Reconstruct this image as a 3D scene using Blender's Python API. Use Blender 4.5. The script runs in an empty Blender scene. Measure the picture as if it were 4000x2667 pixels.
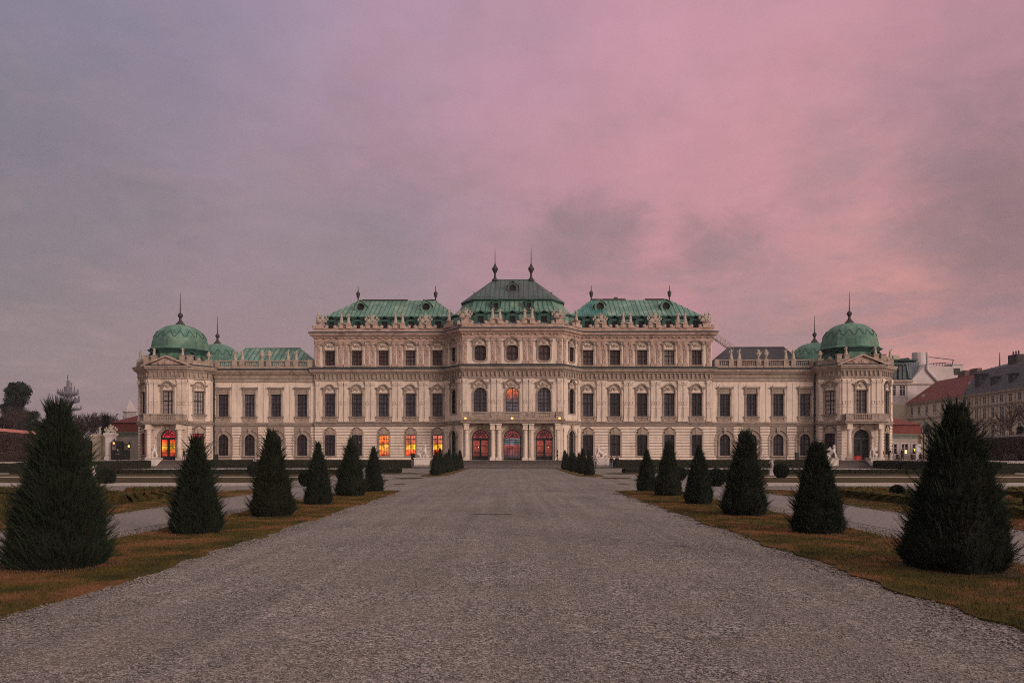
import bpy, math, random
import numpy as np
from mathutils import Vector, Matrix
from mathutils.geometry import tessellate_polygon
R = math.radians
PI = math.pi
random.seed(7)
rng = np.random.default_rng(11)
SC = bpy.context.scene
COL = SC.collection

# ---------------------------------------------------------------- camera, sky, sun, exposure
EYE = 1.8
cam_d = bpy.data.cameras.new('camera')
cam = bpy.data.objects.new('camera', cam_d)
COL.objects.link(cam)
cam.location = (0, 0, EYE)
cam.rotation_euler = (R(90), 0, 0)
cam_d.sensor_width = 36
cam_d.lens = 28.0
cam_d.shift_y = 445 / 4000
cam_d.clip_start = 0.1
cam_d.clip_end = 6000
SC.camera = cam
SC.render.engine = 'CYCLES'
SC.view_settings.view_transform = 'Standard'
SC.view_settings.look = 'None'
SC.view_settings.gamma = 1
SC.view_settings.exposure = 0.0
SC.cycles.use_denoising = False
SC.cycles.pixel_filter_type = 'BLACKMAN_HARRIS'
SC.cycles.filter_width = 1.0
SC.cycles.max_bounces = 5
SC.cycles.diffuse_bounces = 3
SC.cycles.glossy_bounces = 2

SUN_EL, SUN_AZ = 13.0, 47.0        # low glow behind the camera, to its right
sun_dir = Vector((math.sin(R(SUN_AZ)) * math.cos(R(SUN_EL)), -math.cos(R(SUN_AZ)) * math.cos(R(SUN_EL)), math.sin(R(SUN_EL))))
sun_d = bpy.data.lights.new('sun', 'SUN')
sun_d.energy = 2.1
sun_d.angle = R(16)
sun_d.color = (1.0, 0.80, 0.71)
sun = bpy.data.objects.new('sun', sun_d)
COL.objects.link(sun)
sun.rotation_euler = sun_dir.to_track_quat('Z', 'Y').to_euler()

world = bpy.data.worlds.new('World')
SC.world = world
world.use_nodes = True
WT = world.node_tree
WT.nodes.clear()


class NT:
    """small node helper"""
    def __init__(s, tree):
        s.t = tree

    def n(s, typ, ins=None, **kw):
        nd = s.t.nodes.new(typ)
        for k, v in kw.items():
            setattr(nd, k, v)
        for k, v in (ins or {}).items():
            sock = nd.inputs[k]
            if hasattr(v, 'is_output') or isinstance(v, bpy.types.NodeSocket):
                s.t.links.new(v, sock)
            else:
                sock.default_value = v
        return nd

    def math(s, op, a, b=0.0, c=0.0, clamp=False):
        nd = s.n('ShaderNodeMath', {0: a, 1: b, 2: c}, operation=op)
        nd.use_clamp = clamp
        return nd.outputs[0]

    def ramp(s, fac, stops, interp='LINEAR'):
        nd = s.n('ShaderNodeValToRGB', {'Fac': fac})
        cr = nd.color_ramp
        cr.interpolation = interp
        while len(cr.elements) < len(stops):
            cr.elements.new(0.5)
        for e, (p, c) in zip(cr.elements, stops):
            e.position = p
            e.color = tuple(c) + (1,) if len(c) == 3 else c
        return nd.outputs['Color']

    def mix(s, fac, a, b, blend='MIX'):
        nd = s.n('ShaderNodeMix', data_type='RGBA', blend_type=blend)
        for k, v in ((0, fac), (6, a), (7, b)):
            if isinstance(v, bpy.types.NodeSocket):
                s.t.links.new(v, nd.inputs[k])
            else:
                nd.inputs[k].default_value = v if k == 0 or len(v) == 4 else tuple(v) + (1,)
        return nd.outputs[2]

    def noise(s, vec, scale, detail=4.0, rough=0.55, dist=0.0, out='Fac'):
        ins = {'Scale': scale, 'Detail': detail, 'Roughness': rough, 'Distortion': dist}
        if vec is not None:
            ins['Vector'] = vec
        return s.n('ShaderNodeTexNoise', ins).outputs[out]


w = NT(WT)
tc = w.n('ShaderNodeTexCoord').outputs['Generated']
sky = w.n('ShaderNodeTexSky', sky_type='NISHITA')
sky.sun_disc = False
sky.sun_elevation = R(2.0)
sky.sun_rotation = R(180 - SUN_AZ)
sep = w.n('ShaderNodeSeparateXYZ', {0: tc})
X_, Y_, Z_ = sep.outputs
# cloud deck seen in perspective: the direction is carried onto a level sheet overhead
zz = w.math('ADD', w.math('MAXIMUM', Z_, 0.0), 0.16)
deck = w.n('ShaderNodeCombineXYZ', {0: w.math('DIVIDE', X_, zz), 1: w.math('DIVIDE', Y_, zz), 2: 0.0}).outputs[0]
mp = w.n('ShaderNodeMapping', {'Vector': tc, 'Scale': (1.0, 1.0, 2.0)}).outputs[0]
n1 = w.noise(mp, 2.2, 5, 0.55, 0.4)
n2 = w.noise(deck, 1.1, 7, 0.62, 0.5)
n3 = w.noise(deck, 3.4, 7, 0.62, 0.3)
n4 = w.noise(w.n('ShaderNodeMapping', {'Vector': tc, 'Scale': (1.0, 1.0, 1.5)}).outputs[0], 13.0, 8, 0.68, 0.6)
nn = w.math('SUBTRACT', n1, 0.5)
nm = w.math('SUBTRACT', n2, 0.5)
# pinkness grows from left to right and a little upwards
p = w.math('ADD', w.math('MULTIPLY', X_, 0.72), w.math('MULTIPLY', Z_, 0.22))
p = w.math('ADD', p, w.math('MULTIPLY', nn, 0.30))
p = w.math('ADD', p, w.math('MULTIPLY', nm, 0.22))
p = w.math('ADD', p, 0.525, clamp=True)
low = w.ramp(p, [(0.0, (0.185, 0.150, 0.190)), (0.22, (0.245, 0.185, 0.215)), (0.45, (0.33, 0.208, 0.242)), (0.66, (0.49, 0.228, 0.255)), (0.88, (0.60, 0.27, 0.25)), (1.0, (0.50, 0.22, 0.25))])
high = w.ramp(w.math('SUBTRACT', p, 0.04), [(0.0, (0.150, 0.165, 0.240)), (0.22, (0.225, 0.205, 0.285)), (0.45, (0.37, 0.265, 0.365)), (0.68, (0.58, 0.295, 0.375)), (1.0, (0.55, 0.27, 0.32))])
zt = w.math('MULTIPLY', w.math('SUBTRACT', Z_, 0.14), 3.0, clamp=True)
skycol = w.mix(zt, low, high)
# thin grey-mauve cloud patches, denser low down
cm = w.n('ShaderNodeMapRange', {0: w.math('ADD', w.math('MULTIPLY', n2, 0.6), w.math('MULTIPLY', n3, 0.4)), 1: 0.46, 2: 0.62, 3: 0.0, 4: 1.0}, interpolation_type='SMOOTHSTEP').outputs[0]
lowk = w.n('ShaderNodeMapRange', {0: Z_, 1: 0.05, 2: 0.45, 3: 0.75, 4: 0.28}).outputs[0]
skycol = w.mix(w.math('MULTIPLY', cm, lowk), skycol, (0.235, 0.175, 0.205))
lt = w.n('ShaderNodeMapRange', {0: n3, 1: 0.50, 2: 0.75, 3: 0.0, 4: 0.16}).outputs[0]
skycol = w.mix(lt, skycol, (0.66, 0.40, 0.42))


def dir_of(px, py):
    return Vector(((px - 2000) / 3111, 1.0, (1778 - py) / 3111)).normalized()


def blob(px, py, rad_in, rad_out, warp=0.5):
    c = dir_of(px, py)
    wv = w.n('ShaderNodeVectorMath', {0: tc, 1: tuple(c)}, operation='DISTANCE').outputs['Value']
    wv = w.math('ADD', wv, w.math('MULTIPLY', nm, warp * rad_out * 1.6))
    wv = w.math('ADD', wv, w.math('MULTIPLY', w.math('SUBTRACT', n4, 0.5), 0.13))
    return w.n('ShaderNodeMapRange', {0: wv, 1: rad_in, 2: rad_out, 3: 1.0, 4: 0.0}, interpolation_type='SMOOTHSTEP').outputs[0]


for (px, py, a, b, k, c) in [(3990, 830, 0.02, 0.17, 0.80, (0.21, 0.145, 0.165)), (3900, 250, 0.02, 0.16, 0.35, (0.26, 0.18, 0.23)),
                             (2290, 925, 0.0, 0.075, 0.60, (0.255, 0.175, 0.20)), (2170, 965, 0.0, 0.055, 0.45, (0.26, 0.18, 0.20)), (2410, 975, 0.0, 0.060, 0.45, (0.27, 0.18, 0.205)), (2300, 1020, 0.0, 0.10, 0.35, (0.28, 0.185, 0.21)), (2790, 945, 0.0, 0.060, 0.50, (0.29, 0.185, 0.21)), (2890, 960, 0.0, 0.055, 0.42, (0.30, 0.19, 0.215)), (2720, 985, 0.0, 0.05, 0.35, (0.30, 0.19, 0.215)),
                             (2950, 1230, 0.0, 0.12, 0.55, (0.30, 0.21, 0.24)), (1480, 930, 0.0, 0.10, 0.50, (0.235, 0.185, 0.21)), (620, 830, 0.0, 0.08, 0.5, (0.205, 0.17, 0.195)), (3200, 650, 0.0, 0.07, 0.4, (0.36, 0.22, 0.25)), (1250, 1000, 0.02, 0.16, 0.35, (0.24, 0.20, 0.22)),
                             (1650, 870, 0.0, 0.14, 0.30, (0.27, 0.21, 0.25)), (100, 820, 0.05, 0.20, 0.30, (0.16, 0.145, 0.165)),
                             (3450, 520, 0.0, 0.13, 0.22, (0.33, 0.21, 0.26))]:
    skycol = w.mix(w.math('MULTIPLY', blob(px, py, a, b), k), skycol, c)
fine = w.math('ADD', w.math('MULTIPLY', w.noise(deck, 8.0, 7, 0.65, 0.2), 0.20), 0.90)
skycol = w.n('ShaderNodeVectorMath', {0: skycol, 1: fine}, operation='SCALE')
WT.links.new(fine, skycol.inputs['Scale'])
skycol = skycol.outputs[0]
# the bright part of the sunset is behind the camera, over its right shoulder
g = w.n('ShaderNodeVectorMath', {0: tc, 1: tuple(sun_dir)}, operation='DOT_PRODUCT').outputs['Value']
g = w.n('ShaderNodeMapRange', {0: g, 1: 0.04, 2: 0.75, 3: 0.0, 4: 1.0}, interpolation_type='SMOOTHSTEP').outputs[0]
skycol = w.mix(g, skycol, (1.05, 0.82, 0.73))
hi_ = w.n('ShaderNodeMapRange', {0: Z_, 1: 0.53, 2: 0.85, 3: 0.0, 4: 1.0}, interpolation_type='SMOOTHSTEP').outputs[0]
skycol = w.mix(hi_, skycol, (1.0, 0.82, 0.80))
bg1 = w.n('ShaderNodeBackground', {'Color': skycol, 'Strength': 1.0})
bg2 = w.n('ShaderNodeBackground', {'Color': sky.outputs[0], 'Strength': 0.02})
add = w.n('ShaderNodeAddShader', {0: bg1.outputs[0], 1: bg2.outputs[0]})
w.n('ShaderNodeOutputWorld', {'Surface': add.outputs[0]})

# ---------------------------------------------------------------- materials
MATS = {}


def mat(name, c1, c2=None, scale=2.0, rough=0.85, bump=0.0, bscale=None, c3=None, s3=0.3, f3=0.5, emis=None, estr=0, metal=0.0, spec=0.3, coords='Object', stretch=None, detail=5, streak=0.0):
    if name in MATS:
        return MATS[name]
    m = bpy.data.materials.new(name)
    m.use_nodes = True
    t = m.node_tree
    t.nodes.clear()
    q = NT(t)
    co = q.n('ShaderNodeTexCoord').outputs[coords] if coords != 'World' else q.n('ShaderNodeNewGeometry').outputs['Position']
    if stretch:
        co = q.n('ShaderNodeMapping', {'Vector': co, 'Scale': stretch}).outputs[0]
    col = tuple(c1) + (1,)
    if c2:
        f = q.noise(co, scale, detail, 0.6)
        f = q.n('ShaderNodeMapRange', {0: f, 1: 0.32, 2: 0.68, 3: 0.0, 4: 1.0}).outputs[0]
        col = q.mix(f, c1, c2)
    if c3:
        f = q.noise(co, s3, 4, 0.6, 0.6)
        f = q.n('ShaderNodeMapRange', {0: f, 1: f3, 2: f3 + 0.14, 3: 0.0, 4: 1.0}).outputs[0]
        col = q.mix(f, col, c3)
    if streak:
        sv = q.n('ShaderNodeMapping', {'Vector': co, 'Scale': (1.0, 1.0, 0.10)}).outputs[0]
        f = q.noise(sv, 2.6, 6, 0.7)
        f = q.n('ShaderNodeMapRange', {0: f, 1: 0.42, 2: 0.72, 3: 1.0, 4: 1.0 - streak}).outputs[0]
        vs_ = q.n('ShaderNodeVectorMath', {0: col}, operation='SCALE')
        t.links.new(f, vs_.inputs['Scale'])
        col = vs_.outputs[0]
    b = q.n('ShaderNodeBsdfPrincipled', {'Roughness': rough, 'Metallic': metal, 'Specular IOR Level': spec, 'Base Color': col})
    if emis:
        b.inputs['Emission Color'].default_value = tuple(emis) + (1,)
        b.inputs['Emission Strength'].default_value = estr
    if bump:
        h = q.noise(co, bscale or scale * 3, 5, 0.65)
        bn = q.n('ShaderNodeBump', {'Height': h, 'Strength': bump, 'Distance': 0.05})
        t.links.new(bn.outputs[0], b.inputs['Normal'])
    q.n('ShaderNodeOutputMaterial', {'Surface': b.outputs[0]})
    MATS[name] = m
    return m


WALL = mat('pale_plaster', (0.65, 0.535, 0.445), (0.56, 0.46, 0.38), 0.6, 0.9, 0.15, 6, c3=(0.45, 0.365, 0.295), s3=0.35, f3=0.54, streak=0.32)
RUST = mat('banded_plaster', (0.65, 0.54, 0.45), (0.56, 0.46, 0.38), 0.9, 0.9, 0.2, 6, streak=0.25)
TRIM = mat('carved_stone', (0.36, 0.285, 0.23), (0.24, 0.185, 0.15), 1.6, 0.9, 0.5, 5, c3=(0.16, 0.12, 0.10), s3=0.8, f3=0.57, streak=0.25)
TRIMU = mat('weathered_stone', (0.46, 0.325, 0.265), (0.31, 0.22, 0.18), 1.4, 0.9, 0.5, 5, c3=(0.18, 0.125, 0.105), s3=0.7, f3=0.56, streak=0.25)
GUTTER = mat('sheet_metal_flashing', (0.045, 0.05, 0.045), (0.03, 0.03, 0.03), 1.0, 0.7)
STATUE = mat('statue_stone', (0.40, 0.35, 0.29), (0.24, 0.20, 0.165), 3.0, 0.9, 0.6, 8, c3=(0.13, 0.105, 0.09), s3=1.5, f3=0.58)
STATUEW = mat('white_marble', (0.62, 0.55, 0.49), (0.44, 0.38, 0.34), 3.0, 0.8, 0.4, 8, c3=(0.30, 0.26, 0.23), s3=2.0, f3=0.62)
FRAME = mat('dark_window_wood', (0.022, 0.010, 0.009), (0.015, 0.008, 0.007), 2, 0.6)
IRON = mat('black_iron', (0.014, 0.014, 0.014), None, rough=0.6)
GROOVE = mat('grooved_plaster', (0.25, 0.20, 0.165), (0.20, 0.16, 0.13), 0.9, 0.95)
STEPD = mat('stained_riser', (0.055, 0.042, 0.040), (0.035, 0.028, 0.027), 3.0, 0.9)
STEP = mat('step_stone', (0.22, 0.185, 0.165), (0.15, 0.125, 0.115), 3.0, 0.9, 0.4, 6)
REDTILE = mat('red_roof_tile', (0.150, 0.034, 0.026), (0.10, 0.025, 0.021), 1.5, 0.85, 0.3, 14)
SLATE = mat('dark_slate', (0.040, 0.038, 0.045), (0.028, 0.027, 0.032), 1.2, 0.75, 0.3, 6)
GREYROOF = mat('grey_slate', (0.070, 0.070, 0.078), (0.045, 0.046, 0.052), 0.8, 0.8, 0.3, 6)
HOUSEW = mat('white_render', (0.50, 0.43, 0.415), (0.39, 0.335, 0.325), 0.4, 0.9, 0.1, 4)
HOUSEY = mat('cream_render', (0.47, 0.40, 0.30), (0.36, 0.305, 0.23), 0.4, 0.9, 0.1, 4)
BARK = mat('dark_bark', (0.06, 0.042, 0.038), (0.042, 0.03, 0.028), 4, 0.95)
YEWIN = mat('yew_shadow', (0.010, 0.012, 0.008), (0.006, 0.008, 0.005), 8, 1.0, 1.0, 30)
BRONZE = mat('dark_bronze', (0.035, 0.028, 0.025), (0.022, 0.02, 0.018), 2, 0.6)


def copper(name, a, b, c):
    m = bpy.data.materials.new(name)
    m.use_nodes = True
    t = m.node_tree
    t.nodes.clear()
    q = NT(t)
    co = q.n('ShaderNodeTexCoord').outputs['Object']
    mp = q.n('ShaderNodeMapping', {'Vector': co, 'Scale': (1.0, 1.0, 0.12)}).outputs[0]
    st = q.noise(mp, 3.2, 5, 0.65)
    st = q.n('ShaderNodeMapRange', {0: st, 1: 0.33, 2: 0.66, 3: 0.0, 4: 1.0}).outputs[0]
    col = q.mix(st, a, b)
    bl = q.noise(co, 0.5, 5, 0.6, 0.7)
    bl = q.n('ShaderNodeMapRange', {0: bl, 1: 0.48, 2: 0.66, 3: 0.0, 4: 0.85}).outputs[0]
    col = q.mix(bl, col, c)
    # each sheet has its own tone
    sx = q.n('ShaderNodeSeparateXYZ', {0: co})
    cell = q.n('ShaderNodeCombineXYZ', {0: q.math('FLOOR', q.math('MULTIPLY', sx.outputs[0], 1.4)), 1: q.math('FLOOR', q.math('MULTIPLY', sx.outputs[2], 0.62))})
    wn = q.n('ShaderNodeTexWhiteNoise', {'Vector': cell.outputs[0]}).outputs['Value']
    wn = q.math('ADD', q.math('MULTIPLY', wn, 0.36), 0.80)
    sc = q.n('ShaderNodeVectorMath', {0: col}, operation='SCALE')
    t.links.new(wn, sc.inputs['Scale'])
    b_ = q.n('ShaderNodeBsdfPrincipled', {'Base Color': sc.outputs[0], 'Roughness': 0.7, 'Specular IOR Level': 0.3})
    bn = q.n('ShaderNodeBump', {'Height': q.noise(co, 6, 5), 'Strength': 0.3, 'Distance': 0.05})
    t.links.new(bn.outputs[0], b_.inputs['Normal'])
    q.n('ShaderNodeOutputMaterial', {'Surface': b_.outputs[0]})
    return m


COP = copper('green_copper', (0.115, 0.220, 0.168), (0.052, 0.125, 0.098), (0.20, 0.285, 0.22))
COPM = copper('dome_copper', (0.085, 0.175, 0.128), (0.042, 0.105, 0.078), (0.13, 0.215, 0.155))
COPD = copper('aged_copper', (0.050, 0.066, 0.064), (0.066, 0.078, 0.078), (0.042, 0.085, 0.072))
COPT = copper('turquoise_copper', (0.040, 0.170, 0.150), (0.030, 0.125, 0.112), (0.065, 0.19, 0.17))
COPL = mat('dark_green_copper', (0.026, 0.085, 0.066), (0.018, 0.055, 0.045), 1.5, 0.7)


def glass(name, tone, fold=0.5, rough=0.12):
    """window pane: glossy glass over hanging curtains"""
    m = bpy.data.materials.new(name)
    m.use_nodes = True
    t = m.node_tree
    t.nodes.clear()
    q = NT(t)
    tx = q.n('ShaderNodeTexCoord')
    info = q.n('ShaderNodeObjectInfo').outputs['Random']
    off = q.n('ShaderNodeVectorMath', {0: tx.outputs['Object'], 1: q.n('ShaderNodeCombineXYZ', {0: q.math('MULTIPLY', info, 37.0)}).outputs[0]}, operation='ADD').outputs[0]
    mp = q.n('ShaderNodeMapping', {'Vector': off, 'Scale': (1, 1, 0.06)}).outputs[0]
    f = q.noise(mp, 9.0, 3, 0.6)
    f = q.n('ShaderNodeMapRange', {0: f, 1: 0.35, 2: 0.65, 3: 0.0, 4: 1.0}).outputs[0]
    col = q.mix(f, tuple(x * (1 - fold) for x in tone), tone)
    br = q.math('ADD', q.math('MULTIPLY', info, 1.0), 0.5)
    sc = q.n('ShaderNodeVectorMath', {0: col}, operation='SCALE')
    t.links.new(br, sc.inputs['Scale'])
    b = q.n('ShaderNodeBsdfPrincipled', {'Base Color': sc.outputs[0], 'Roughness': rough, 'Specular IOR Level': 0.18})
    bn = q.n('ShaderNodeBump', {'Height': q.noise(off, 1.6, 2), 'Strength': 0.25, 'Distance': 0.05})
    t.links.new(bn.outputs[0], b.inputs['Normal'])
    q.n('ShaderNodeOutputMaterial', {'Surface': b.outputs[0]})
    return m


GL = glass('curtained_glass', (0.085, 0.080, 0.105), 0.6)
GLW = glass('white_curtain_glass', (0.34, 0.29, 0.27), 0.35)
GLD = glass('dark_glass', (0.018, 0.016, 0.020), 0.3, 0.45)
GLB = glass('brown_blind_glass', (0.085, 0.058, 0.056), 0.15, 0.4)


def lit(name, stops, strength, sx=7.0, sz=2.0, folds=0.35, seed=0.0):
    """lit room behind a pane"""
    m = bpy.data.materials.new(name)
    m.use_nodes = True
    t = m.node_tree
    t.nodes.clear()
    q = NT(t)
    tx = q.n('ShaderNodeTexCoord')
    sp = q.n('ShaderNodeSeparateXYZ', {0: tx.outputs['Generated']})
    col = q.ramp(sp.outputs[2], stops)
    mp = q.n('ShaderNodeMapping', {'Vector': tx.outputs['Object'], 'Location': (seed, 0, seed), 'Scale': (1, 1, 0.15)}).outputs[0]
    f = q.noise(mp, sx, 3, 0.6)
    f2 = q.noise(q.n('ShaderNodeMapping', {'Vector': tx.outputs['Object'], 'Location': (seed, 1, seed)}).outputs[0], sz, 3, 0.6)
    k = q.math('MULTIPLY', q.n('ShaderNodeMapRange', {0: f, 1: 0.35, 2: 0.65, 3: 1 - folds, 4: 1.0}).outputs[0],
               q.n('ShaderNodeMapRange', {0: f2, 1: 0.38, 2: 0.62, 3: 0.35, 4: 1.25}).outputs[0])
    e = q.n('ShaderNodeEmission', {'Color': col, 'Strength': q.math('MULTIPLY', k, strength)})
    gl = q.n('ShaderNodeBsdfGlossy', {'Roughness': 0.15, 'Color': (0.05, 0.05, 0.05, 1)})
    ad = q.n('ShaderNodeAddShader', {0: e.outputs[0], 1: gl.outputs[0]})
    q.n('ShaderNodeOutputMaterial', {'Surface': ad.outputs[0]})
    return m


LITY = lit('lit_hall_window', [(0.0, (0.65, 0.02, 0.01)), (0.12, (0.95, 0.10, 0.02)), (0.28, (1.0, 0.16, 0.03)), (0.33, (1.0, 0.55, 0.05)), (0.56, (1.0, 0.36, 0.02)), (0.60, (0.60, 0.13, 0.06)), (1.0, (0.45, 0.11, 0.07))], 2.3)
LITO = lit('lit_orange_window', [(0.0, (0.9, 0.06, 0.02)), (0.25, (1.0, 0.30, 0.04)), (0.56, (1.0, 0.48, 0.05)), (0.60, (1.0, 0.12, 0.03)), (1.0, (0.95, 0.22, 0.03))], 2.1, seed=3.0)
LITR = lit('lit_red_door', [(0.0, (0.03, 0.015, 0.015)), (0.2, (0.30, 0.05, 0.04)), (0.4, (0.60, 0.09, 0.05)), (0.62, (0.50, 0.06, 0.045)), (0.8, (0.42, 0.045, 0.05)), (1.0, (0.32, 0.03, 0.04))], 0.95, 6, 1.6, seed=5.0)
LITC = lit('lit_vestibule', [(0.0, (0.03, 0.02, 0.03)), (0.12, (0.06, 0.03, 0.04)), (0.2, (0.16, 0.05, 0.05)), (0.38, (0.34, 0.06, 0.05)), (0.46, (0.40, 0.07, 0.06)), (0.50, (0.42, 0.10, 0.09)), (0.53, (0.11, 0.12, 0.14)), (0.70, (0.13, 0.15, 0.17)), (0.74, (0.34, 0.05, 0.06)), (1.0, (0.30, 0.04, 0.05))], 0.9, 3, 1.2, 0.2)
LITT = lit('lit_tower_door', [(0.0, (0.05, 0.02, 0.02)), (0.2, (0.6, 0.05, 0.02)), (0.33, (1.0, 0.22, 0.02)), (0.42, (1.0, 0.55, 0.06)), (0.62, (0.9, 0.08, 0.02)), (0.72, (0.6, 0.02, 0.03)), (1.0, (0.75, 0.02, 0.05))], 2.0, 5, 0.8, seed=9.0)
LITT2 = lit('lit_tower_window', [(0.0, (1.0, 0.30, 0.02)), (0.3, (1.0, 0.12, 0.02)), (0.6, (0.9, 0.02, 0.04)), (1.0, (0.6, 0.01, 0.06))], 0.9, 8, 3.0, seed=2.0)
LAMP = mat('lamp_glow', (1, 0.5, 0.2), emis=(1.0, 0.28, 0.06), estr=3.0)
LAMPW = mat('lamp_glow_pale', (1, 0.7, 0.5), emis=(1.0, 0.62, 0.35), estr=2.5)
LAMPY = mat('lamp_glow_window', (1, 0.8, 0.3), emis=(1.0, 0.75, 0.30), estr=1.4)
LAMPX = mat('bright_door_lamp', (1, 0.7, 0.2), emis=(1.0, 0.55, 0.08), estr=2.6)


# ---------------------------------------------------------------- mesh building
def smooth_flag(me, val=True):
    me.polygons.foreach_set('use_smooth', np.full(len(me.polygons), val))


class MB:
    def __init__(s, M=None):
        s.v, s.f, s.mi = [], [], []
        s.M = M or Matrix()
        s.cur = 0

    def add(s, vs, fs):
        o = len(s.v)
        M = s.M
        s.v.extend(tuple(M @ Vector(p)) for p in vs)
        for f in fs:
            s.f.append(tuple(i + o for i in f))
            s.mi.append(s.cur)

    def box(s, x0, x1, y0, y1, z0, z1):
        s.add([(x0, y0, z0), (x1, y0, z0), (x1, y1, z0), (x0, y1, z0), (x0, y0, z1), (x1, y0, z1), (x1, y1, z1), (x0, y1, z1)],
              [(0, 3, 2, 1), (4, 5, 6, 7), (0, 1, 5, 4), (1, 2, 6, 5), (2, 3, 7, 6), (3, 0, 4, 7)])

    def prism(s, pts, y0, y1):
        """polygon in XZ pushed from y0 to y1"""
        n = len(pts)
        vs = [(x, y0, z) for x, z in pts] + [(x, y1, z) for x, z in pts]
        tri = tessellate_polygon([[Vector((x, z, 0)) for x, z in pts]])
        fs = [tuple(t) for t in tri] + [tuple(i + n for i in reversed(t)) for t in tri]
        fs += [(i, (i + 1) % n, (i + 1) % n + n, i + n) for i in range(n)]
        s.add(vs, fs)

    def ribbon(s, pts, th, y0, y1):
        """band of constant height th above a polyline in XZ"""
        for (xa, za), (xb, zb) in zip(pts[:-1], pts[1:]):
            s.add([(xa, y0, za), (xb, y0, zb), (xb, y1, zb), (xa, y1, za), (xa, y0, za + th), (xb, y0, zb + th), (xb, y1, zb + th), (xa, y1, za + th)],
                  [(0, 3, 2, 1), (4, 5, 6, 7), (0, 1, 5, 4), (1, 2, 6, 5), (2, 3, 7, 6), (3, 0, 4, 7)])

    def ring(s, lo, li, y0, y1):
        n = len(lo)
        vs = [(x, y0, z) for x, z in lo] + [(x, y0, z) for x, z in li] + [(x, y1, z) for x, z in lo] + [(x, y1, z) for x, z in li]
        fs = []
        for i in range(n):
            j = (i + 1) % n
            fs += [(i, j, n + j, n + i), (2 * n + i, 3 * n + i, 3 * n + j, 2 * n + j), (i, 2 * n + i, 2 * n + j, j), (n + i, n + j, 3 * n + j, 3 * n + i)]
        s.add(vs, fs)

    def lathe(s, cx, cy, prof, n=12, ph=0.0, sq=1.0):
        vs = []
        for r, z in prof:
            for k in range(n):
                a = ph + 2 * PI * k / n
                vs.append((cx + r * math.cos(a), cy + r * math.sin(a) * sq, z))
        fs = []
        for i in range(len(prof) - 1):
            for k in range(n):
                j = (k + 1) % n
                fs.append((i * n + k, i * n + j, (i + 1) * n + j, (i + 1) * n + k))
        fs.append(tuple(range(n))[::-1])
        fs.append(tuple((len(prof) - 1) * n + k for k in range(n)))
        s.add(vs, fs)

    def tube(s, p0, p1, r0, r1=None, n=6):
        r1 = r0 if r1 is None else r1
        p0, p1 = Vector(p0), Vector(p1)
        d = p1 - p0
        if d.length < 1e-6:
            return
        d.normalize()
        a = d.orthogonal().normalized()
        b = d.cross(a)
        vs = []
        for p, r in ((p0, r0), (p1, r1)):
            for k in range(n):
                t = 2 * PI * k / n
                vs.append(tuple(p + a * (r * math.cos(t)) + b * (r * math.sin(t))))
        fs = [(k, (k + 1) % n, n + (k + 1) % n, n + k) for k in range(n)]
        fs += [tuple(range(n))[::-1], tuple(range(n, 2 * n))]
        s.add(vs, fs)

    def path(s, pts, r, n=5):
        for a, b in zip(pts[:-1], pts[1:]):
            s.tube(a, b, r, r, n)

    def ell(s, cx, cy, cz, rx, ry, rz, n=8, m=6):
        prof = [(max(math.sin(PI * i / m), 0.02), -math.cos(PI * i / m)) for i in range(m + 1)]
        vs = []
        for r, z in prof:
            for k in range(n):
                a = 2 * PI * k / n
                vs.append((cx + rx * r * math.cos(a), cy + ry * r * math.sin(a), cz + rz * z))
        fs = []
        for i in range(m):
            for k in range(n):
                j = (k + 1) % n
                fs.append((i * n + k, i * n + j, (i + 1) * n + j, (i + 1) * n + k))
        s.add(vs, fs)

    def sweep(s, path, prof, closed=False):
        """profile (outward, z) carried along a plan path walked left to right as seen from the garden; true mitres"""
        P = [Vector((x, y)) for x, y in path]
        n = len(P)
        mit = []
        for i in range(n):
            nb = []
            if closed or i > 0:
                d = (P[i] - P[i - 1]).normalized()
                nb.append(Vector((d.y, -d.x)))
            if closed or i < n - 1:
                d = (P[(i + 1) % n] - P[i]).normalized()
                nb.append(Vector((d.y, -d.x)))
            if len(nb) == 2:
                m = (nb[0] + nb[1])
                m = m / max(0.35, m.dot(nb[0]))
            else:
                m = nb[0]
            mit.append(m)
        vs = []
        k = len(prof)
        for i in range(n):
            for o, z in prof:
                vs.append((P[i].x + mit[i].x * o, P[i].y + mit[i].y * o, z))
        fs = []
        for i in range(n if closed else n - 1):
            j = (i + 1) % n
            for a in range(k - 1):
                fs.append((i * k + a, j * k + a, j * k + a + 1, i * k + a + 1))
        s.add(vs, fs)

    def mesh(s, name, mats, smooth=False):
        me = bpy.data.meshes.new(name)
        me.from_pydata(s.v, [], s.f)
        for m in (mats if isinstance(mats, (list, tuple)) else [mats]):
            me.materials.append(m)
        if any(s.mi):
            me.polygons.foreach_set('material_index', s.mi)
        if smooth:
            smooth_flag(me)
        me.update()
        return me

    def build(s, name, mats, parent=None, smooth=False, **tags):
        return link(name, s.mesh(name, mats, smooth), parent, **tags)


def tag(o, label=None, cat=None, group=None, kind=None):
    if label:
        o['label'] = label
    if cat:
        o['category'] = cat
    if group:
        o['group'] = group
    if kind:
        o['kind'] = kind
    return o


def link(name, me, parent=None, loc=(0, 0, 0), rz=0.0, scale=None, **tags):
    o = bpy.data.objects.new(name, me)
    COL.objects.link(o)
    o.parent = parent
    o.location = loc
    o.rotation_euler = (0, 0, rz)
    if scale:
        o.scale = scale if hasattr(scale, '__len__') else (scale,) * 3
    return tag(o, **tags)


def empty(name, loc=(0, 0, 0), rz=0.0, **tags):
    return link(name, None, None, loc, rz, **tags)


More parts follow.
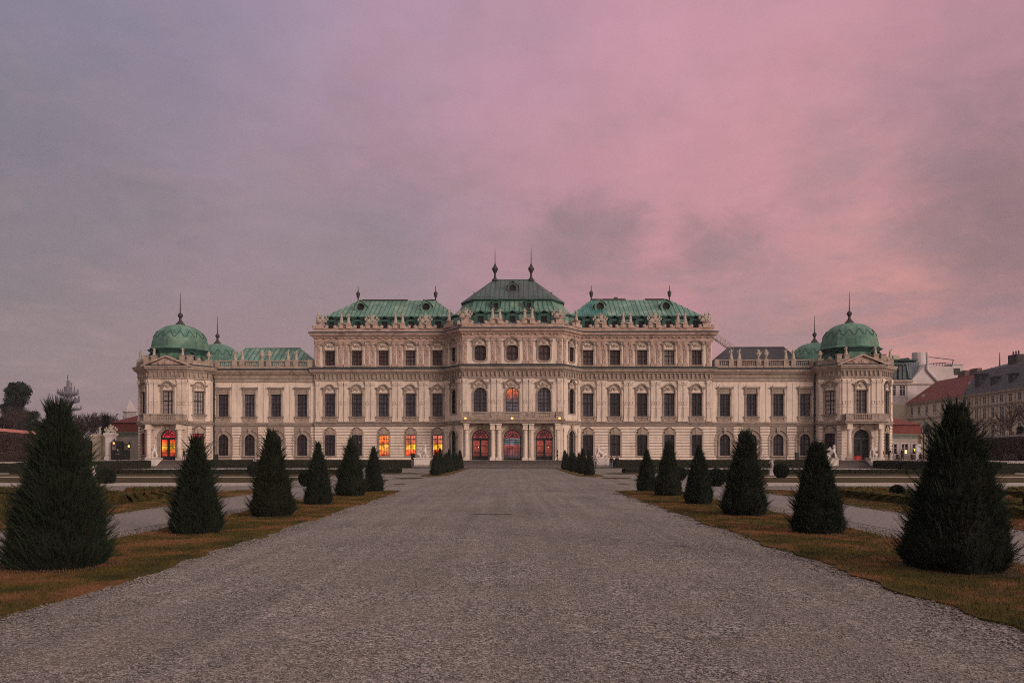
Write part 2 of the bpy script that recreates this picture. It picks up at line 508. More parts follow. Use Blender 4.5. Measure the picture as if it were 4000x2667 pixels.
def copy_tree(o, parent=None):
    c = o.copy()
    COL.objects.link(c)
    c.parent = parent
    for ch in [x for x in KIDS.get(o.name, [])]:
        copy_tree(ch, c)
    return c


KIDS = {}


def note_kids(o):
    KIDS.clear()
    for x in bpy.data.objects:
        if x.parent is not None:
            KIDS.setdefault(x.parent.name, []).append(x)


def raw_mesh(name, V, F, m, smooth=False):
    """V (n,3) array, F (k,3|4) array"""
    me = bpy.data.meshes.new(name)
    V = np.asarray(V, np.float32)
    F = np.asarray(F, np.int32)
    me.vertices.add(len(V))
    me.vertices.foreach_set('co', V.ravel())
    me.loops.add(F.size)
    me.loops.foreach_set('vertex_index', F.ravel())
    me.polygons.add(len(F))
    me.polygons.foreach_set('loop_start', np.arange(len(F), dtype=np.int32) * F.shape[1])
    me.polygons.foreach_set('loop_total', np.full(len(F), F.shape[1], np.int32))
    me.materials.append(m)
    if smooth:
        smooth_flag(me)
    me.update(calc_edges=True)
    return me

HOODT = mat('stained_ledge', (0.085, 0.062, 0.052), (0.055, 0.040, 0.035), 1.5, 0.85)

# ---------------------------------------------------------------- the palace (metres in its own frame; y = 0 is the middle front, +y runs away)
PD, PROT = 119.0, -0.0149
palace = empty('palace', (0.04, PD, 0), PROT, label='long pale baroque palace with green copper roofs, corner domes and lit arched doors', cat='palace')
PM = Matrix.Translation((0.04, PD, 0)) @ Matrix.Rotation(PROT, 4, 'Z')
ZB = 1.1


def PW(x, y, z):
    return tuple(PM @ Vector((x, y, z)))


def rect_loop(w_, h, z=0.0):
    return [(-w_ / 2, z), (w_ / 2, z), (w_ / 2, z + h), (-w_ / 2, z + h)]


def arch_loop(w_, h, z=0.0, n=12):
    r = w_ / 2
    return [(-r, z), (r, z)] + [(r * math.cos(PI * i / n), z + h - r + r * math.sin(PI * i / n)) for i in range(n + 1)]


def oval_loop(w_, h, z=0.0):
    """rectangle with rounded, notched corners"""
    pts = []
    a, b = w_ / 2, h / 2
    c = w_ * 0.26
    for sx, sz, a0 in ((1, -1, -90), (1, 1, 0), (-1, 1, 90), (-1, -1, 180)):
        for k in range(4):
            t = R(a0 + 90 * k / 3)
            pts.append((sx * (a - c) + c * math.cos(t), z + b + sz * (b - c) + c * math.sin(t)))
    return pts


def shift(loop, dx):
    return [(x + dx, z) for x, z in loop]


def seg_matrix(A, B):
    d = Vector((B[0] - A[0], B[1] - A[1]))
    L = d.length
    d.normalize()
    M = Matrix(((d.x, -d.y, 0, A[0]), (d.y, d.x, 0, A[1]), (0, 0, 1, 0), (0, 0, 0, 1)))
    return M, L


def facade(mb, A, B, z0, z1, holes, depth=0.4):
    """wall face from A to B with real openings and reveals"""
    M, L = seg_matrix(A, B)
    mb.M = M
    polys = [[Vector((0, z0, 0)), Vector((L, z0, 0)), Vector((L, z1, 0)), Vector((0, z1, 0))]]
    for h in holes:
        polys.append([Vector((x, z, 0)) for x, z in reversed(h)])
    flat = [p for pl in polys for p in pl]
    tri = tessellate_polygon(polys)
    mb.add([(p.x, 0, p.y) for p in flat], [tuple(t) for t in tri])
    for h in holes:
        n = len(h)
        mb.add([(x, 0, z) for x, z in h] + [(x, depth, z) for x, z in h], [(i, (i + 1) % n, (i + 1) % n + n, i + n) for i in range(n)])
    mb.M = Matrix()


# ---- window kinds, origin at the middle of the opening's foot, wall face at y = 0, outside is -y
def frame_mesh(kind, w_, h, bars=False, split=0.58, up=2, dn=3):
    mb = MB()
    lf = {'rect': rect_loop, 'arch': arch_loop, 'oval': oval_loop}[kind]
    t = 0.085
    lo = lf(w_, h)
    cx, cz = 0, h / 2
    if kind == 'rect':
        li = rect_loop(w_ - 2 * t, h - 2 * t, t)
    elif kind == 'arch':
        li = arch_loop(w_ - 2 * t, h - 2 * t, t)
    else:
        li = oval_loop(w_ - 2 * t, h - 2 * t, t)
    mb.ring(lo, li, 0.20, 0.36)
    top = h if kind == 'rect' else h - 0.04
    mb.box(-0.06, 0.06, 0.18, 0.34, 0.05, top - 0.03)
    zs = h * split
    mb.box(-w_ / 2 + 0.05, w_ / 2 - 0.05, 0.17, 0.34, zs - 0.075, zs + 0.075)
    for za, zb, nr in ((0.08, zs, dn), (zs, h, up)):
        for i in range(1, nr):
            z = za + (zb - za) * i / nr
            hw = w_ / 2 - 0.06
            if kind == 'arch' and z > h - w_ / 2:
                hw = math.sqrt(max(0.01, (w_ / 2 - 0.06) ** 2 - (z - h + w_ / 2) ** 2))
            mb.box(-hw, hw, 0.24, 0.31, z - 0.018, z + 0.018)
    for sx in (-1, 1):
        x = sx * w_ / 4
        zt = h - 0.08 if kind != 'arch' else h - w_ / 2 + math.sqrt((w_ / 2 - 0.06) ** 2 - x * x)
        if kind == 'oval':
            zt = h - 0.12
        mb.box(x - 0.016, x + 0.016, 0.25, 0.30, 0.1, zt)
    if bars:
        n = 9
        for i in range(n):
            x = -w_ / 2 + 0.1 + (w_ - 0.2) * i / (n - 1)
            zt = h - 0.12 if kind != 'arch' else h - w_ / 2 + math.sqrt(max(0.0, (w_ / 2 - 0.03) ** 2 - x * x))
            mb.box(x - 0.012, x + 0.012, 0.10, 0.124, 0.03, zt)
        for z in (0.45, h * 0.5, h * 0.8):
            mb.box(-w_ / 2, w_ / 2, 0.095, 0.13, z - 0.015, z + 0.015)
    return mb


def pane_mesh(kind, w_, h):
    mb = MB()
    lf = {'rect': rect_loop, 'arch': arch_loop, 'oval': oval_loop}[kind]
    mb.prism(lf(w_ - 0.06, h - 0.06, 0.03), 0.34, 0.37)
    return mb


def relief(mb, cx, cz, w_, h, y=-0.08, seed=1, n=7):
    """carved cartouche: shell, scrolls and leaves"""
    r = random.Random(seed)
    mb.ell(cx, y, cz, w_ * 0.20, 0.10, h * 0.34, 8, 5)
    for s in (-1, 1):
        for k in range(n):
            t = k / (n - 1)
            mb.ell(cx + s * w_ * (0.2 + 0.28 * t), y + 0.03, cz - h * 0.05 + h * 0.32 * math.sin(3.6 * t + seed), w_ * 0.075 * (1.3 - t * 0.6), 0.08, h * (0.17 - 0.07 * t) * r.uniform(0.8, 1.2), 6, 4)


HOODS = {'wave': [(-1, 0), (-0.62, 0), (-0.47, 0.10), (-0.33, 0.34), (-0.16, 0.50), (0.16, 0.50), (0.33, 0.34), (0.47, 0.10), (0.62, 0), (1, 0)],
         'round': [(-1, 0), (-0.60, 0), (-0.50, 0.14), (-0.38, 0.34), (-0.2, 0.48), (0, 0.53), (0.2, 0.48), (0.38, 0.34), (0.50, 0.14), (0.60, 0), (1, 0)],
         'low': [(-1, 0), (-0.70, 0.0), (-0.45, 0.28), (-0.18, 0.42), (0.18, 0.42), (0.45, 0.28), (0.70, 0.0), (1, 0)],
         'flat': [(-1, 0), (1, 0)]}


def surround_mesh(kind, w_, h, style, hood=None, hz=0.55, hw=1.3, apron=True, mat_=TRIM):
    mb = MB()
    e = 0.24
    if kind == 'rect':
        mb.ring(rect_loop(w_ + 2 * e, h + 2 * e * 0.7, -e * 0.7), rect_loop(w_ - 0.02, h - 0.02, 0.01), -0.11, 0.05)
    elif kind == 'arch':
        mb.ring(arch_loop(w_ + 2 * e, h + 1.6 * e, -e * 0.6), arch_loop(w_ - 0.02, h - 0.02, 0.01), -0.11, 0.05)
    else:
        mb.ring(oval_loop(w_ + 2 * e, h + 2 * e, -e), oval_loop(w_ - 0.02, h - 0.02, 0.01), -0.11, 0.05)
    if hood:
        pts = [(x * hw, h + hz + z * 1.05) for x, z in HOODS[hood]]
        mb.ribbon(pts, 0.13, -0.34, 0.0)
        mb.ribbon([(x * 0.97, z - 0.09) for x, z in pts], 0.10, -0.22, 0.0)
        mb.cur = 1
        mb.ribbon([(x * 1.02, z + 0.125) for x, z in pts], 0.05, -0.38, 0.0)
        mb.cur = 0
        if hood != 'flat':
            relief(mb, 0, h + hz * 0.72 + 0.12, w_ * 1.05, 0.75, -0.06, seed=int(w_ * 10) + len(hood))
        else:
            mb.box(-w_ / 2, w_ / 2, -0.07, 0.0, h + 0.18, h + hz - 0.08)
            relief(mb, 0, h + hz * 0.55, w_ * 0.8, 0.25, -0.06, 3, 4)
        for s in (-1, 1):      # consoles that carry the hood
            mb.box(s * (w_ / 2 + 0.12) - 0.11, s * (w_ / 2 + 0.12) + 0.11, -0.22, 0.0, h - 0.15, h + hz - 0.08)
            mb.ell(s * (w_ / 2 + 0.14), -0.2, h + 0.05, 0.13, 0.12, 0.16, 6, 4)
    if style == 'ground':      # keystone block over a barred ground floor window
        mb.prism([(-0.62, h + 0.17), (0.62, h + 0.17), (0.72, h + 0.62), (0.30, h + 0.92), (0.18, h + 1.08), (-0.18, h + 1.08), (-0.30, h + 0.92), (-0.72, h + 0.62)], -0.16, 0.0)
        mb.cur = 1
        mb.ribbon([(-0.95, h + 0.62), (-0.62, h + 0.72), (-0.36, h + 0.98), (-0.24, h + 1.10), (0.24, h + 1.10), (0.36, h + 0.98), (0.62, h + 0.72), (0.95, h + 0.62)], 0.09, -0.24, 0.0)
        mb.cur = 0
        mb.box(-0.20, 0.20, -0.21, 0.0, h + 0.05, h + 0.9)
    if apron:
        mb.box(-w_ / 2 - 0.42, w_ / 2 + 0.42, -0.26, 0.03, -0.19, -0.09)
        mb.cur = 1
        mb.box(-w_ / 2 - 0.44, w_ / 2 + 0.44, -0.28, 0.03, -0.09, -0.04)
        mb.cur = 0
        mb.box(-w_ / 2 - 0.25, w_ / 2 + 0.25, -0.09, 0.02, -0.80, -0.19)
        for s in (-1, 1):
            mb.box(s * (w_ / 2 + 0.18) - 0.12, s * (w_ / 2 + 0.18) + 0.12, -0.18, 0.0, -0.62, -0.19)
        relief(mb, 0, -0.5, w_ * 0.8, 0.3, -0.08, 5, 5)
    return mb


def arch_surround(w_, h):
    """plain arched ground floor window: archivolt, imposts, keystone, sill"""
    mb = MB()
    mb.ring(arch_loop(w_ + 0.5, h + 0.25, 0.0), arch_loop(w_ - 0.02, h - 0.02, 0.01), -0.10, 0.05)
    mb.ring(arch_loop(w_ + 1.5, h + 0.75, 0.0), arch_loop(w_ + 1.24, h + 0.62, 0.01), -0.16, 0.0)
    for s in (-1, 1):
        mb.box(s * (w_ / 2 + 0.47) - 0.30, s * (w_ / 2 + 0.47) + 0.30, -0.2, 0.0, h - w_ / 2 - 0.12, h - w_ / 2 + 0.06)
    mb.prism([(-0.16, h + 0.05), (0.16, h + 0.05), (0.27, h + 0.98), (-0.27, h + 0.98)], -0.24, 0.0)
    mb.ell(0, -0.22, h + 0.5, 0.14, 0.1, 0.2, 6, 4)
    mb.box(-w_ / 2 - 0.35, w_ / 2 + 0.35, -0.22, 0.03, -0.17, 0.0)
    return mb


WIN = {}


def wtype(key, kind, w_, h, sur, **kw):
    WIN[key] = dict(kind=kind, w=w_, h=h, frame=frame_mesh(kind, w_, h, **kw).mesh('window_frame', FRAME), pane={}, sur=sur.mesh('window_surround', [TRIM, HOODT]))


wtype('ground', 'rect', 1.60, 3.20, surround_mesh('rect', 1.6, 3.2, 'ground', apron=False), bars=True)
wtype('ground_arch', 'arch', 1.60, 3.30, arch_surround(1.6, 3.3), bars=True, split=0.55)
wtype('first', 'rect', 1.60, 3.50, surround_mesh('rect', 1.6, 3.5, 'first', 'wave', 0.78, 1.30))
wtype('first_round', 'rect', 1.60, 3.50, surround_mesh('rect', 1.6, 3.5, 'first', 'round', 0.78, 1.30))
wtype('first_flat', 'rect', 1.60, 3.45, surround_mesh('rect', 1.6, 3.45, 'first', 'flat', 0.85, 1.30))
wtype('second', 'rect', 1.58, 2.30, surround_mesh('rect', 1.58, 2.3, 'second', 'low', 0.85, 1.30, apron=False), split=0.62, up=2, dn=2)
wtype('hall', 'arch', 1.95, 3.80, surround_mesh('arch', 1.95, 3.8, 'first', 'wave', 0.62, 1.35, apron=False), split=0.40, up=4, dn=3)
wtype('hall_side', 'arch', 1.55, 3.80, surround_mesh('arch', 1.55, 3.8, 'first', 'wave', 0.62, 1.1, apron=False), split=0.40, up=4, dn=3)
wtype('attic', 'oval', 1.75, 2.25, surround_mesh('oval', 1.75, 2.25, 'second', 'low', 0.62, 1.25, apron=False), split=0.52, up=1, dn=1)
wtype('attic_side', 'oval', 1.45, 2.25, surround_mesh('oval', 1.45, 2.25, 'second', 'wave', 0.62, 1.05, apron=False), split=0.52, up=1, dn=1)


def put_window(key, A, B, s_, z, pm):
    W = WIN[key]
    M, L = seg_matrix(A, B)
    p_ = M @ Vector((s_, 0, 0))
    rz = math.atan2(B[1] - A[1], B[0] - A[0])
    f = link('window', W['frame'], palace, (p_.x, p_.y, z), rz)
    if pm.name not in W['pane']:
        W['pane'][pm.name] = pane_mesh(W['kind'], W['w'], W['h']).mesh('pane', pm)
    link('pane', W['pane'][pm.name], f)
    link('surround', W['sur'], f)
    lf = {'rect': rect_loop, 'arch': arch_loop, 'oval': oval_loop}[W['kind']]
    return f, shift(lf(W['w'], W['h'], z), s_)


# ---- doors
def door_meshes(w_, h, vest=False):
    mb = MB()
    t = 0.13
    mb.ring(arch_loop(w_, h), arch_loop(w_ - 2 * t, h - 2 * t, t), 0.22, 0.45)
    zs = h - w_ / 2
    if not vest:
        mb.box(-w_ / 2 + t, w_ / 2 - t, 0.2, 0.42, zs - 0.32, zs + 0.02)
        mb.box(-0.14, 0.14, 0.2, 0.42, t, zs - 0.2)
        mb.box(-w_ / 2 + t, w_ / 2 - t, 0.3, 0.42, 0.0, 0.62)
        for z in (1.05, 2.1):
            mb.box(-w_ / 2 + t, w_ / 2 - t, 0.24, 0.32, z - 0.03, z + 0.03)
        n = 16
        for i in range(n):
            x = -w_ / 2 + t + 0.06 + (w_ - 2 * t - 0.12) * i / (n - 1)
            if abs(x) > 0.12:
                mb.box(x - 0.024, x + 0.024, 0.26, 0.29, 0.5, zs - 0.28)
    else:
        mb.box(-w_ / 2 + t, w_ / 2 - t, 0.3, 0.42, 0.0, 0.28)
        for z in (2.05, 2.75, 3.0):
            mb.box(-w_ / 2 + t, w_ / 2 - t, 0.28, 0.36, z - 0.03, z + 0.03)
        for x in (-0.72, -0.42, 0.0, 0.42, 0.72):
            mb.box(x - 0.03, x + 0.03, 0.28, 0.36, 0.28, 2.05 if abs(x) != 0.42 else 3.3)
        mb.box(-0.6, 0.6, 0.26, 0.34, 1.7, 1.78)
        mb.ribbon([(-w_ / 2 + t, zs - 0.12), (-0.7, zs + 0.02), (-0.3, zs + 0.06), (0, zs + 0.25), (0.3, zs + 0.06), (0.7, zs + 0.02), (w_ / 2 - t, zs - 0.12)], 0.09, 0.24, 0.4)
        mb.ell(0, 0.25, zs + 0.35, 0.15, 0.06, 0.2, 6, 4)
    # wrought iron fanlight: rays, arcs, scrolls
    z0 = zs + 0.03
    r = w_ / 2 - t
    for k in range(1, 8):
        a = PI * k / 8
        mb.tube((0.28 * math.cos(a), 0.27, z0 + 0.28 * math.sin(a)), (r * math.cos(a), 0.27, z0 + r * math.sin(a)), 0.035, n=4)
    for rr in (0.3, 0.62, 0.9):
        mb.path([(rr * r * math.cos(PI * i / 10), 0.27, z0 + rr * r * math.sin(PI * i / 10)) for i in range(11)], 0.04, 4)
    for k in range(8):
        a = PI * (k + 0.5) / 8
        for rr, rad in ((0.46, 0.10), (0.77, 0.13)):
            c = (rr * r * math.cos(a), z0 + rr * r * math.sin(a))
            mb.path([(c[0] + rad * math.cos(2 * PI * i / 6), 0.27, c[1] + rad * math.sin(2 * PI * i / 6)) for i in range(6)], 0.032, 4)
    pn = MB()
    pn.prism(arch_loop(w_ - 0.1, h - 0.1, 0.02), 0.40, 0.43)
    sr = MB()
    sr.ring(arch_loop(w_ + 0.7, h + 0.35, 0.0), arch_loop(w_ - 0.02, h - 0.02, 0.01), -0.14, 0.05)
    for s in (-1, 1):
        sr.box(s * (w_ / 2 + 0.28) - 0.26, s * (w_ / 2 + 0.28) + 0.26, -0.2, 0.0, zs - 0.12, zs + 0.1)
        sr.box(s * (w_ / 2 + 0.28) - 0.22, s * (w_ / 2 + 0.28) + 0.22, -0.12, 0.0, 0.0, 0.4)
    sr.prism([(-0.2, h + 0.02), (0.2, h + 0.02), (0.32, h + 0.75), (-0.32, h + 0.75)], -0.3, 0.0)
    return mb, pn, sr


def put_door(A, B, s_, w_, h, pm, vest=False, lamp=None, solid=False):
    M, L = seg_matrix(A, B)
    p_ = M @ Vector((s_, 0, 0))
    rz = math.atan2(B[1] - A[1], B[0] - A[0])
    mb, pn, sr = door_meshes(w_, h, vest)
    if solid:
        mb.box(-w_ / 2 + 0.15, w_ / 2 - 0.15, 0.36, 0.39, h - w_ / 2 - 0.4, h - 0.9)
    f = mb.build('door', IRON, palace)
    f.location = (p_.x, p_.y, ZB)
    f.rotation_euler = (0, 0, rz)
    pn.build('pane', pm, f)
    sr.build('surround', TRIM, f)
    if lamp:
        lm = MB()
        lm.ell(lamp[0], 0.30, lamp[1], 0.045, 0.03, 0.12, 6, 5)
        lm.build('lamp', LAMPW if len(lamp) < 3 else lamp[2], f)
    return shift(arch_loop(w_, h, ZB), s_)


# ---- plan
HW = 30.7
MAINP = [(-HW, 20.5), (-HW, 4.1), (-10.44, 4.1), (-7.5, 0), (7.5, 0), (10.44, 4.1), (HW, 4.1), (HW, 20.5)]
OX1 = 47.0
ZS, ZC1, ZC2 = 6.5, 14.6, 20.25         # string course, first cornice, main cornice
wall = MB()
rustw = MB()
band = MB()
gfw = MB()
band_pl = []


def courses(A, B, z0, z1, step, opens, out=0.07):
    """proud plaster courses between the openings"""
    M, L = seg_matrix(A, B)
    band.M = M
    z = z0
    while z + step * 0.5 < z1:
        zt = min(z + step - 0.085, z1)
        cuts = sorted([(a, b) for a, b, c, d in opens if not (d < z or c > zt)])
        x = 0.02
        for a, b in cuts + [(L - 0.02, L)]:
            if a - x > 0.12:
                band.box(x, a, -out, 0.0, z, zt)
            x = max(x, b)
        z += step
    band.M = Matrix()


WX = [11.63, 15.80, 19.98, 24.14, 28.33]
for s in (-1, 1):
    A, B = ((-HW, 4.1), (-10.44, 4.1)) if s < 0 else ((10.44, 4.1), (HW, 4.1))
    g, f1, f2, op = [], [], [], []
    for k, x in enumerate(WX):
        s_ = (s * x) - A[0]
        if s < 0:
            pm = {0: LITO, 1: LITY, 2: LITO}.get(k, GL)
            pm = {0: LITY, 1: LITY, 2: LITO, 3: GL, 4: GL}[k]
        else:
            pm = GL
        g.append(put_window('ground', A, B, s_, 1.78, pm)[1])
        op.append((s_ - 1.02, s_ + 1.02, 1.5, 5.1))
        band_pl.append((A, B, s_))
        f1.append(put_window('first_round' if k % 2 else 'first', A, B, s_, 7.85, GL)[1])
        pm2 = GLB if not (s > 0 and k == 3) else GLW
        f2.append(put_window('second', A, B, s_, 15.72, pm2)[1])
    facade(gfw, A, B, ZB, ZS, g)
    facade(wall, A, B, ZS, ZC1, f1)
    facade(wall, A, B, ZC1, ZC2 + 0.2, f2)
    courses(A, B, 1.15, ZS - 0.1, 0.43, op)
    # angled flank of the middle pavilion
    A, B = ((-10.44, 4.1), (-7.5, 0)) if s < 0 else ((7.5, 0), (10.44, 4.1))
    L = math.hypot(2.94, 4.1)
    h0 = put_door(A, B, L / 2, 1.7, 4.5, GLD, lamp=(-s * 0.55, 1.7, LAMP if s < 0 else LAMPW), solid=True)
    facade(rustw, A, B, ZB, ZS, [h0])
    facade(wall, A, B, ZS, ZC1, [put_window('hall_side', A, B, L / 2, 8.15, GLD)[1]])
    facade(wall, A, B, ZC1, ZC2 + 0.2, [put_window('attic_side', A, B, L / 2, 15.98, GLD if s < 0 else GL)[1]])
    # flank and back of the main block
    if s < 0:
        facade(wall, (-HW, 20.5), (-HW, 4.1), ZB, ZC2 + 0.2, [])
    else:
        facade(wall, (HW, 4.1), (HW, 20.5), ZB, ZC2 + 0.2, [])
facade(wall, (HW, 20.5), (-HW, 20.5), ZB, ZC2 + 0.2, [])
A, B = (-7.5, 0), (7.5, 0)
hs = [put_door(A, B, 7.5 - 4.78, 2.5, 4.55, LITR, lamp=(-0.33, 1.95)), put_door(A, B, 7.5, 2.62, 4.6, LITC, vest=True), put_door(A, B, 7.5 + 4.78, 2.5, 4.55, LITR, lamp=(0.60, 1.95))]
facade(rustw, A, B, ZB, ZS, hs)
facade(wall, A, B, ZS, ZC1, [put_window('hall', A, B, 7.5 + x, 8.15, pm)[1] for x, pm in ((-4.78, GL), (0, None or GL), (4.78, GL))])
facade(wall, A, B, ZC1, ZC2 + 0.2, [put_window('attic', A, B, 7.5 + x, 15.98, GLB)[1] for x in (-4.78, 0, 4.78)])

# ---- low wings and corner towers
LY = 4.45
ZL = 14.9
for s in (-1, 1):
    A, B = ((-OX1, LY), (-HW, LY)) if s < 0 else ((HW, LY), (OX1, LY))
    g, f1, op = [], [], []
    for x in (32.75, 36.85, 40.95, 45.07):
        s_ = s * x - A[0]
        g.append(put_window('ground_arch', A, B, s_, 1.78, GL)[1])
        op.append((s_ - 1.32, s_ + 1.32, 0.9, 6.2))
        f1.append(put_window('first_flat', A, B, s_, 7.85, GL)[1])
    facade(gfw, A, B, ZB, ZS, g)
    facade(wall, A, B, ZS, ZL + 0.3, f1)
    courses(A, B, 1.15, ZS - 0.1, 0.43, op, 0.09)
    M, L = seg_matrix(A, B)
    band.M = M
    for x in (32.75, 36.85, 40.95, 45.07):      # sunk panels around the upper windows
        s_ = s * x - A[0]
        for dx in (-1.62, 1.62):
            band.box(s_ + dx - 0.32, s_ + dx + 0.32, -0.055, 0, 6.95, 12.95)
        band.box(s_ - 1.25, s_ + 1.25, -0.055, 0, 12.45, 12.95)
        band.prism([(s_ - 1.0, 12.25), (s_ + 1.0, 12.25), (s_ + 0.72, 12.75), (s_ - 0.72, 12.75)], -0.18, -0.06)
    band.M = Matrix()
    facade(wall, (HW * s, 19), (OX1 * s, 19), ZB, ZL + 0.3, [])
    # tower
    cx = 52.02 * s
    ih, oh = 2.95, 2.95
    il, ol = 2.45, 2.95
    if s < 0:
        path = [(-54.97 - ol, 14), (-54.97 - ol, 0.5 + ol), (-54.97, 0.5), (-49.07, 0.5), (-49.07 + il, 0.5 + il), (-49.07 + il, 14)]
        fronts = (2, 1, 3)
    else:
        path = [(49.07 - il, 14), (49.07 - il, 0.5 + il), (49.07, 0.5), (54.97, 0.5), (54.97 + ol, 0.5 + ol), (54.97 + ol, 14)]
        fronts = (2, 3, 1)
    TP = path
    for i in range(5):
        A, B = path[i], path[i + 1]
        L = math.hypot(B[0] - A[0], B[1] - A[1])
        if i == 2:
            h0 = put_door(A, B, L / 2, 2.4, 4.6, LITT if s < 0 else GLD, lamp=(0.62, 3.1, LAMPX) if s < 0 else None)
            facade(rustw, A, B, ZB, ZS, [h0])
            facade(wall, A, B, ZS, ZL + 0.2, [put_window('first', A, B, L / 2, 8.05, GLW if s < 0 else GLW)[1]])
            courses(A, B, 1.95, ZS - 0.1, 0.43, [(0.9, L - 0.9, 0, 7)])
        elif i in (1, 3):
            lit_ = s < 0
            pm = (LITT2 if i == 3 else LITT) if lit_ else (GL if i == 1 else GLD)
            h0 = put_window('ground', A, B, L / 2, 1.95, pm)[1]
            facade(gfw, A, B, ZB, ZS, [h0])
            facade(wall, A, B, ZS, ZL + 0.2, [put_window('first_round', A, B, L / 2, 8.05, GLW)[1]])
            courses(A, B, 1.15, ZS - 0.1, 0.43, [(L / 2 - 1.1, L / 2 + 1.1, 0.9, 6.3)])
        else:
            facade(wall, A, B, ZB, ZL + 0.2, [])
    # rear corner tower, seen only by its dome
    rx = 54.5 * s
    for a in range(8):
        t0, t1 = R(22.5 + 45 * a), R(67.5 + 45 * a)
        facade(wall, (rx + 6.0 * math.cos(t1), 26.4 + 6.0 * math.sin(t1)), (rx + 6.0 * math.cos(t0), 26.4 + 6.0 * math.sin(t0)), ZB, 15.4, [])
    # string courses and cornices of tower and low wing
    cor = MB()
    cor.sweep(path, [(0, 6.38), (0.14, 6.42), (0.18, 6.58), (0.30, 6.66), (0.34, 6.80), (0.10, 6.86), (0, 7.15)])
    cor.sweep(path, [(0, 13.25), (0.12, 13.3), (0.16, 13.42), (0.06, 13.5), (0.06, 14.35), (0.22, 14.42), (0.30, 14.62), (0.62, 14.80), (0.72, 15.05), (0.80, 15.10), (0.80, 15.28)])
    cor.build('cornice', TRIM, palace)
    fl = MB()
    fl.sweep(path, [(0.82, 15.28), (0.84, 15.36), (0.0, 15.62), (-0.6, 15.62)])
    fl.build('cornice_flashing', GUTTER, palace)
    cor = MB()
    A, B = ((-OX1 + 0.2, LY), (-HW, LY)) if s < 0 else ((HW, LY), (OX1 - 0.2, LY))
    cor.sweep([A, B], [(0, 6.38), (0.14, 6.42), (0.18, 6.58), (0.30, 6.66), (0.34, 6.80), (0.06, 6.86), (0, 7.0)])
    cor.sweep([A, B], [(0, 13.15), (0.10, 13.2), (0.14, 13.3), (0.05, 13.36), (0.05, 13.7), (0.16, 13.75), (0.20, 13.9), (0.06, 13.95), (0.06, 14.2), (0.34, 14.40), (0.50, 14.62), (0.62, 14.72), (0.66, 14.98)])
    cor.build('cornice', TRIM, palace)
    fl = MB()
    fl.sweep([A, B], [(0.67, 14.98), (0.69, 15.18), (0.0, 15.30), (-0.4, 15.30)])
    fl.build('cornice_flashing', GUTTER, palace)
    # roof behind the low wing's balustrade
    rf = MB()
    z0, z1 = 15.6, 19.5
    q_ = [(-46.6, 6.2), (-31.0, 6.2), (-31.0, 18.2), (-46.6, 18.2)]
    rdg = [(-44.4, 12.2), (-35.2, 12.2)]
    vs = [(-s * x, y, z0) for x, y in q_] + [(-s * x, y, z1) for x, y in rdg]
    rf.add(vs, [(0, 1, 5, 4), (1, 2, 5), (2, 3, 4, 5), (3, 0, 4)])
    rf.box(min(s * 44.4, s * 35.2), max(s * 44.4, s * 35.2), 12.1, 12.3, z1 - 0.03, z1 + 0.09)
    rf.cur = 1
    for k in range(18 if s < 0 else 0):
        x = -46.0 + k * 0.85
        f_ = min(1.0, (x + 46.6) / 2.2, (-31.0 - x) / 4.2)
        rf.tube((-s * x, 6.2, z0 + 0.03), (-s * x, 6.2 + 6.0 * f_, z0 + 3.9 * f_ + 0.03), 0.05, n=4)
    rf.cur = 0
    rf.build('low_roof', [COP if s < 0 else SLATE, COPL], palace)
    # balustrade with piers
    bal = MB()
    xs = sorted([s * 31.2, s * 46.2])
    bal.box(xs[0], xs[1], LY - 0.22, LY + 0.22, 15.3, 15.62)
    bal.box(xs[0], xs[1], LY - 0.24, LY + 0.24, 16.38, 16.56)
    piers = [31.5, 33.7, 34.95, 37.9, 39.05, 42.1, 43.25, 46.0]
    for x in piers:
        bal.box(s * x - 0.36, s * x + 0.36, LY - 0.30, LY + 0.30, 15.3, 16.62)
    x = 31.9
    while x < 45.7:
        if all(abs(x - p_) > 0.46 for p_ in piers):
            bal.lathe(s * x, LY, [(0.09, 15.62), (0.09, 15.7), (0.05, 15.76), (0.105, 15.95), (0.05, 16.2), (0.07, 16.3), (0.09, 16.38)], 6)
        x += 0.30
    bal.build('balustrade', TRIM, palace)
    # tower attic: low wall, piers, pediment
    at = MB()
    at.sweep(path, [(0.10, 15.55), (0.10, 16.05), (0.18, 16.08), (0.18, 16.2), (-0.35, 16.2), (-0.35, 15.5)])
    for (px_, py_) in ((49.3, 0.55), (54.75, 0.55)):
        for dx in (-0.55, 0.55):
            at.box(s * px_ + dx - 0.36, s * px_ + dx + 0.36, py_ - 0.2, py_ + 0.55, 15.6, 16.85)
            at.box(s * px_ + dx - 0.42, s * px_ + dx + 0.42, py_ - 0.26, py_ + 0.6, 16.78, 16.9)
    for (px_, py_) in ((46.9, 3.2), (57.7, 3.6)):
        at.box(s * px_ - 0.42, s * px_ + 0.42, py_ - 0.42, py_ + 0.42, 15.5, 16.55)
    for px_ in (47.9, 56.4):          # scrolls that end the low wall beside the lucarnes
        at.ell(s * px_, 1.75, 16.3, 0.38, 0.3, 0.38, 8, 5)
    at.build('tower_parapet', TRIM, palace)
    pd = MB()
    c0 = 52.02 * s
    pd.prism([(c0 - 3.0, 15.2), (c0 + 3.0, 15.2), (c0, 16.6)], 0.05, 0.5)
    for a in (-1, 1):
        pd.ribbon([(c0 + a * 3.75, 15.12), (c0 + a * 0.0, 16.62)] if a < 0 else [(c0, 16.62), (c0 + 3.75, 15.12)], 0.22, -0.35, 0.5)
    relief(pd, c0, 15.65, 3.0, 0.8, -0.02, 4, 8)
    pd.ell(c0 + 0.1, -0.05, 15.75, 0.4, 0.2, 0.38, 8, 6)
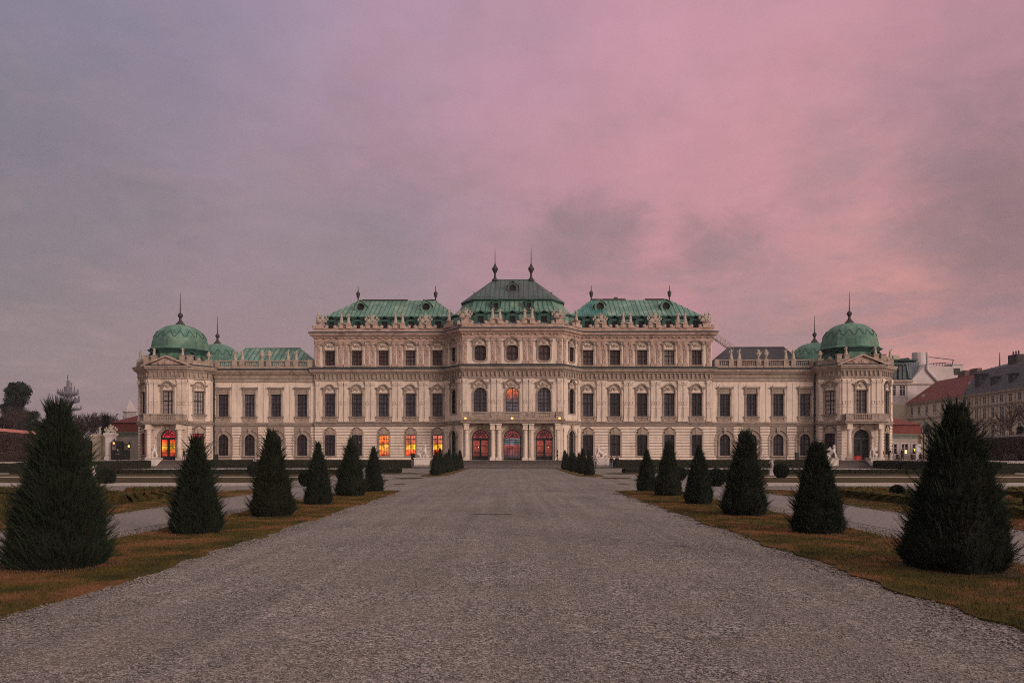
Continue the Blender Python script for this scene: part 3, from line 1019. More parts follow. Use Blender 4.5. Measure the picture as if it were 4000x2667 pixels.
    pd.build('pediment', TRIMU, palace)

    # pilasters of the tower, balcony porch
    for i, ss in ((1, (0.45, 3.72)), (2, (0.42, 1.18, 4.72, 5.48)), (3, (0.45, 3.02 if s < 0 else 3.72))):
        A, B = path[i], path[i + 1]
        L = math.hypot(B[0] - A[0], B[1] - A[1])
        M, _ = seg_matrix(A, B)
        if i != 2:
            ss = (0.42, L - 0.42)
        for a in ss:
            pl = MB(M)
            pl.box(a - 0.30, a + 0.30, -0.13, 0, 7.4, 12.7)
            pl.box(a - 0.38, a + 0.38, -0.2, 0, 7.0, 7.45)
            pl.box(a - 0.36, a + 0.36, -0.2, 0, 12.65, 12.78)
            pl.prism([(a - 0.30, 12.78), (a + 0.30, 12.78), (a + 0.44, 13.15), (a + 0.44, 13.27), (a - 0.44, 13.27), (a - 0.44, 13.15)], -0.26, 0)
            for dx in (-0.3, 0.3):
                pl.ell(a + dx, -0.27, 13.05, 0.14, 0.08, 0.13, 6, 4)
            pl.ring(shift(oval_loop(0.5, 0.6, 9.4), a), shift(oval_loop(0.36, 0.44, 9.48), a), -0.19, -0.1)
            pl.box(a - 0.28, a + 0.28, -0.18, -0.1, 9.05, 9.13)
            pl.build('pilaster', WALL, palace)
    # frieze brackets of the tower
    fr = MB()
    for i in (1, 2, 3):
        A, B = path[i], path[i + 1]
        fr.M, L = seg_matrix(A, B)
        n = int(L / 0.62)
        for k in range(n):
            a = (k + 0.5) * L / n
            fr.box(a - 0.10, a + 0.10, -0.26, 0, 13.85, 14.4)
            fr.ell(a, -0.2, 13.8, 0.11, 0.12, 0.16, 6, 4)
    fr.M = Matrix()
    fr.build('frieze', TRIM, palace)
    bc = MB()
    for dx in (-2.3, 2.3):
        cx_ = c0 + dx
        cy = -0.75
        bc.box(cx_ - 0.42, cx_ + 0.42, cy - 0.42, cy + 0.42, ZB, ZB + 0.38)
        bc.lathe(cx_, cy, [(0.40, ZB + 0.38), (0.40, ZB + 0.5), (0.32, ZB + 0.56), (0.33, ZB + 2.2), (0.28, 5.0), (0.34, 5.06), (0.34, 5.14), (0.29, 5.2), (0.34, 5.5), (0.46, 5.7)], 14)
        bc.box(cx_ - 0.46, cx_ + 0.46, cy - 0.46, 0.5, 5.7, 5.84)
        bc.box(cx_ - 0.38, cx_ + 0.38, cy - 0.38, 0.5, 5.84, 6.45)
        bc.build('porch_column', WALL, palace)
        bc = MB()
    bc = MB()
    bp = [(c0 - 3.3, 0.5), (c0 - 2.9, -1.15), (c0 + 2.9, -1.15), (c0 + 3.3, 0.5)]
    bc.sweep(bp, [(0, 6.45), (0.12, 6.48), (0.16, 6.64), (0.32, 6.74), (0.36, 6.90), (-0.1, 6.95)])
    bc.prism([(c0 - 3.2, 6.5), (c0 + 3.2, 6.5), (c0 + 3.2, 6.9), (c0 - 3.2, 6.9)], -1.1, 0.5)
    bc.box(c0 - 2.9, c0 + 2.9, -1.13, -0.87, 6.95, 7.12)
    bc.box(c0 - 2.95, c0 + 2.95, -1.18, -0.82, 7.85, 8.0)
    for a in (-1, 1):
        bc.box(c0 + a * 2.4 - 0.5, c0 + a * 2.4 + 0.5, -1.15, -0.85, 7.1, 7.86)
        bc.box(c0 + a * 1.35 - 0.5, c0 + a * 1.35 + 0.5, -1.12, -0.88, 7.1, 7.86) if a * s > 0 else None
        bc.box(c0 + a * 2.8 - 0.1, c0 + a * 2.8 + 0.1, -1.1, 0.5, 7.0, 7.95)
    x = -1.8
    while x < 1.81:
        bc.lathe(c0 + x, -1.0, [(0.08, 7.1), (0.05, 7.2), (0.095, 7.36), (0.045, 7.62), (0.08, 7.86)], 6)
        x += 0.27
    bc.build('balcony', TRIM, palace)

    # domes
    for (dx, dy, name) in ((52.1 * s, 5.05, 'dome'), (54.5 * s, 26.4, 'dome')):
        def octr(a, k=0.62):
            o = math.cos(PI / 8) / math.cos(((a + PI / 8) % (PI / 4)) - PI / 8)
            return 1 + (o - 1) * k
        dm = MB()
        N = 48
        prof = []
        for i in range(13):
            t = PI / 2 * i / 12
            prof.append((4.38 * (math.cos(t) ** 0.86) + 0.0, 18.35 + 3.85 * math.sin(t) ** 0.96))
        prof = [(4.62, 18.12), (4.58, 18.24), (4.40, 18.40)] + prof[1:-1] + [(0.75, 22.16), (0.62, 22.3)]
        vs = []
        for r_, z in prof:
            for k in range(N):
                a = 2 * PI * k / N
                rr = r_ * octr(a + PI / 8)
                vs.append((dx + rr * math.cos(a), dy + rr * math.sin(a), z))
        fs = [(i * N + k, i * N + (k + 1) % N, (i + 1) * N + (k + 1) % N, (i + 1) * N + k) for i in range(len(prof) - 1) for k in range(N)]
        fs.append(tuple((len(prof) - 1) * N + k for k in range(N)))
        dm.add(vs, fs)
        d_ = dm.build('dome', COPM, palace)
        # festoon line fixed on the dome
        fe = MB()
        pts = []
        for k in range(161):
            a = 2 * PI * k / 160
            z = 20.35 + 0.42 * math.cos(a * 16) - 0.12 * abs(math.sin(a * 16)) + (0.18 if math.cos(a * 8) > 0 else -0.12) * math.cos(a * 8)
            tt = math.asin(min(1, max(0, (z - 18.35) / 3.85)) ** (1 / 0.96))
            rr = (4.38 * math.cos(tt) ** 0.86 + 0.04) * octr(a + PI / 8)
            pts.append((dx + rr * math.cos(a), dy + rr * math.sin(a), z))
        fe.path(pts, 0.055, 4)
        fe.build('festoon', mat('festoon_copper', (0.035, 0.090, 0.068), (0.024, 0.062, 0.048), 1.5, 0.7), d_)
        dr = MB()
        dr.lathe(dx, dy, [(4.0, 15.3), (4.0, 17.55)], 8, PI / 8)
        dr.build('drum', COPM, palace)
        ev = MB()
        ev.lathe(dx, dy, [(4.05, 17.4), (4.35, 17.75), (4.72, 18.0), (4.72, 18.13), (4.3, 18.16)], 8, PI / 8)
        ev.build('dome_eave', COPL, palace)
        fi = MB()
        fi.lathe(dx, dy, [(0.72, 22.25), (0.66, 22.4), (0.42, 22.62), (0.40, 22.75), (0.24, 22.85), (0.17, 23.2), (0.22, 23.35), (0.38, 23.6), (0.40, 23.78), (0.28, 24.0), (0.12, 24.12), (0.09, 24.3), (0.06, 25.4), (0.025, 27.2)], 10)
        fi.build('finial', BRONZE, palace)
    # lucarne on the chamfers of the drum
    for a_ in (-45, -135):
        t = R(a_)
        lu = MB(Matrix.Translation((52.1 * s + 3.75 * math.cos(t), 5.05 + 3.75 * math.sin(t), 15.7)) @ Matrix.Rotation(t + PI / 2, 4, 'Z'))
        lu.ring(rect_loop(1.8, 1.55), rect_loop(1.1, 1.15, 0.1), -0.5, 0.4)
        lu.ribbon([(-1.15, 1.5), (-0.5, 1.6), (0, 1.95), (0.5, 1.6), (1.15, 1.5)], 0.14, -0.65, 0.4)
        o_ = lu.build('lucarne', COPL, palace)
        ln = MB(lu.M)
        ln.box(-0.58, 0.58, -0.3, -0.25, 0.05, 1.3)
        ln.build('pane', GLD, o_)
    # downpipe in the corner
    dp = MB()
    x = s * (OX1 - 0.55)
    dp.path([(x + s * 0.15, LY - 0.75, 15.2), (x + s * 0.12, LY - 0.75, 14.6), (x, LY - 0.2, 13.6), (x, LY - 0.2, ZB)], 0.11, 6)
    for z in (3, 5.5, 8, 10.5, 12.8):
        dp.box(x - 0.16, x + 0.16, LY - 0.36, LY, z, z + 0.1)
    dp.build('downpipe', IRON, palace)

wall.build('wall', WALL, palace)
rustw.build('ground_floor_wall', RUST, palace)
gfw.build('ground_floor_wall', GROOVE, palace)
band.build('rustication', RUST, palace)

# ---- string course, cornices, friezes of the main block
c_ = MB()
c_.sweep(MAINP[1:-1], [(0, 6.38), (0.14, 6.42), (0.18, 6.58), (0.30, 6.66), (0.34, 6.80), (0.10, 6.86), (0, 7.15)])
c_.build('string_course', TRIM, palace)
c_ = MB()
c_.sweep(MAINP[1:-1], [(0.35, 6.80), (0.36, 6.86), (0.08, 6.91)])
c_.build('cornice_flashing', HOODT, palace)
c_ = MB()
c_.sweep(MAINP, [(0, 13.25), (0.13, 13.3), (0.17, 13.42), (0.06, 13.5), (0.06, 14.3), (0.22, 14.38), (0.30, 14.55), (0.58, 14.66), (0.64, 14.86), (0.70, 14.92), (0.70, 15.06)])
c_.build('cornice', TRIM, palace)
c_ = MB()
c_.sweep(MAINP, [(0.72, 15.06), (0.74, 15.32), (0.0, 15.52)])
c_.build('cornice_flashing', GUTTER, palace)
c_ = MB()
c_.sweep(MAINP, [(0, 19.25), (0.12, 19.3), (0.16, 19.42), (0.05, 19.48), (0.05, 19.9), (0.26, 20.0), (0.34, 20.18), (0.66, 20.32), (0.72, 20.5), (0.80, 20.56), (0.80, 20.66)])
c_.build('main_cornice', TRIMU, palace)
c_ = MB()
c_.sweep(MAINP, [(0.82, 20.66), (0.84, 20.84), (0.0, 21.02), (-0.5, 21.02)])
c_.build('cornice_flashing', GUTTER, palace)
c_ = MB()
c_.sweep(MAINP, [(0.12, 20.9), (0.12, 21.35), (0.18, 21.38), (0.18, 21.46), (-0.4, 21.46), (-0.4, 20.9)])
c_.build('parapet', TRIMU, palace)
fr = MB()
fr2 = MB()
for i in range(1, 6):
    A, B = MAINP[i], MAINP[i + 1]
    fr.M, L = seg_matrix(A, B)
    fr2.M = fr.M
    n = int(L / 0.66)
    for k in range(n):
        a = (k + 0.5) * L / n
        fr.box(a - 0.10, a + 0.10, -0.28, 0, 13.85, 14.36)
        fr.ell(a, -0.2, 13.78, 0.11, 0.13, 0.18, 6, 4)
        if k % 2:
            fr.ell(a + 0.33, -0.06, 14.0, 0.12, 0.07, 0.17, 6, 4)
    n = int(L / 1.05)
    for k in range(n):
        a = (k + 0.5) * L / n
        fr2.box(a - 0.13, a + 0.13, -0.30, 0, 19.86, 20.14)
fr.M = fr2.M = Matrix()
fr.build('frieze', TRIM, palace)
fr2.build('dentil_row', TRIMU, palace)


# ---- pilasters
def pilaster_first(double=True):
    mb = MB()
    for dx in ((-0.42, 0.42) if double else (0,)):
        mb.box(dx - 0.34, dx + 0.34, -0.13, 0, 7.35, 12.62)
        mb.box(dx - 0.38, dx + 0.38, -0.20, 0, 7.0, 7.4)
        mb.box(dx - 0.36, dx + 0.36, -0.17, 0, 12.55, 12.68)
        mb.prism([(dx - 0.33, 12.68), (dx + 0.33, 12.68), (dx + 0.40, 13.1), (dx + 0.40, 13.28), (dx - 0.40, 13.28), (dx - 0.40, 13.1)], -0.24, 0)
        for e in (-0.28, 0.28):
            mb.ell(dx + e, -0.26, 13.02, 0.14, 0.09, 0.13, 6, 4)
            mb.ell(dx + e * 0.5, -0.23, 12.8, 0.09, 0.07, 0.12, 6, 4)
        mb.ring(shift(oval_loop(0.56, 0.62, 9.55), dx), shift(oval_loop(0.42, 0.48, 9.62), dx), -0.18, -0.12)
        mb.ell(dx, -0.14, 9.86, 0.10, 0.06, 0.10, 8, 4)
        mb.box(dx - 0.30, dx + 0.30, -0.18, -0.12, 9.10, 9.17)
        mb.box(dx - 0.30, dx - 0.25, -0.165, -0.12, 7.6, 9.1)
        mb.box(dx + 0.25, dx + 0.30, -0.165, -0.12, 7.6, 9.1)
    return mb.mesh('pilaster', WALL)


def pilaster_second(double=True):
    mb = MB()
    for dx in ((-0.42, 0.42) if double else (0,)):
        mb.prism([(dx - 0.24, 15.95), (dx + 0.24, 15.95), (dx + 0.34, 18.9), (dx - 0.34, 18.9)], -0.13, 0)
        mb.box(dx - 0.36, dx + 0.36, -0.18, 0, 15.5, 15.95)
        mb.box(dx - 0.38, dx + 0.38, -0.22, 0, 18.9, 19.28)
        mb.ell(dx, -0.17, 18.65, 0.22, 0.10, 0.22, 6, 4)
        for k in range(6):
            mb.ell(dx + 0.05 * (-1) ** k, -0.14, 16.3 + k * 0.38, 0.13 - 0.01 * (k % 3), 0.07, 0.15, 6, 4)
    return mb.mesh('pilaster', TRIMU)


PF, PF1, PS, PS1 = pilaster_first(), pilaster_first(False), pilaster_second(), pilaster_second(False)
MIDX = [13.72, 17.88, 22.06, 26.2]
for s in (-1, 1):
    for x in MIDX:
        link('pilaster', PF, palace, (s * x, 4.1, 0))
        link('pilaster', PS, palace, (s * x, 4.1, 0))
    for x, a, b in ((30.18, PF1, PS1),):
        link('pilaster', a, palace, (s * x, 4.1, 0))
        link('pilaster', b, palace, (s * x, 4.1, 0))
    for x in (2.39,):
        link('pilaster', PF, palace, (s * x, 0, 0))
        link('pilaster', PS, palace, (s * x, 0, 0))
    link('pilaster', PF1, palace, (s * 7.08, 0, 0))
    link('pilaster', PS1, palace, (s * 7.08, 0, 0))
    A, B = ((-10.44, 4.1), (-7.5, 0)) if s < 0 else ((7.5, 0), (10.44, 4.1))
    rz = math.atan2(B[1] - A[1], B[0] - A[0])
    M, L = seg_matrix(A, B)
    for a in (0.5, L - 0.5):
        p_ = M @ Vector((a, 0, 0))
        link('pilaster', PF1, palace, (p_.x, p_.y, 0), rz)
        link('pilaster', PS1, palace, (p_.x, p_.y, 0), rz)
        q_ = MB()
        q_.box(-0.34, 0.34, -0.15, 0, ZB, 5.4)
        q_.box(-0.4, 0.4, -0.22, 0, 5.4, 5.9)
        q_.box(-0.4, 0.4, -0.22, 0, ZB, ZB + 0.4)
        link('pilaster', q_.mesh('pilaster', WALL), palace, (p_.x, p_.y, 0), rz)

# ---- portico and its balcony
CY = -1.55
for x in (-6.72, -2.86, -1.94, 1.94, 2.86, 6.72):
    c_ = MB()
    c_.box(x - 0.42, x + 0.42, CY - 0.42, CY + 0.42, ZB, ZB + 0.36)
    c_.lathe(x, CY, [(0.40, ZB + 0.36), (0.40, ZB + 0.46), (0.30, ZB + 0.54), (0.31, ZB + 1.8), (0.265, 5.15), (0.33, 5.2), (0.33, 5.3), (0.28, 5.36), (0.30, 5.6)], 16)
    c_.box(x - 0.40, x + 0.40, CY - 0.40, CY + 0.40, 5.58, 5.72)
    c_.box(x - 0.34, x + 0.34, CY - 0.34, CY + 0.34, 5.72, 6.35)
    c_.box(x - 0.43, x + 0.43, CY - 0.43, CY + 0.43, 6.3, 6.5)
    c_.build('portico_column', WALL, palace)
    c_ = MB()
    c_.box(x - 0.36, x + 0.36, -0.28, 0.0, ZB, 6.42)
    c_.build('pilaster', WALL, palace)
c_ = MB()
c_.box(-7.3, 7.3, CY - 0.35, 0.0, 6.5, 6.86)
for s in (-1, 1):
    c_.box(s * 7.3 - 0.02, s * 7.3 + 0.02, CY, 0, 6.5, 6.86)
c_.sweep([(-7.45, 0.0), (-7.45, CY - 0.35), (7.45, CY - 0.35), (7.45, 0.0)], [(0, 6.55), (0.12, 6.6), (0.16, 6.86), (0.34, 6.96), (0.40, 7.1), (0.40, 7.16), (-0.15, 7.22)])
c_.box(-7.4, 7.4, CY - 0.3, 0.0, 6.9, 7.15)
for x in (-4.78, 0, 4.78):
    c_.ell(x, -0.2, 6.2, 0.3, 0.3, 0.4, 8, 5)
c_.build('portico_entablature', TRIM, palace)
c_ = MB()
y = CY - 0.12
c_.box(-7.35, 7.35, y - 0.2, y + 0.2, 7.18, 7.36)
c_.box(-7.4, 7.4, y - 0.22, y + 0.22, 8.05, 8.22)
for x in (-7.0, -2.4, 2.4, 7.0):
    c_.box(x - 0.55, x + 0.55, y - 0.26, y + 0.26, 7.2, 8.26)
for x in (-5.9, 5.9, -3.6, 3.6, -1.35, 1.35):
    c_.box(x - 0.30, x + 0.30, y - 0.2, y + 0.2, 7.3, 8.1)
x = -6.4
while x < 6.45:
    if abs(abs(x) - 2.4) > 0.58:
        c_.lathe(x, y, [(0.085, 7.36), (0.05, 7.45), (0.10, 7.62), (0.045, 7.86), (0.085, 8.05)], 6)
    x += 0.285
for s in (-1, 1):
    c_.box(s * 7.2 - 0.15, s * 7.2 + 0.15, y, 0, 7.2, 8.2)
c_.build('balcony', TRIM, palace)
for x in (-6.85, 0, 6.95):
    l_ = MB()
    l_.lathe(x, CY - 0.62, [(0.10, 7.0), (0.13, 7.05), (0.17, 7.28), (0.05, 7.4)], 8)
    o_ = l_.build('wall_lamp', BRONZE, palace)
    l_ = MB()
    l_.ell(x, CY - 0.70, 7.25, 0.19, 0.14, 0.15, 10, 6)
    l_.build('bulb', LAMP, o_)

# lit top of the middle hall window: the chandelier lights its lunette
hall = [o for o in palace.children if o.name.startswith('window') and abs(o.location.x) < 0.1 and 8 < o.location.z < 9][0]
LITH = lit('lit_chandelier', [(0.0, (0.085, 0.065, 0.09)), (0.25, (0.09, 0.07, 0.10)), (0.52, (0.14, 0.08, 0.09)), (0.60, (0.42, 0.10, 0.08)), (0.72, (0.7, 0.12, 0.06)), (0.86, (1.0, 0.17, 0.03)), (1.0, (1.0, 0.22, 0.03))], 0.8, 6, 2.5)
for ch in hall.children:
    if ch.name.startswith('pane'):
        ch.data = pane_mesh('arch', 1.95, 3.8).mesh('pane', LITH)

# ---- roofs
SKW = []


def seams(mb, quad, n, r=0.038):
    """standing seams on a sloped quad: a, b along the foot, c, d along the top"""
    a, b, c, d = [Vector(v) for v in quad]
    mb.cur = 1
    for k in range(n + 1):
        t = k / n
        mb.tube(a.lerp(b, t), d.lerp(c, t), r, n=4)
    mb.cur = 0


def clip_seams(mb, x0, x1, xt0, xt1, y0, y1, z0, z1, step, r=0.038):
    """vertical seams on a trapezoid slope whose sides lean inwards"""
    x = x0 + step / 2
    mb.cur = 1
    while x < x1:
        f_ = 1.0
        if x < xt0:
            f_ = (x - x0) / (xt0 - x0)
        if x > xt1:
            f_ = min(f_, (x1 - x) / (x1 - xt1))
        if f_ > 0.05:
            mb.tube((x, y0, z0), (x, y0 + (y1 - y0) * f_, z0 + (z1 - z0) * f_), r, n=4)
        x += step
    mb.cur = 0


for s in (-1, 1):
    lo = MB()
    # steep lower roof
    X0, X1 = 29.75, 8.8
    vs = [(s * X0, 5.0, 21.0), (s * X1, 5.0, 21.0), (s * X1, 19.2, 21.0), (s * X0, 19.2, 21.0),
          (s * (X0 - 0.55), 5.75, 23.25), (s * X1, 5.75, 23.25), (s * X1, 18.5, 23.25), (s * (X0 - 0.55), 18.5, 23.25)]
    lo.add(vs, [(0, 1, 5, 4), (1, 2, 6, 5), (2, 3, 7, 6), (3, 0, 4, 7), (4, 5, 6, 7)])
    lo.build('lower_roof', COPD if False else COP, palace)
    ev = MB()
    ev.sweep([(-29.1, 18.5), (-29.1, 5.7), (-8.9, 5.7)] if s < 0 else [(8.9, 5.7), (29.1, 5.7), (29.1, 18.5)], [(0, 23.0), (0.12, 23.1), (0.30, 23.28), (0.46, 23.36), (0.46, 23.52), (0, 23.6)])
    ev.build('roof_eave', COPL, palace)
    up = MB()
    ex0, ex1, rx0, rx1 = 29.5, 8.7, 25.6, 12.75
    vs = [(s * ex0, 5.25, 23.5), (s * ex1, 5.25, 23.5), (s * ex1, 18.9, 23.5), (s * ex0, 18.9, 23.5), (s * rx0, 12.0, 27.3), (s * rx1, 12.0, 27.3)]
    up.add(vs, [(0, 1, 5, 4), (1, 2, 5), (2, 3, 4, 5), (3, 0, 4), (0, 3, 2, 1)])
    a, b, c, d = (-ex0, -ex1, -rx0, -rx1) if s < 0 else (ex1, ex0, rx1, rx0)
    clip_seams(up, a, b, c, d, 5.25, 12.0, 23.52, 27.32, 0.72)
    up.build('upper_roof', [COP, COPL], palace)
    if s > 0:      # two patches of newer, bluer sheet beside the middle pavilion
        up = MB()
        sl = (27.3 - 23.5) / 6.75
        pts = [(9.6, 0.05), (14.6, 0.05), (14.6, 0.98), (13.2, 0.98), (12.2, 0.80)]
        nrm = Vector((0, -sl, 1)).normalized() * 0.03
        vs = [(x, 5.25 + 6.75 * f_ + nrm.y, 23.5 + 3.8 * f_ + nrm.z) for x, f_ in pts]
        up.add(vs, [(0, 1, 2, 3, 4)])
        x = 10.2
        while x < 14.5:
            ft = 0.98 if x > 13.2 else 0.05 + (x - 9.6) * 0.28
            up.tube((x, 5.25 + 6.75 * 0.05, 23.56 + 3.8 * 0.05), (x, 5.25 + 6.75 * ft, 23.56 + 3.8 * ft), 0.035, n=4)
            x += 0.72
        up.build('new_roof_sheet', COPT, palace)
    rc = MB()
    for x0, x1 in (((25.0, 17.4), (14.9, 12.9)) if s < 0 else ((12.8, 18.4), (24.8, 18.9 if False else 21.6))):
        rc.box(min(s * x0, s * x1), max(s * x0, s * x1), 11.8, 12.2, 27.2, 27.48)
    if s > 0:
        rc.box(16.6, 17.2, 12.6, 13.2, 26.5, 27.9)
    rc.build('ridge_cap', GUTTER, palace)
    for x in (25.6, 12.8):
        fi = MB()
        fi.lathe(s * x, 12.0, [(0.12, 27.2), (0.10, 27.7), (0.20, 27.85), (0.32, 28.35), (0.34, 28.55), (0.16, 28.75), (0.07, 28.9), (0.04, 29.7)], 8)
        fi.build('finial', BRONZE, palace)
    for x in (24.3, 13.85):
        oc = MB()
        n = 14
        lo_ = [(s * x + 0.92 * math.cos(2 * PI * k / n), 25.45 + 0.92 * math.sin(2 * PI * k / n)) for k in range(n)]
        li_ = [(s * x + 0.62 * math.cos(2 * PI * k / n), 25.45 + 0.62 * math.sin(2 * PI * k / n)) for k in range(n)]
        oc.ring(lo_, li_, 7.6, 10.2)
        oc.ribbon([(s * x - 1.05, 25.6), (s * x - 0.6, 26.15), (s * x, 26.5), (s * x + 0.6, 26.15), (s * x + 1.05, 25.6)], 0.12, 7.4, 10.2)
        oc.box(s * x - 1.1, s * x + 1.1, 7.3, 8.6, 24.35, 24.6)
        o_ = oc.build('round_dormer', COP, palace)
        oc = MB()
        oc.prism([(a_ * 1.0, b_) for a_, b_ in li_], 8.0, 8.05)
        oc.build('opening', GLD, o_)


def dormer(x, y, z, w_=1.7, h=1.75, mt=COPL, rz=0.0):
    mb = MB()
    mb.ring(rect_loop(w_, h), rect_loop(w_ - 0.8, h - 0.45, 0.08), -0.35, 0.9)
    mb.ribbon([(-w_ / 2 - 0.25, h), (-0.55, h + 0.06), (-0.25, h + 0.28), (0, h + 0.42), (0.25, h + 0.28), (0.55, h + 0.06), (w_ / 2 + 0.25, h)], 0.13, -0.5, 0.9)
    for sx in (-1, 1):
        mb.box(sx * (w_ / 2) - 0.12, sx * (w_ / 2) + 0.12, -0.4, -0.2, 0, h - 0.3)
    o_ = link('dormer', mb.mesh('dormer', mt), palace, (x, y, z), rz)
    pn = MB()
    pn.box(-w_ / 2 + 0.2, w_ / 2 - 0.2, -0.05, 0.0, 0.05, h - 0.25)
    pn.build('pane', GLD, o_)
    fr_ = MB()
    fr_.box(-0.03, 0.03, -0.1, -0.05, 0.05, h - 0.3)
    fr_.build('mullion', FRAME, o_)


for s in (-1, 1):
    for x in WX:
        dormer(s * x, 5.15, 21.25)
for x in (-4.78, 0, 4.78):
    dormer(x, 1.0, 21.35)

# middle pavilion roof
f0 = [(-9.9, 16.5), (-9.9, 4.7), (-7.05, 0.75), (7.05, 0.75), (9.9, 4.7), (9.9, 16.5)]
f1_ = [(-9.4, 16.0), (-9.4, 5.1), (-6.45, 1.35), (6.45, 1.35), (9.4, 5.1), (9.4, 16.0)]
f2_ = [(-7.7, 15.0), (-7.7, 5.3), (-5.85, 2.2), (5.85, 2.2), (7.7, 5.3), (7.7, 15.0)]


def band_between(mb, fa, za, fb, zb, nseam=0):
    n = len(fa)
    vs = [(x, y, za) for x, y in fa] + [(x, y, zb) for x, y in fb]
    mb.add(vs, [(i, (i + 1) % n, (i + 1) % n + n, i + n) for i in range(n)])
    if nseam:
        for i in range(1, 4):
            L = math.hypot(fa[i + 1][0] - fa[i][0], fa[i + 1][1] - fa[i][1])
            seams(mb, [(*fa[i], za + 0.02), (*fa[i + 1], za + 0.02), (*fb[i + 1], zb + 0.02), (*fb[i], zb + 0.02)], max(2, int(L / nseam)))


t1 = MB()
band_between(t1, f0, 21.1, f1_, 23.35)
t1.build('lower_roof', COP, palace)
ev = MB()
ev.sweep(f1_, [(-0.1, 23.1), (0.14, 23.2), (0.28, 23.36), (0.28, 23.52), (-0.3, 23.6)])
ev.build('roof_eave', COPL, palace)
t2 = MB()
fm = [(a[0] * 0.62 + b[0] * 0.38, a[1] * 0.62 + b[1] * 0.38) for a, b in zip(f2_, f1_)]
band_between(t2, f1_, 23.5, fm, 24.45, 0.0)
band_between(t2, fm, 24.45, f2_, 25.45, 0.0)
seams(t2, [(-6.4, 1.33, 23.52), (6.4, 1.33, 23.52), (5.85, 2.18, 25.45), (-5.85, 2.18, 25.45)], 17)
t2.build('middle_roof', [COP, COPL], palace)
ev = MB()
ev.sweep(f2_, [(0, 25.2), (0.15, 25.35), (0.38, 25.45), (0.38, 25.6), (-0.3, 25.66)])
ev.build('roof_eave', COPL, palace)
t3 = MB()
fe_ = [(-8.05, 15.3), (-8.05, 5.15), (-6.05, 1.9), (6.05, 1.9), (8.05, 5.15), (8.05, 15.3)]
rl, rr_ = (-3.25, 9.0, 29.95), (3.25, 9.0, 29.95)
vs = [(x, y, 25.6) for x, y in fe_] + [rl, rr_]
t3.add(vs, [(2, 3, 7, 6), (1, 2, 6), (3, 4, 7), (0, 1, 6), (4, 5, 7), (5, 0, 6, 7)])
clip_seams(t3, -6.05, 6.05, -3.25, 3.25, 1.9, 9.0, 25.63, 29.98, 0.74)
t3.tube((-5.75, 2.6, 26.06), (5.75, 2.6, 26.06), 0.05, n=4)
t3.box(-3.4, 3.4, 8.9, 9.1, 29.9, 30.05)
t3.build('upper_roof', [COPD, COPL], palace)
for s in (-1, 1):
    e_ = MB()
    e_.prism([(s * 6.05, 26.4), (s * 4.2, 27.35), (s * 6.0, 27.3), (s * 6.2, 27.55)], 6.0, 9.0)
    e_.build('side_gablet', COPL, palace)
    fi = MB()
    fi.lathe(s * 2.9, 9.0, [(0.55, 29.8), (0.5, 30.05), (0.22, 30.3), (0.15, 30.9), (0.2, 31.1), (0.42, 31.5), (0.50, 31.75), (0.46, 31.9), (0.30, 32.1), (0.12, 32.5), (0.07, 32.7), (0.05, 34.0), (0.02, 35.2)], 12)
    fi.build('finial', BRONZE, palace)
    lu = MB(Matrix.Translation((s * 2.5, 1.5, 23.85)))
    lu.ring(rect_loop(1.25, 1.2), rect_loop(0.7, 0.8, 0.15), -0.3, 0.7)
    lu.ribbon([(-0.8, 1.15), (-0.35, 1.25), (0, 1.45), (0.35, 1.25), (0.8, 1.15)], 0.1, -0.42, 0.7)
    o_ = lu.build('dormer', COPL, palace)
    ln = MB(lu.M)
    ln.box(-0.36, 0.36, 0.0, 0.05, 0.1, 1.0)
    ln.build('pane', GLD, o_)
oc = MB()
n = 14
zc, yc = 27.75, 4.6
lo_ = [(0.85 * math.cos(2 * PI * k / n), zc + 0.85 * math.sin(2 * PI * k / n)) for k in range(n)]
li_ = [(0.55 * math.cos(2 * PI * k / n), zc + 0.55 * math.sin(2 * PI * k / n)) for k in range(n)]
oc.ring(lo_, li_, yc, yc + 2)
oc.ribbon([(-0.95, zc + 0.3), (-0.4, zc + 0.75), (0, zc + 1.1), (0.4, zc + 0.75), (0.95, zc + 0.3)], 0.1, yc - 0.1, yc + 2)
o_ = oc.build('round_dormer', COPD, palace)
oc = MB()
oc.prism(li_, yc + 0.3, yc + 0.35)
oc.build('opening', GLD, o_)


# ---- pedestals on the parapet
def pedestal_mesh(single=False):
    mb = MB()
    if single:
        mb.box(-0.55, 0.55, -0.35, 0.35, 21.4, 22.35)
        mb.box(-0.62, 0.62, -0.42, 0.42, 22.3, 22.45)
        mb.box(-1.2, 1.2, -0.3, 0.3, 21.4, 21.62)
        for s in (-1, 1):
            mb.ell(s * 1.0, -0.1, 21.75, 0.3, 0.25, 0.27, 8, 5)
    else:
        for s in (-1, 1):
            mb.box(s * 0.55 - 0.33, s * 0.55 + 0.33, -0.32, 0.32, 21.4, 22.1)
            mb.prism([(s * 0.88, 21.45), (s * 1.75, 21.45), (s * 1.5, 21.65), (s * 1.15, 21.72), (s * 0.95, 22.0), (s * 0.88, 22.1)], -0.2, 0.2)
            mb.ell(s * 1.55, -0.05, 21.72, 0.30, 0.25, 0.27, 8, 5)
            mb.lathe(s * 0.10, 0, [(0.07, 21.5), (0.04, 21.6), (0.08, 21.75), (0.04, 21.95), (0.07, 22.1)], 6)
        mb.box(-0.95, 0.95, -0.38, 0.38, 22.08, 22.24)
    return mb.mesh('parapet_pedestal', TRIMU)


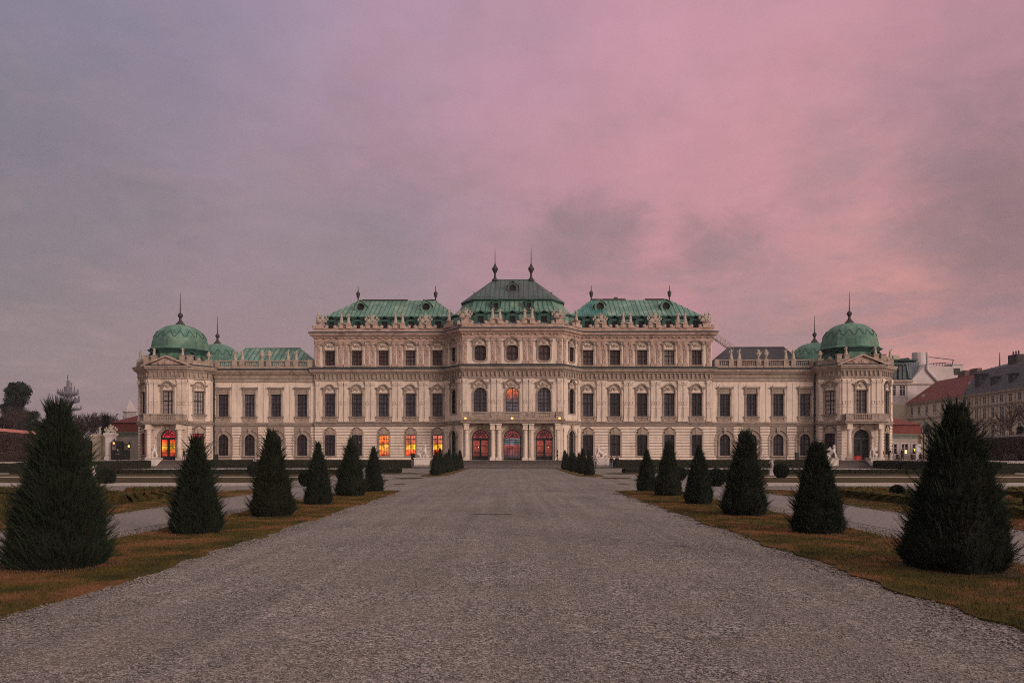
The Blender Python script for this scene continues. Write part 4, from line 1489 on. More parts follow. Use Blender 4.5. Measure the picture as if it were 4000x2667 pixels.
PEDD, PEDS = pedestal_mesh(), pedestal_mesh(True)
PEDPOS = []
for s in (-1, 1):
    for x, k in ((26.0, 'fig'), (21.85, 'tro'), (17.6, 'fig'), (13.55, 'tro')):
        link('parapet_pedestal', PEDD, palace, (s * x, 4.1, 0))
        PEDPOS.append((s * x, 4.1, k))
    link('parapet_pedestal', PEDS, palace, (s * 29.85, 4.2, 0))
    PEDPOS.append((s * 29.85, 4.2, 'corner'))
    link('parapet_pedestal', PEDS, palace, (s * 9.75, 3.2, 0), s * 0.93)
    PEDPOS.append((s * 9.75, 3.2, 'single'))
    link('parapet_pedestal', PEDD, palace, (s * 2.4, 0.05, 0))
    PEDPOS.append((s * 2.4, 0.05, 'fig'))
    link('parapet_pedestal', PEDS, palace, (s * 7.05, 0.25, 0))
    PEDPOS.append((s * 7.05, 0.25, 'tro1'))

# outside stair up to the right roof and ladder at the left end
st = MB()
for yy in (6.5, 7.4):
    st.tube((31.0, yy, 20.6), (34.6, yy, 18.2), 0.05, n=4)
    st.tube((31.0, yy, 21.6), (34.6, yy, 19.2), 0.035, n=4)
    st.tube((31.0, yy, 21.1), (34.6, yy, 18.7), 0.025, n=4)
    for k in range(7):
        x = 31.0 + 0.6 * k
        z = 20.6 - 0.4 * k * 1.0
        st.tube((x, yy, z), (x, yy, z + 1.0), 0.03, n=4)
for k in range(14):
    st.box(31.1 + k * 0.26, 31.36 + k * 0.26, 6.5, 7.4, 20.5 - k * 0.175, 20.54 - k * 0.175)
st.build('roof_stair', mat('galvanised_metal', (0.22, 0.20, 0.19), rough=0.6), palace)
st = MB()
for xx in (-31.3, -31.0):
    st.tube((xx, 6.0, 15.4), (xx, 6.0, 20.6), 0.04, n=4)
for k in range(17):
    st.tube((-31.3, 6.0, 15.6 + k * 0.3), (-31.0, 6.0, 15.6 + k * 0.3), 0.025, n=4)
st.build('ladder', IRON, palace)
for o in palace.children:
    if o.name.startswith('window') and o.location.z < 3 and abs(o.location.x + 24.14) < 0.1:
        l_ = MB()
        l_.ell(0.38, 0.30, 2.05, 0.06, 0.03, 0.05, 6, 5)
        l_.build('lamp', LAMPY, o)

# ---------------------------------------------------------------- the ground
def gravel_mat(name, light, dark, warm, near=True):
    m = bpy.data.materials.new(name)
    m.use_nodes = True
    t = m.node_tree
    t.nodes.clear()
    q = NT(t)
    co = q.n('ShaderNodeNewGeometry').outputs['Position']
    v1 = q.n('ShaderNodeTexVoronoi', {'Vector': co, 'Scale': 34.0})
    cv = q.n('ShaderNodeSeparateXYZ', {0: v1.outputs['Color']}).outputs[0]
    v2 = q.n('ShaderNodeTexVoronoi', {'Vector': co, 'Scale': 75.0})
    cv2 = q.n('ShaderNodeSeparateXYZ', {0: v2.outputs['Color']}).outputs[1]
    c = q.ramp(cv, [(0.0, dark), (0.30, tuple(x * 1.5 for x in dark)), (0.6, light), (0.92, tuple(x * 1.25 for x in light)), (1.0, tuple(min(0.8, x * 1.9) for x in light))])
    c = q.mix(q.math('MULTIPLY', cv2, 0.5), c, warm)
    v3 = q.n('ShaderNodeTexVoronoi', {'Vector': co, 'Scale': 52.0})
    cv3 = q.n('ShaderNodeSeparateXYZ', {0: v3.outputs['Color']}).outputs[2]
    c = q.mix(q.n('ShaderNodeMapRange', {0: cv3, 1: 0.90, 2: 0.94, 3: 0.0, 4: 0.8}).outputs[0], c, (0.42, 0.38, 0.35))
    c = q.mix(q.n('ShaderNodeMapRange', {0: cv3, 1: 0.13, 2: 0.08, 3: 0.0, 4: 0.85}).outputs[0], c, (0.025, 0.02, 0.02))
    # clumps of mid scale so that the far path keeps its grain
    n_ = q.noise(co, 3.2, 7, 0.75)
    n_ = q.n('ShaderNodeMapRange', {0: n_, 1: 0.36, 2: 0.64, 3: 0.74, 4: 1.20}).outputs[0]
    n2_ = q.noise(co, 0.22, 5, 0.6, 0.8)
    n2_ = q.n('ShaderNodeMapRange', {0: n2_, 1: 0.35, 2: 0.65, 3: 0.80, 4: 1.14}).outputs[0]
    sc = q.n('ShaderNodeVectorMath', {0: c}, operation='SCALE')
    t.links.new(q.math('MULTIPLY', n_, n2_), sc.inputs['Scale'])
    tf = q.n('ShaderNodeMapRange', {0: q.noise(co, 0.45, 6, 0.7, 0.5), 1: 0.38, 2: 0.62, 3: 0.0, 4: 0.5}).outputs[0]
    tint = q.mix(tf, sc.outputs[0], (0.175, 0.148, 0.114))
    tf2 = q.n('ShaderNodeMapRange', {0: q.noise(q.n('ShaderNodeMapping', {'Vector': co, 'Location': (9, 4, 0)}).outputs[0], 0.6, 6, 0.7, 0.5), 1: 0.48, 2: 0.70, 3: 0.0, 4: 0.45}).outputs[0]
    tint = q.mix(tf2, tint, (0.145, 0.126, 0.132))
    # faint wheel and rake lines along the walk
    rl = q.n('ShaderNodeMapping', {'Vector': co, 'Scale': (2.2, 0.05, 1)}).outputs[0]
    rk = q.n('ShaderNodeMapRange', {0: q.noise(rl, 1.0, 5, 0.6, 0.3), 1: 0.35, 2: 0.65, 3: 0.84, 4: 1.10}).outputs[0]
    t2_ = q.n('ShaderNodeVectorMath', {0: tint}, operation='SCALE')
    t.links.new(rk, t2_.inputs['Scale'])
    tint = t2_.outputs[0]
    b = q.n('ShaderNodeBsdfPrincipled', {'Base Color': tint, 'Roughness': 0.95, 'Specular IOR Level': 0.15})
    h = q.math('SUBTRACT', 1.0, v1.outputs['Distance'])
    h = q.math('ADD', h, q.math('MULTIPLY', q.noise(co, 12, 6, 0.7), 1.2))
    bn = q.n('ShaderNodeBump', {'Height': h, 'Strength': 0.7, 'Distance': 0.022})
    t.links.new(bn.outputs[0], b.inputs['Normal'])
    q.n('ShaderNodeOutputMaterial', {'Surface': b.outputs[0]})
    return m


GRAVEL = gravel_mat('path_gravel', (0.245, 0.220, 0.205), (0.034, 0.030, 0.028), (0.20, 0.168, 0.138))
PALEGR = mat('pale_fine_gravel', (0.36, 0.315, 0.285), (0.27, 0.235, 0.215), 4.0, 0.95, 0.3, 20, coords='World')


def grass_mat(name, a, b, rust, f3=0.47, s3=0.35):
    return mat(name, a, b, 1.5, 0.95, 0.6, 25, c3=rust, s3=s3, f3=f3, coords='World', spec=0.1)


GRASS = grass_mat('winter_grass', (0.080, 0.058, 0.014), (0.028, 0.028, 0.009), (0.145, 0.068, 0.030), 0.47, 0.8)
GRASSD = grass_mat('dull_grass', (0.058, 0.044, 0.016), (0.034, 0.028, 0.011), (0.095, 0.05, 0.022), 0.52)
OCHRE = mat('ochre_groundcover', (0.175, 0.120, 0.028), (0.085, 0.066, 0.018), 2.5, 0.95, 0.9, 16, c3=(0.15, 0.065, 0.025), s3=0.8, f3=0.52, coords='World')
RUSTP = mat('rust_groundcover', (0.23, 0.090, 0.038), (0.105, 0.052, 0.024), 2.5, 0.95, 0.9, 16, coords='World')
SOIL = mat('soil_and_contact_shade', (0.15, 0.075, 0.040), (0.075, 0.042, 0.026), 1.2, 0.95, 0.6, 12, coords='World')


def sheet(name, pts, z, m, thick=0.0, parent=None, **tags):
    mb = MB()
    tri = tessellate_polygon([[Vector((x, y, 0)) for x, y in pts]])
    n = len(pts)
    vs = [(x, y, z) for x, y in pts]
    fs = [tuple(t) for t in tri]
    if thick:
        vs += [(x, y, z - thick) for x, y in pts]
        fs += [(i, (i + 1) % n, (i + 1) % n + n, i + n) for i in range(n)]
    mb.add(vs, fs)
    return mb.build(name, m, parent, **tags)


sheet('ground', [(-700, -300), (700, -300), (700, 1000), (-700, 1000)], -0.03, mat('far_ground', (0.06, 0.05, 0.035), (0.04, 0.035, 0.025), 0.02, coords='World'), kind='structure')
sheet('gravel_path', [(-100, -30), (100, -30), (100, 117), (-100, 117)], 0.0, GRAVEL, kind='structure')

# terrace in front of the palace
tp = [(-110, 84), (-52.2, 84), (-52.8, 100), (-53.4, 114.9), (-51.7, 115.8), (51.7, 115.8), (53.4, 114.9), (52.8, 100), (52.2, 84), (110, 84), (110, 320), (-110, 320)]
sheet('terrace', tp, ZB, PALEGR, ZB, kind='structure')


def ragged(x0, x1, y0, y1, seed, amp=0.14, round_end=0.0, step=0.35, taper0=0.0):
    """outline of a turf strip with a worn edge"""
    r = random.Random(seed)
    L, Rr = [], []
    n = int((y1 - y0) / step)
    ph = [r.uniform(0, 6) for _ in range(4)]
    for i in range(n + 1):
        y = y0 + (y1 - y0) * i / n
        w0 = amp * (math.sin(y * 1.3 + ph[0]) * 0.5 + math.sin(y * 3.7 + ph[1]) * 0.3 + r.uniform(-0.5, 0.5))
        w1 = amp * (math.sin(y * 1.1 + ph[2]) * 0.5 + math.sin(y * 4.1 + ph[3]) * 0.3 + r.uniform(-0.5, 0.5))
        k = 1.0
        if round_end and y > y1 - round_end:
            u = (y - y1 + round_end) / round_end
            k = math.sqrt(max(0.0, 1 - u * u))
        if taper0 and y < y0 + taper0:
            k = (y - y0) / taper0
        c = (x0 + x1) / 2
        h = (x1 - x0) / 2
        L.append((c - h * k + w0 * k, y))
        Rr.append((c + h * k + w1 * k, y + 0.001))
    return L + Rr[::-1]


turfs = []
for s, (a, b) in ((-1, (-8.45, -5.55)), (1, (5.15, 8.2))):
    turfs.append((a, b, -6, 41, 10 + s, 3.0, 0.0))
    turfs.append((s * 6.95 - 1.15, s * 6.95 + 1.15, 66, 107, 20 + s, 1.5, 4.0))
for a, b, y0, y1, sd, re_, tp0 in turfs:
    sheet('grass_strip', ragged(a, b, y0, y1, sd, 0.16, re_, 0.35, tp0), 0.028, GRASS, 0.04, kind='structure')
# strips beyond the side paths
for s in (-1, 1):
    x0, x1 = (-14.1, -12.25) if s < 0 else (12.25, 14.1)
    sheet('grass_strip', ragged(x0, x1, -4, 42, 31 + s, 0.10, 1.0), 0.024, GRASS, 0.04, kind='structure')
    X0, X1 = (-48, -15.6) if s < 0 else (15.6, 48)
    sheet('flower_bed', [(min(s * 14.2, s * 47), 6), (max(s * 14.2, s * 47), 6), (max(s * 14.2, s * 47), 41.2), (min(s * 14.2, s * 47), 41.2)], 0.012, SOIL, kind='structure')
    sheet('lawn', [(X0, 50.3), (X1, 50.3), (X1, 65.2), (X0, 65.2)], 0.02, GRASSD, 0.03, kind='structure')
    sheet('lawn', [(X0, 67.6), (X1, 67.6), (X1, 75.6), (X0, 75.6)], 0.02, GRASSD, 0.03, kind='structure')
    sheet('kerb', [(s * 15.2 if s > 0 else -48.0, 47.3), (48.0 if s > 0 else -15.2, 47.3), (48.0 if s > 0 else -15.2, 49.0), (s * 15.2 if s > 0 else -48.0, 49.0)], 0.12, PALEGR, 0.12, kind='structure')
    sheet('path', [(X0, 65.3), (X1, 65.3), (X1, 67.4), (X0, 67.4)], 0.03, PALEGR, 0.03, kind='structure')
    sheet('path', [(X0, 84), (X1, 84), (X1, 113), (X0, 113)], 0.006, PALEGR, kind='structure')
    sheet('path', [(min(s * 9.2, s * 11.9), -6), (max(s * 9.2, s * 11.9), -6), (max(s * 9.2, s * 11.9), 64), (min(s * 9.2, s * 11.9), 64)], 0.008, mat('side_path_gravel', (0.24, 0.208, 0.19), (0.12, 0.105, 0.095), 11.0, 0.95, 0.8, 30, coords='World', detail=8), kind='structure')
    for k, (cx, cy, rx, ry) in enumerate([(8.2, 63.0, 1.3, 2.2), (9.6, 57.5, 0.8, 2.6), (10.8, 53.0, 0.5, 2.0), (10.9, 79.0, 2.6, 3.0), (7.0, 49.8, 0.35, 0.5)]):
        r = random.Random(k + 5 * s)
        pts = [(s * cx + rx * math.cos(t) * r.uniform(0.6, 1.1), cy + ry * math.sin(t) * r.uniform(0.6, 1.1)) for t in [2 * PI * i / 18 for i in range(18)]]
        sheet('worn_turf', pts, 0.018, GRASSD, 0.02, kind='structure')
sheet('drain_cover', [(-0.62, 21.4), (0.62, 21.4), (0.62, 21.55), (-0.62, 21.55)], 0.012, mat('drain_metal', (0.035, 0.03, 0.028), rough=0.7), 0.02, label='thin dark drain slot set across the middle of the gravel path', cat='drain', kind='thing') if False else None
dm_ = MB()
dm_.box(-1.17, -0.0, 24.2, 24.34, 0.0, 0.02)
for k in range(24):
    dm_.box(-1.15 + k * 0.048, -1.13 + k * 0.048, 24.21, 24.33, 0.02, 0.026)
dm_.build('drain_cover', mat('drain_metal', (0.07, 0.06, 0.055), rough=0.8), label='thin dark drain slot across the middle of the gravel path', cat='drain')

# ---- grass blades, pebbles, loose gravel (nobody could count them)
def in_strip(x, y, a, b):
    return (x > a + 0.03) & (x < b - 0.03)


def blades(name, a, b, y0, y1, n, hmin, hmax, wd, m, seed, **tags):
    g_ = np.random.default_rng(seed)
    u = g_.random(n) ** 1.9
    y = y0 + (y1 - y0) * u
    x = g_.uniform(a, b, n)
    h = g_.uniform(hmin, hmax, n)
    an = g_.uniform(0, 2 * PI, n)
    lx, ly = np.cos(an), np.sin(an)
    wv = wd * (0.6 + 0.8 * g_.random(n)) * (1 + (y - y0) * 0.05)
    bend = g_.uniform(-0.8, 0.8, (n, 2)) * h[:, None]
    P = np.zeros((n, 3, 3), np.float32)
    P[:, 0] = np.stack([x - lx * wv, y - ly * wv, np.full(n, 0.02)], 1)
    P[:, 1] = np.stack([x + lx * wv, y + ly * wv, np.full(n, 0.02)], 1)
    P[:, 2] = np.stack([x + bend[:, 0], y + bend[:, 1], 0.03 + h], 1)
    F = np.arange(n * 3).reshape(n, 3)
    return link(name, raw_mesh(name, P.reshape(-1, 3), F, m), kind='stuff', **tags)


GRB = grass_mat('grass_blades', (0.105, 0.075, 0.019), (0.034, 0.034, 0.010), (0.175, 0.084, 0.038), 0.47, 0.8)
blades('grass', -8.5, -5.55, 5.5, 40, 90000, 0.015, 0.05, 0.004, GRB, 1, label='short patchy winter grass under the left row of clipped yews', cat='grass')
blades('grass', 5.15, 8.25, 5.5, 40, 90000, 0.015, 0.05, 0.004, GRB, 2, label='short patchy winter grass under the right row of clipped yews', cat='grass')
blades('grass', -14.1, -12.25, 13, 41, 20000, 0.015, 0.05, 0.005, GRB, 3, label='narrow grass verge beyond the left side path', cat='grass')
blades('grass', 12.25, 14.1, 13, 41, 20000, 0.015, 0.05, 0.005, GRB, 4, label='narrow grass verge beyond the right side path', cat='grass')

ICO_V = np.array([(0, 0, -1), (0.72, -0.53, -0.45), (-0.28, -0.85, -0.45), (-0.89, 0, -0.45), (-0.28, 0.85, -0.45), (0.72, 0.53, -0.45),
                  (0.28, -0.85, 0.45), (-0.72, -0.53, 0.45), (-0.72, 0.53, 0.45), (0.28, 0.85, 0.45), (0.89, 0, 0.45), (0, 0, 1)], np.float32)
ICO_F = np.array([(0, 1, 2), (1, 0, 5), (0, 2, 3), (0, 3, 4), (0, 4, 5), (1, 5, 10), (2, 1, 6), (3, 2, 7), (4, 3, 8), (5, 4, 9), (1, 10, 6), (2, 6, 7), (3, 7, 8), (4, 8, 9), (5, 9, 10),
                  (6, 10, 11), (7, 6, 11), (8, 7, 11), (9, 8, 11), (10, 9, 11)])


def stones(name, x, y, rad, m, seed, flat=0.6, z=0.0, **tags):
    g_ = np.random.default_rng(seed)
    n = len(x)
    an = g_.uniform(0, 2 * PI, n)
    sx = rad * g_.uniform(0.7, 1.3, n)
    sy = rad * g_.uniform(0.6, 1.0, n)
    sz = rad * flat * g_.uniform(0.6, 1.1, n)
    V = ICO_V[None] * np.stack([sx, sy, sz], 1)[:, None] * g_.uniform(0.8, 1.2, (n, 12, 1))
    c, s_ = np.cos(an)[:, None], np.sin(an)[:, None]
    X = V[..., 0] * c - V[..., 1] * s_ + x[:, None]
    Y = V[..., 0] * s_ + V[..., 1] * c + y[:, None]
    Z = V[..., 2] + z + sz[:, None] * 0.5
    P = np.stack([X, Y, Z], -1).reshape(-1, 3)
    F = (ICO_F[None] + (np.arange(n) * 12)[:, None, None]).reshape(-1, 3)
    return link(name, raw_mesh(name, P, F, m, True), kind='stuff', **tags)


PEB = mat('pale_pebbles', (0.24, 0.205, 0.19), (0.05, 0.04, 0.034), 14.0, 0.85, coords='World', detail=2)
GRV = mat('loose_gravel', (0.27, 0.235, 0.23), (0.07, 0.058, 0.056), 16.0, 0.9, coords='World', detail=2)
g_ = np.random.default_rng(5)


def band_xy(xc, wd, y0, y1, n, pw=1.6):
    y = y0 + (y1 - y0) * g_.random(n) ** pw
    x = xc + 0.12 * np.sin(y * 1.3) + 0.07 * np.sin(y * 3.9) + g_.normal(0, wd, n)
    clump = np.sin(y * 2.3 + xc) + np.sin(y * 5.1) * 0.6 + g_.normal(0, 0.8, n)
    k = clump > -0.5
    return x[k], y[k]


bx, by = [], []
for xc in (-5.55, 5.12):
    a, b = band_xy(xc, 0.15, 5.5, 38, 4500)
    bx.append(a)
    by.append(b)
for xc in (-8.82, 8.62):
    a, b = band_xy(xc, 0.22, 6, 40, 5000, 1.4)
    bx.append(a)
    by.append(b)
for xc in (-12.1, 12.1):
    a, b = band_xy(xc, 0.12, 15, 42, 2200, 1.2)
    bx.append(a)
    by.append(b)
bx, by = np.concatenate(bx), np.concatenate(by)
stones('pebbles', bx, by, g_.uniform(0.007, 0.023, len(bx)) * (1 + 0.012 * by), PEB, 8, 0.6, 0.004, label='pale rounded pebbles strewn along the edges of the grass strips', cat='pebbles')
n = 42000
gy = 5.6 + 15 * g_.random(n) ** 1.8
gx = g_.uniform(-1, 1, n) * np.minimum(5.4, gy * 0.66)
stones('loose_gravel', gx, gy, g_.uniform(0.005, 0.013, n) * (1 + 0.02 * gy), GRV, 9, 0.55, 0.0, label='loose gravel chips lying on the wide middle path', cat='gravel')

# ---------------------------------------------------------------- clipped yews
YEWSHADE = mat('yew_contact_shade', (0.045, 0.030, 0.020), (0.022, 0.016, 0.012), 14.0, 0.95, 0.6, 30, coords='World')  # dark tone that paints the contact shade under the near yews
def yew_mat(name, a, b):
    return mat(name, tuple(x * 1.35 for x in a), b, 22.0, 0.8, coords='World', spec=0.15, c3=(0.028, 0.018, 0.009), s3=2.6, f3=0.58)


YEW = yew_mat('yew_needles', (0.018, 0.026, 0.015), (0.009, 0.014, 0.009))
YEWT = yew_mat('yew_needles_olive', (0.021, 0.026, 0.012), (0.010, 0.014, 0.008))
YT = [0.0, 0.04, 0.10, 0.25, 0.5, 0.70, 0.85, 0.95, 1.0]


def yew_profile(t, top=0.2):
    return np.interp(t, YT, [0.86, 0.95, 0.98, 0.86, 0.65, 0.43, 0.11 + top * 0.45, top * 0.60, 0.05])


def yew_parts(seed, H, Rb, n, long_frac=0.05, K=6, top=0.2, size=1.0, lobes=0):
    g = np.random.default_rng(seed)
    ph = g.uniform(0, 6, 6)

    def rad(t, a):
        r = yew_profile(t, top) * Rb * 0.93
        return r * (1 + 0.06 * np.sin(3 * a + ph[0] + 4 * t) + 0.035 * np.sin(7 * a + ph[1] - 9 * t) + 0.03 * np.sin(23 * t + ph[2] + 2 * a))
    # inner body
    nt, na = 26, 36
    V = []
    for i in range(nt + 1):
        t = i / nt
        a = np.arange(na) * 2 * PI / na
        r = rad(np.full(na, t), a) * 0.95
        V.append(np.stack([r * np.cos(a), r * np.sin(a), np.full(na, t * H * 0.985)], 1))
    V = np.concatenate(V)
    F = np.array([(i * na + k, i * na + (k + 1) % na, (i + 1) * na + (k + 1) % na, (i + 1) * na + k) for i in range(nt) for k in range(na)])
    core = (V, F)
    # shoots
    t = g.random(n * 3) * 0.985
    keep = g.random(n * 3) < (yew_profile(t, top) * 0.85 + 0.15)
    t = t[keep][:n]
    n = len(t)
    a = g.uniform(0, 2 * PI, n)
    r = rad(t, a) * g.uniform(0.86, 0.98, n)
    P = np.stack([r * np.cos(a), r * np.sin(a), t * H], 1)
    out = np.stack([np.cos(a), np.sin(a), np.full(n, 0.25)], 1)
    out /= np.linalg.norm(out, axis=1)[:, None]
    al = np.radians(np.clip(g.normal(48, 22, n), -20, 85))
    al = np.where(t > 0.93, np.radians(g.uniform(45, 88, n)), al)
    D = out * np.cos(al)[:, None] + np.array([0, 0, 1.0]) * np.sin(al)[:, None] + g.normal(0, 0.22, (n, 3))
    D /= np.linalg.norm(D, axis=1)[:, None]
    L = g.uniform(0.055, 0.105, n) * size
    patch = np.sin(5 * a + ph[3]) + np.sin(9 * t * 2 + ph[4]) + g.normal(0, 0.7, n)
    lg = (g.random(n) < long_frac * 2.2) & (patch > -0.1)
    lg |= (t > 0.90) & (g.random(n) < long_frac * 1.6)
    L = np.where(lg, g.uniform(0.12, 0.33, n) * size, L)
    L = np.where(t > 0.88, L * 0.62, L)
    alg = np.radians(np.where(t > 0.88, g.uniform(35, 80, n), g.uniform(15, 48, n)))
    Dl = out * [1, 1, 0] * np.cos(alg)[:, None] + np.array([0, 0, 1.0]) * np.sin(alg)[:, None]
    D = np.where(lg[:, None], Dl, D)
    S = np.cross(D, g.normal(0, 1, (n, 3)))
    S /= np.linalg.norm(S, axis=1)[:, None]
    T = np.cross(D, S)
    tris = []
    up = np.array([0, 0, 1.0])

    def pt(u, w_, side):
        return P + D * (L * u)[:, None] + up * (0.30 * L * u * u)[:, None] + side * w_[:, None]
    nw = np.where(lg, 0.017, 0.024) * size
    z0 = np.zeros(n)
    for k in range(K):
        u = k / K
        for sd in (-1, 1):
            side = S if k % 2 else (S * 0.6 + T * 0.8)
            tris.append(np.stack([pt(u, z0, S), pt(u + 0.55 / K, z0, S), pt(u + 1.6 / K, nw * sd * (1.1 - 0.4 * u), side)], 1))
    sw = np.where(lg, 0.014, 0.005) * size
    tris.append(np.stack([pt(0, -sw, S), pt(0, sw, S), pt(1.0, z0, S)], 1))
    A = np.stack(tris, 1).reshape(-1, 3)
    return core, (A, np.arange(len(A)).reshape(-1, 3))


def yew_shape(seed, H, Rb, n, m=YEW, **kw):
    core, fol = yew_parts(seed, H, Rb, n, **kw)
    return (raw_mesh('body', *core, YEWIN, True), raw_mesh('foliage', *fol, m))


def put_yew(shape, loc, rz, label, group):
    o = empty('clipped_yew', loc, rz, label=label, cat='topiary', group=group)
    link('body', shape[0], o)
    link('foliage', shape[1], o)
    tr = MB()
    tr.tube((0, 0, -0.05), (0, 0, 0.3), 0.07, 0.06, 6)
    tr.build('trunk', BARK, o)
    return o


NEAR = [  # X, D (centre), height, radius, shoots, long shoots, seed, label
    (-7.29, 12.8, 2.62, 0.80, 9000, 0.16, 1, 'largest clipped yew at the left edge, ragged many-tipped crown with long loose shoots', dict(top=0.34, K=8)),
    (-7.25, 18.3, 2.20, 0.60, 6500, 0.09, 2, 'second clipped yew of the left row, squat cone in front of the lit corner tower', dict(top=0.3)),
    (-7.05, 23.4, 2.52, 0.67, 6000, 0.10, 3, 'third clipped yew of the left row, tall with spiky tip hiding an arched window', dict(top=0.34)),
    (-7.06, 29.0, 2.27, 0.53, 4500, 0.05, 4, 'fourth clipped yew of the left row, slim and smooth with thin twigs on top', dict(top=0.22)),
    (-7.12, 35.2, 2.58, 0.70, 4500, 0.11, 5, 'fifth clipped yew of the left row, tall with long shoots sticking out to the left', dict(top=0.22)),
    (-6.86, 39.5, 2.22, 0.53, 3500, 0.06, 6, 'sixth and last clipped yew of the near left row, slim with a forked tip', dict(top=0.26)),
    (6.97, 12.5, 2.60, 0.84, 9000, 0.10, 11, 'largest clipped yew at the right edge, broad shaggy cone before the red roofed house', dict(top=0.30, K=8)),
    (7.05, 18.4, 2.08, 0.62, 6500, 0.05, 12, 'second clipped yew of the right row, squat blunt cone before the right corner tower', dict(top=0.38)),
    (6.96, 23.8, 2.52, 0.71, 6000, 0.11, 13, 'third clipped yew of the right row, tall with bristly flanks and flat spiky top', dict(top=0.42)),
    (6.88, 29.3, 2.16, 0.56, 4500, 0.03, 14, 'fourth clipped yew of the right row, neat plain cone', dict(top=0.2)),
    (6.94, 35.3, 2.42, 0.65, 4500, 0.03, 15, 'fifth clipped yew of the right row, tall with a rounded thumb-like top', dict(top=0.4)),
    (6.72, 39.7, 2.10, 0.54, 3500, 0.05, 16, 'sixth and last clipped yew of the near right row, small pointed cone', dict(top=0.22)),
]
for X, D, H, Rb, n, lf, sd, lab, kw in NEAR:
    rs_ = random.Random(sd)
    sheet('soil_and_contact_shade', [(X + Rb * 1.06 * rs_.uniform(0.9, 1.12) * math.cos(2 * PI * i / 22), D + Rb * 1.06 * rs_.uniform(0.9, 1.12) * math.sin(2 * PI * i / 22)) for i in range(22)], 0.034, YEWSHADE, kind='structure')  # ragged dark disc on the turf, contact shade of the yew put into colour
    put_yew(yew_shape(sd, H, Rb, n, YEWT if sd in (3, 5, 15) else YEW, long_frac=lf, **kw), (X, D, 0.02), 0, lab, 'clipped yews along the near grass strips')
FARS = [yew_shape(40 + k, h, 0.53, 900, YEW, long_frac=0.02, K=3, size=1.8, top=tp_) for k, (h, tp_) in enumerate([(2.25, 0.3), (2.5, 0.34), (2.1, 0.2)])]
ORD = ['first', 'second', 'third', 'fourth', 'fifth', 'sixth', 'seventh', 'eighth', 'ninth']
for s in (-1, 1):
    for k in range(7):
        D = 72.0 + 5.6 * k
        put_yew(FARS[[0, 1, 2, 1, 0, 2, 1][k] if s < 0 else [0, 1, 2, 2, 0, 2, 1][k]], (s * 6.95 + 0.05 * (-1) ** k, D, 0.02), k * 1.3,
                f'{ORD[k]} small yew from the front in the bunched {"left" if s < 0 else "right"} row leading to the steps', 'clipped yews bunched before the steps')

# ---------------------------------------------------------------- hedges and round shrubs
HEDGE = mat('hedge_leaves', (0.026, 0.026, 0.016), (0.014, 0.015, 0.010), 9.0, 0.95, 1.0, 14, coords='World', spec=0.05)
HEDGEO = mat('box_hedge_leaves', (0.085, 0.070, 0.020), (0.024, 0.022, 0.009), 7.0, 0.95, 1.0, 18, coords='World', spec=0.05, c3=(0.12, 0.05, 0.018), s3=0.9, f3=0.54)
BROWNH = mat('brown_hornbeam_leaves', (0.078, 0.052, 0.047), (0.032, 0.022, 0.021), 5.0, 0.95, 1.0, 9, coords='World', spec=0.05)


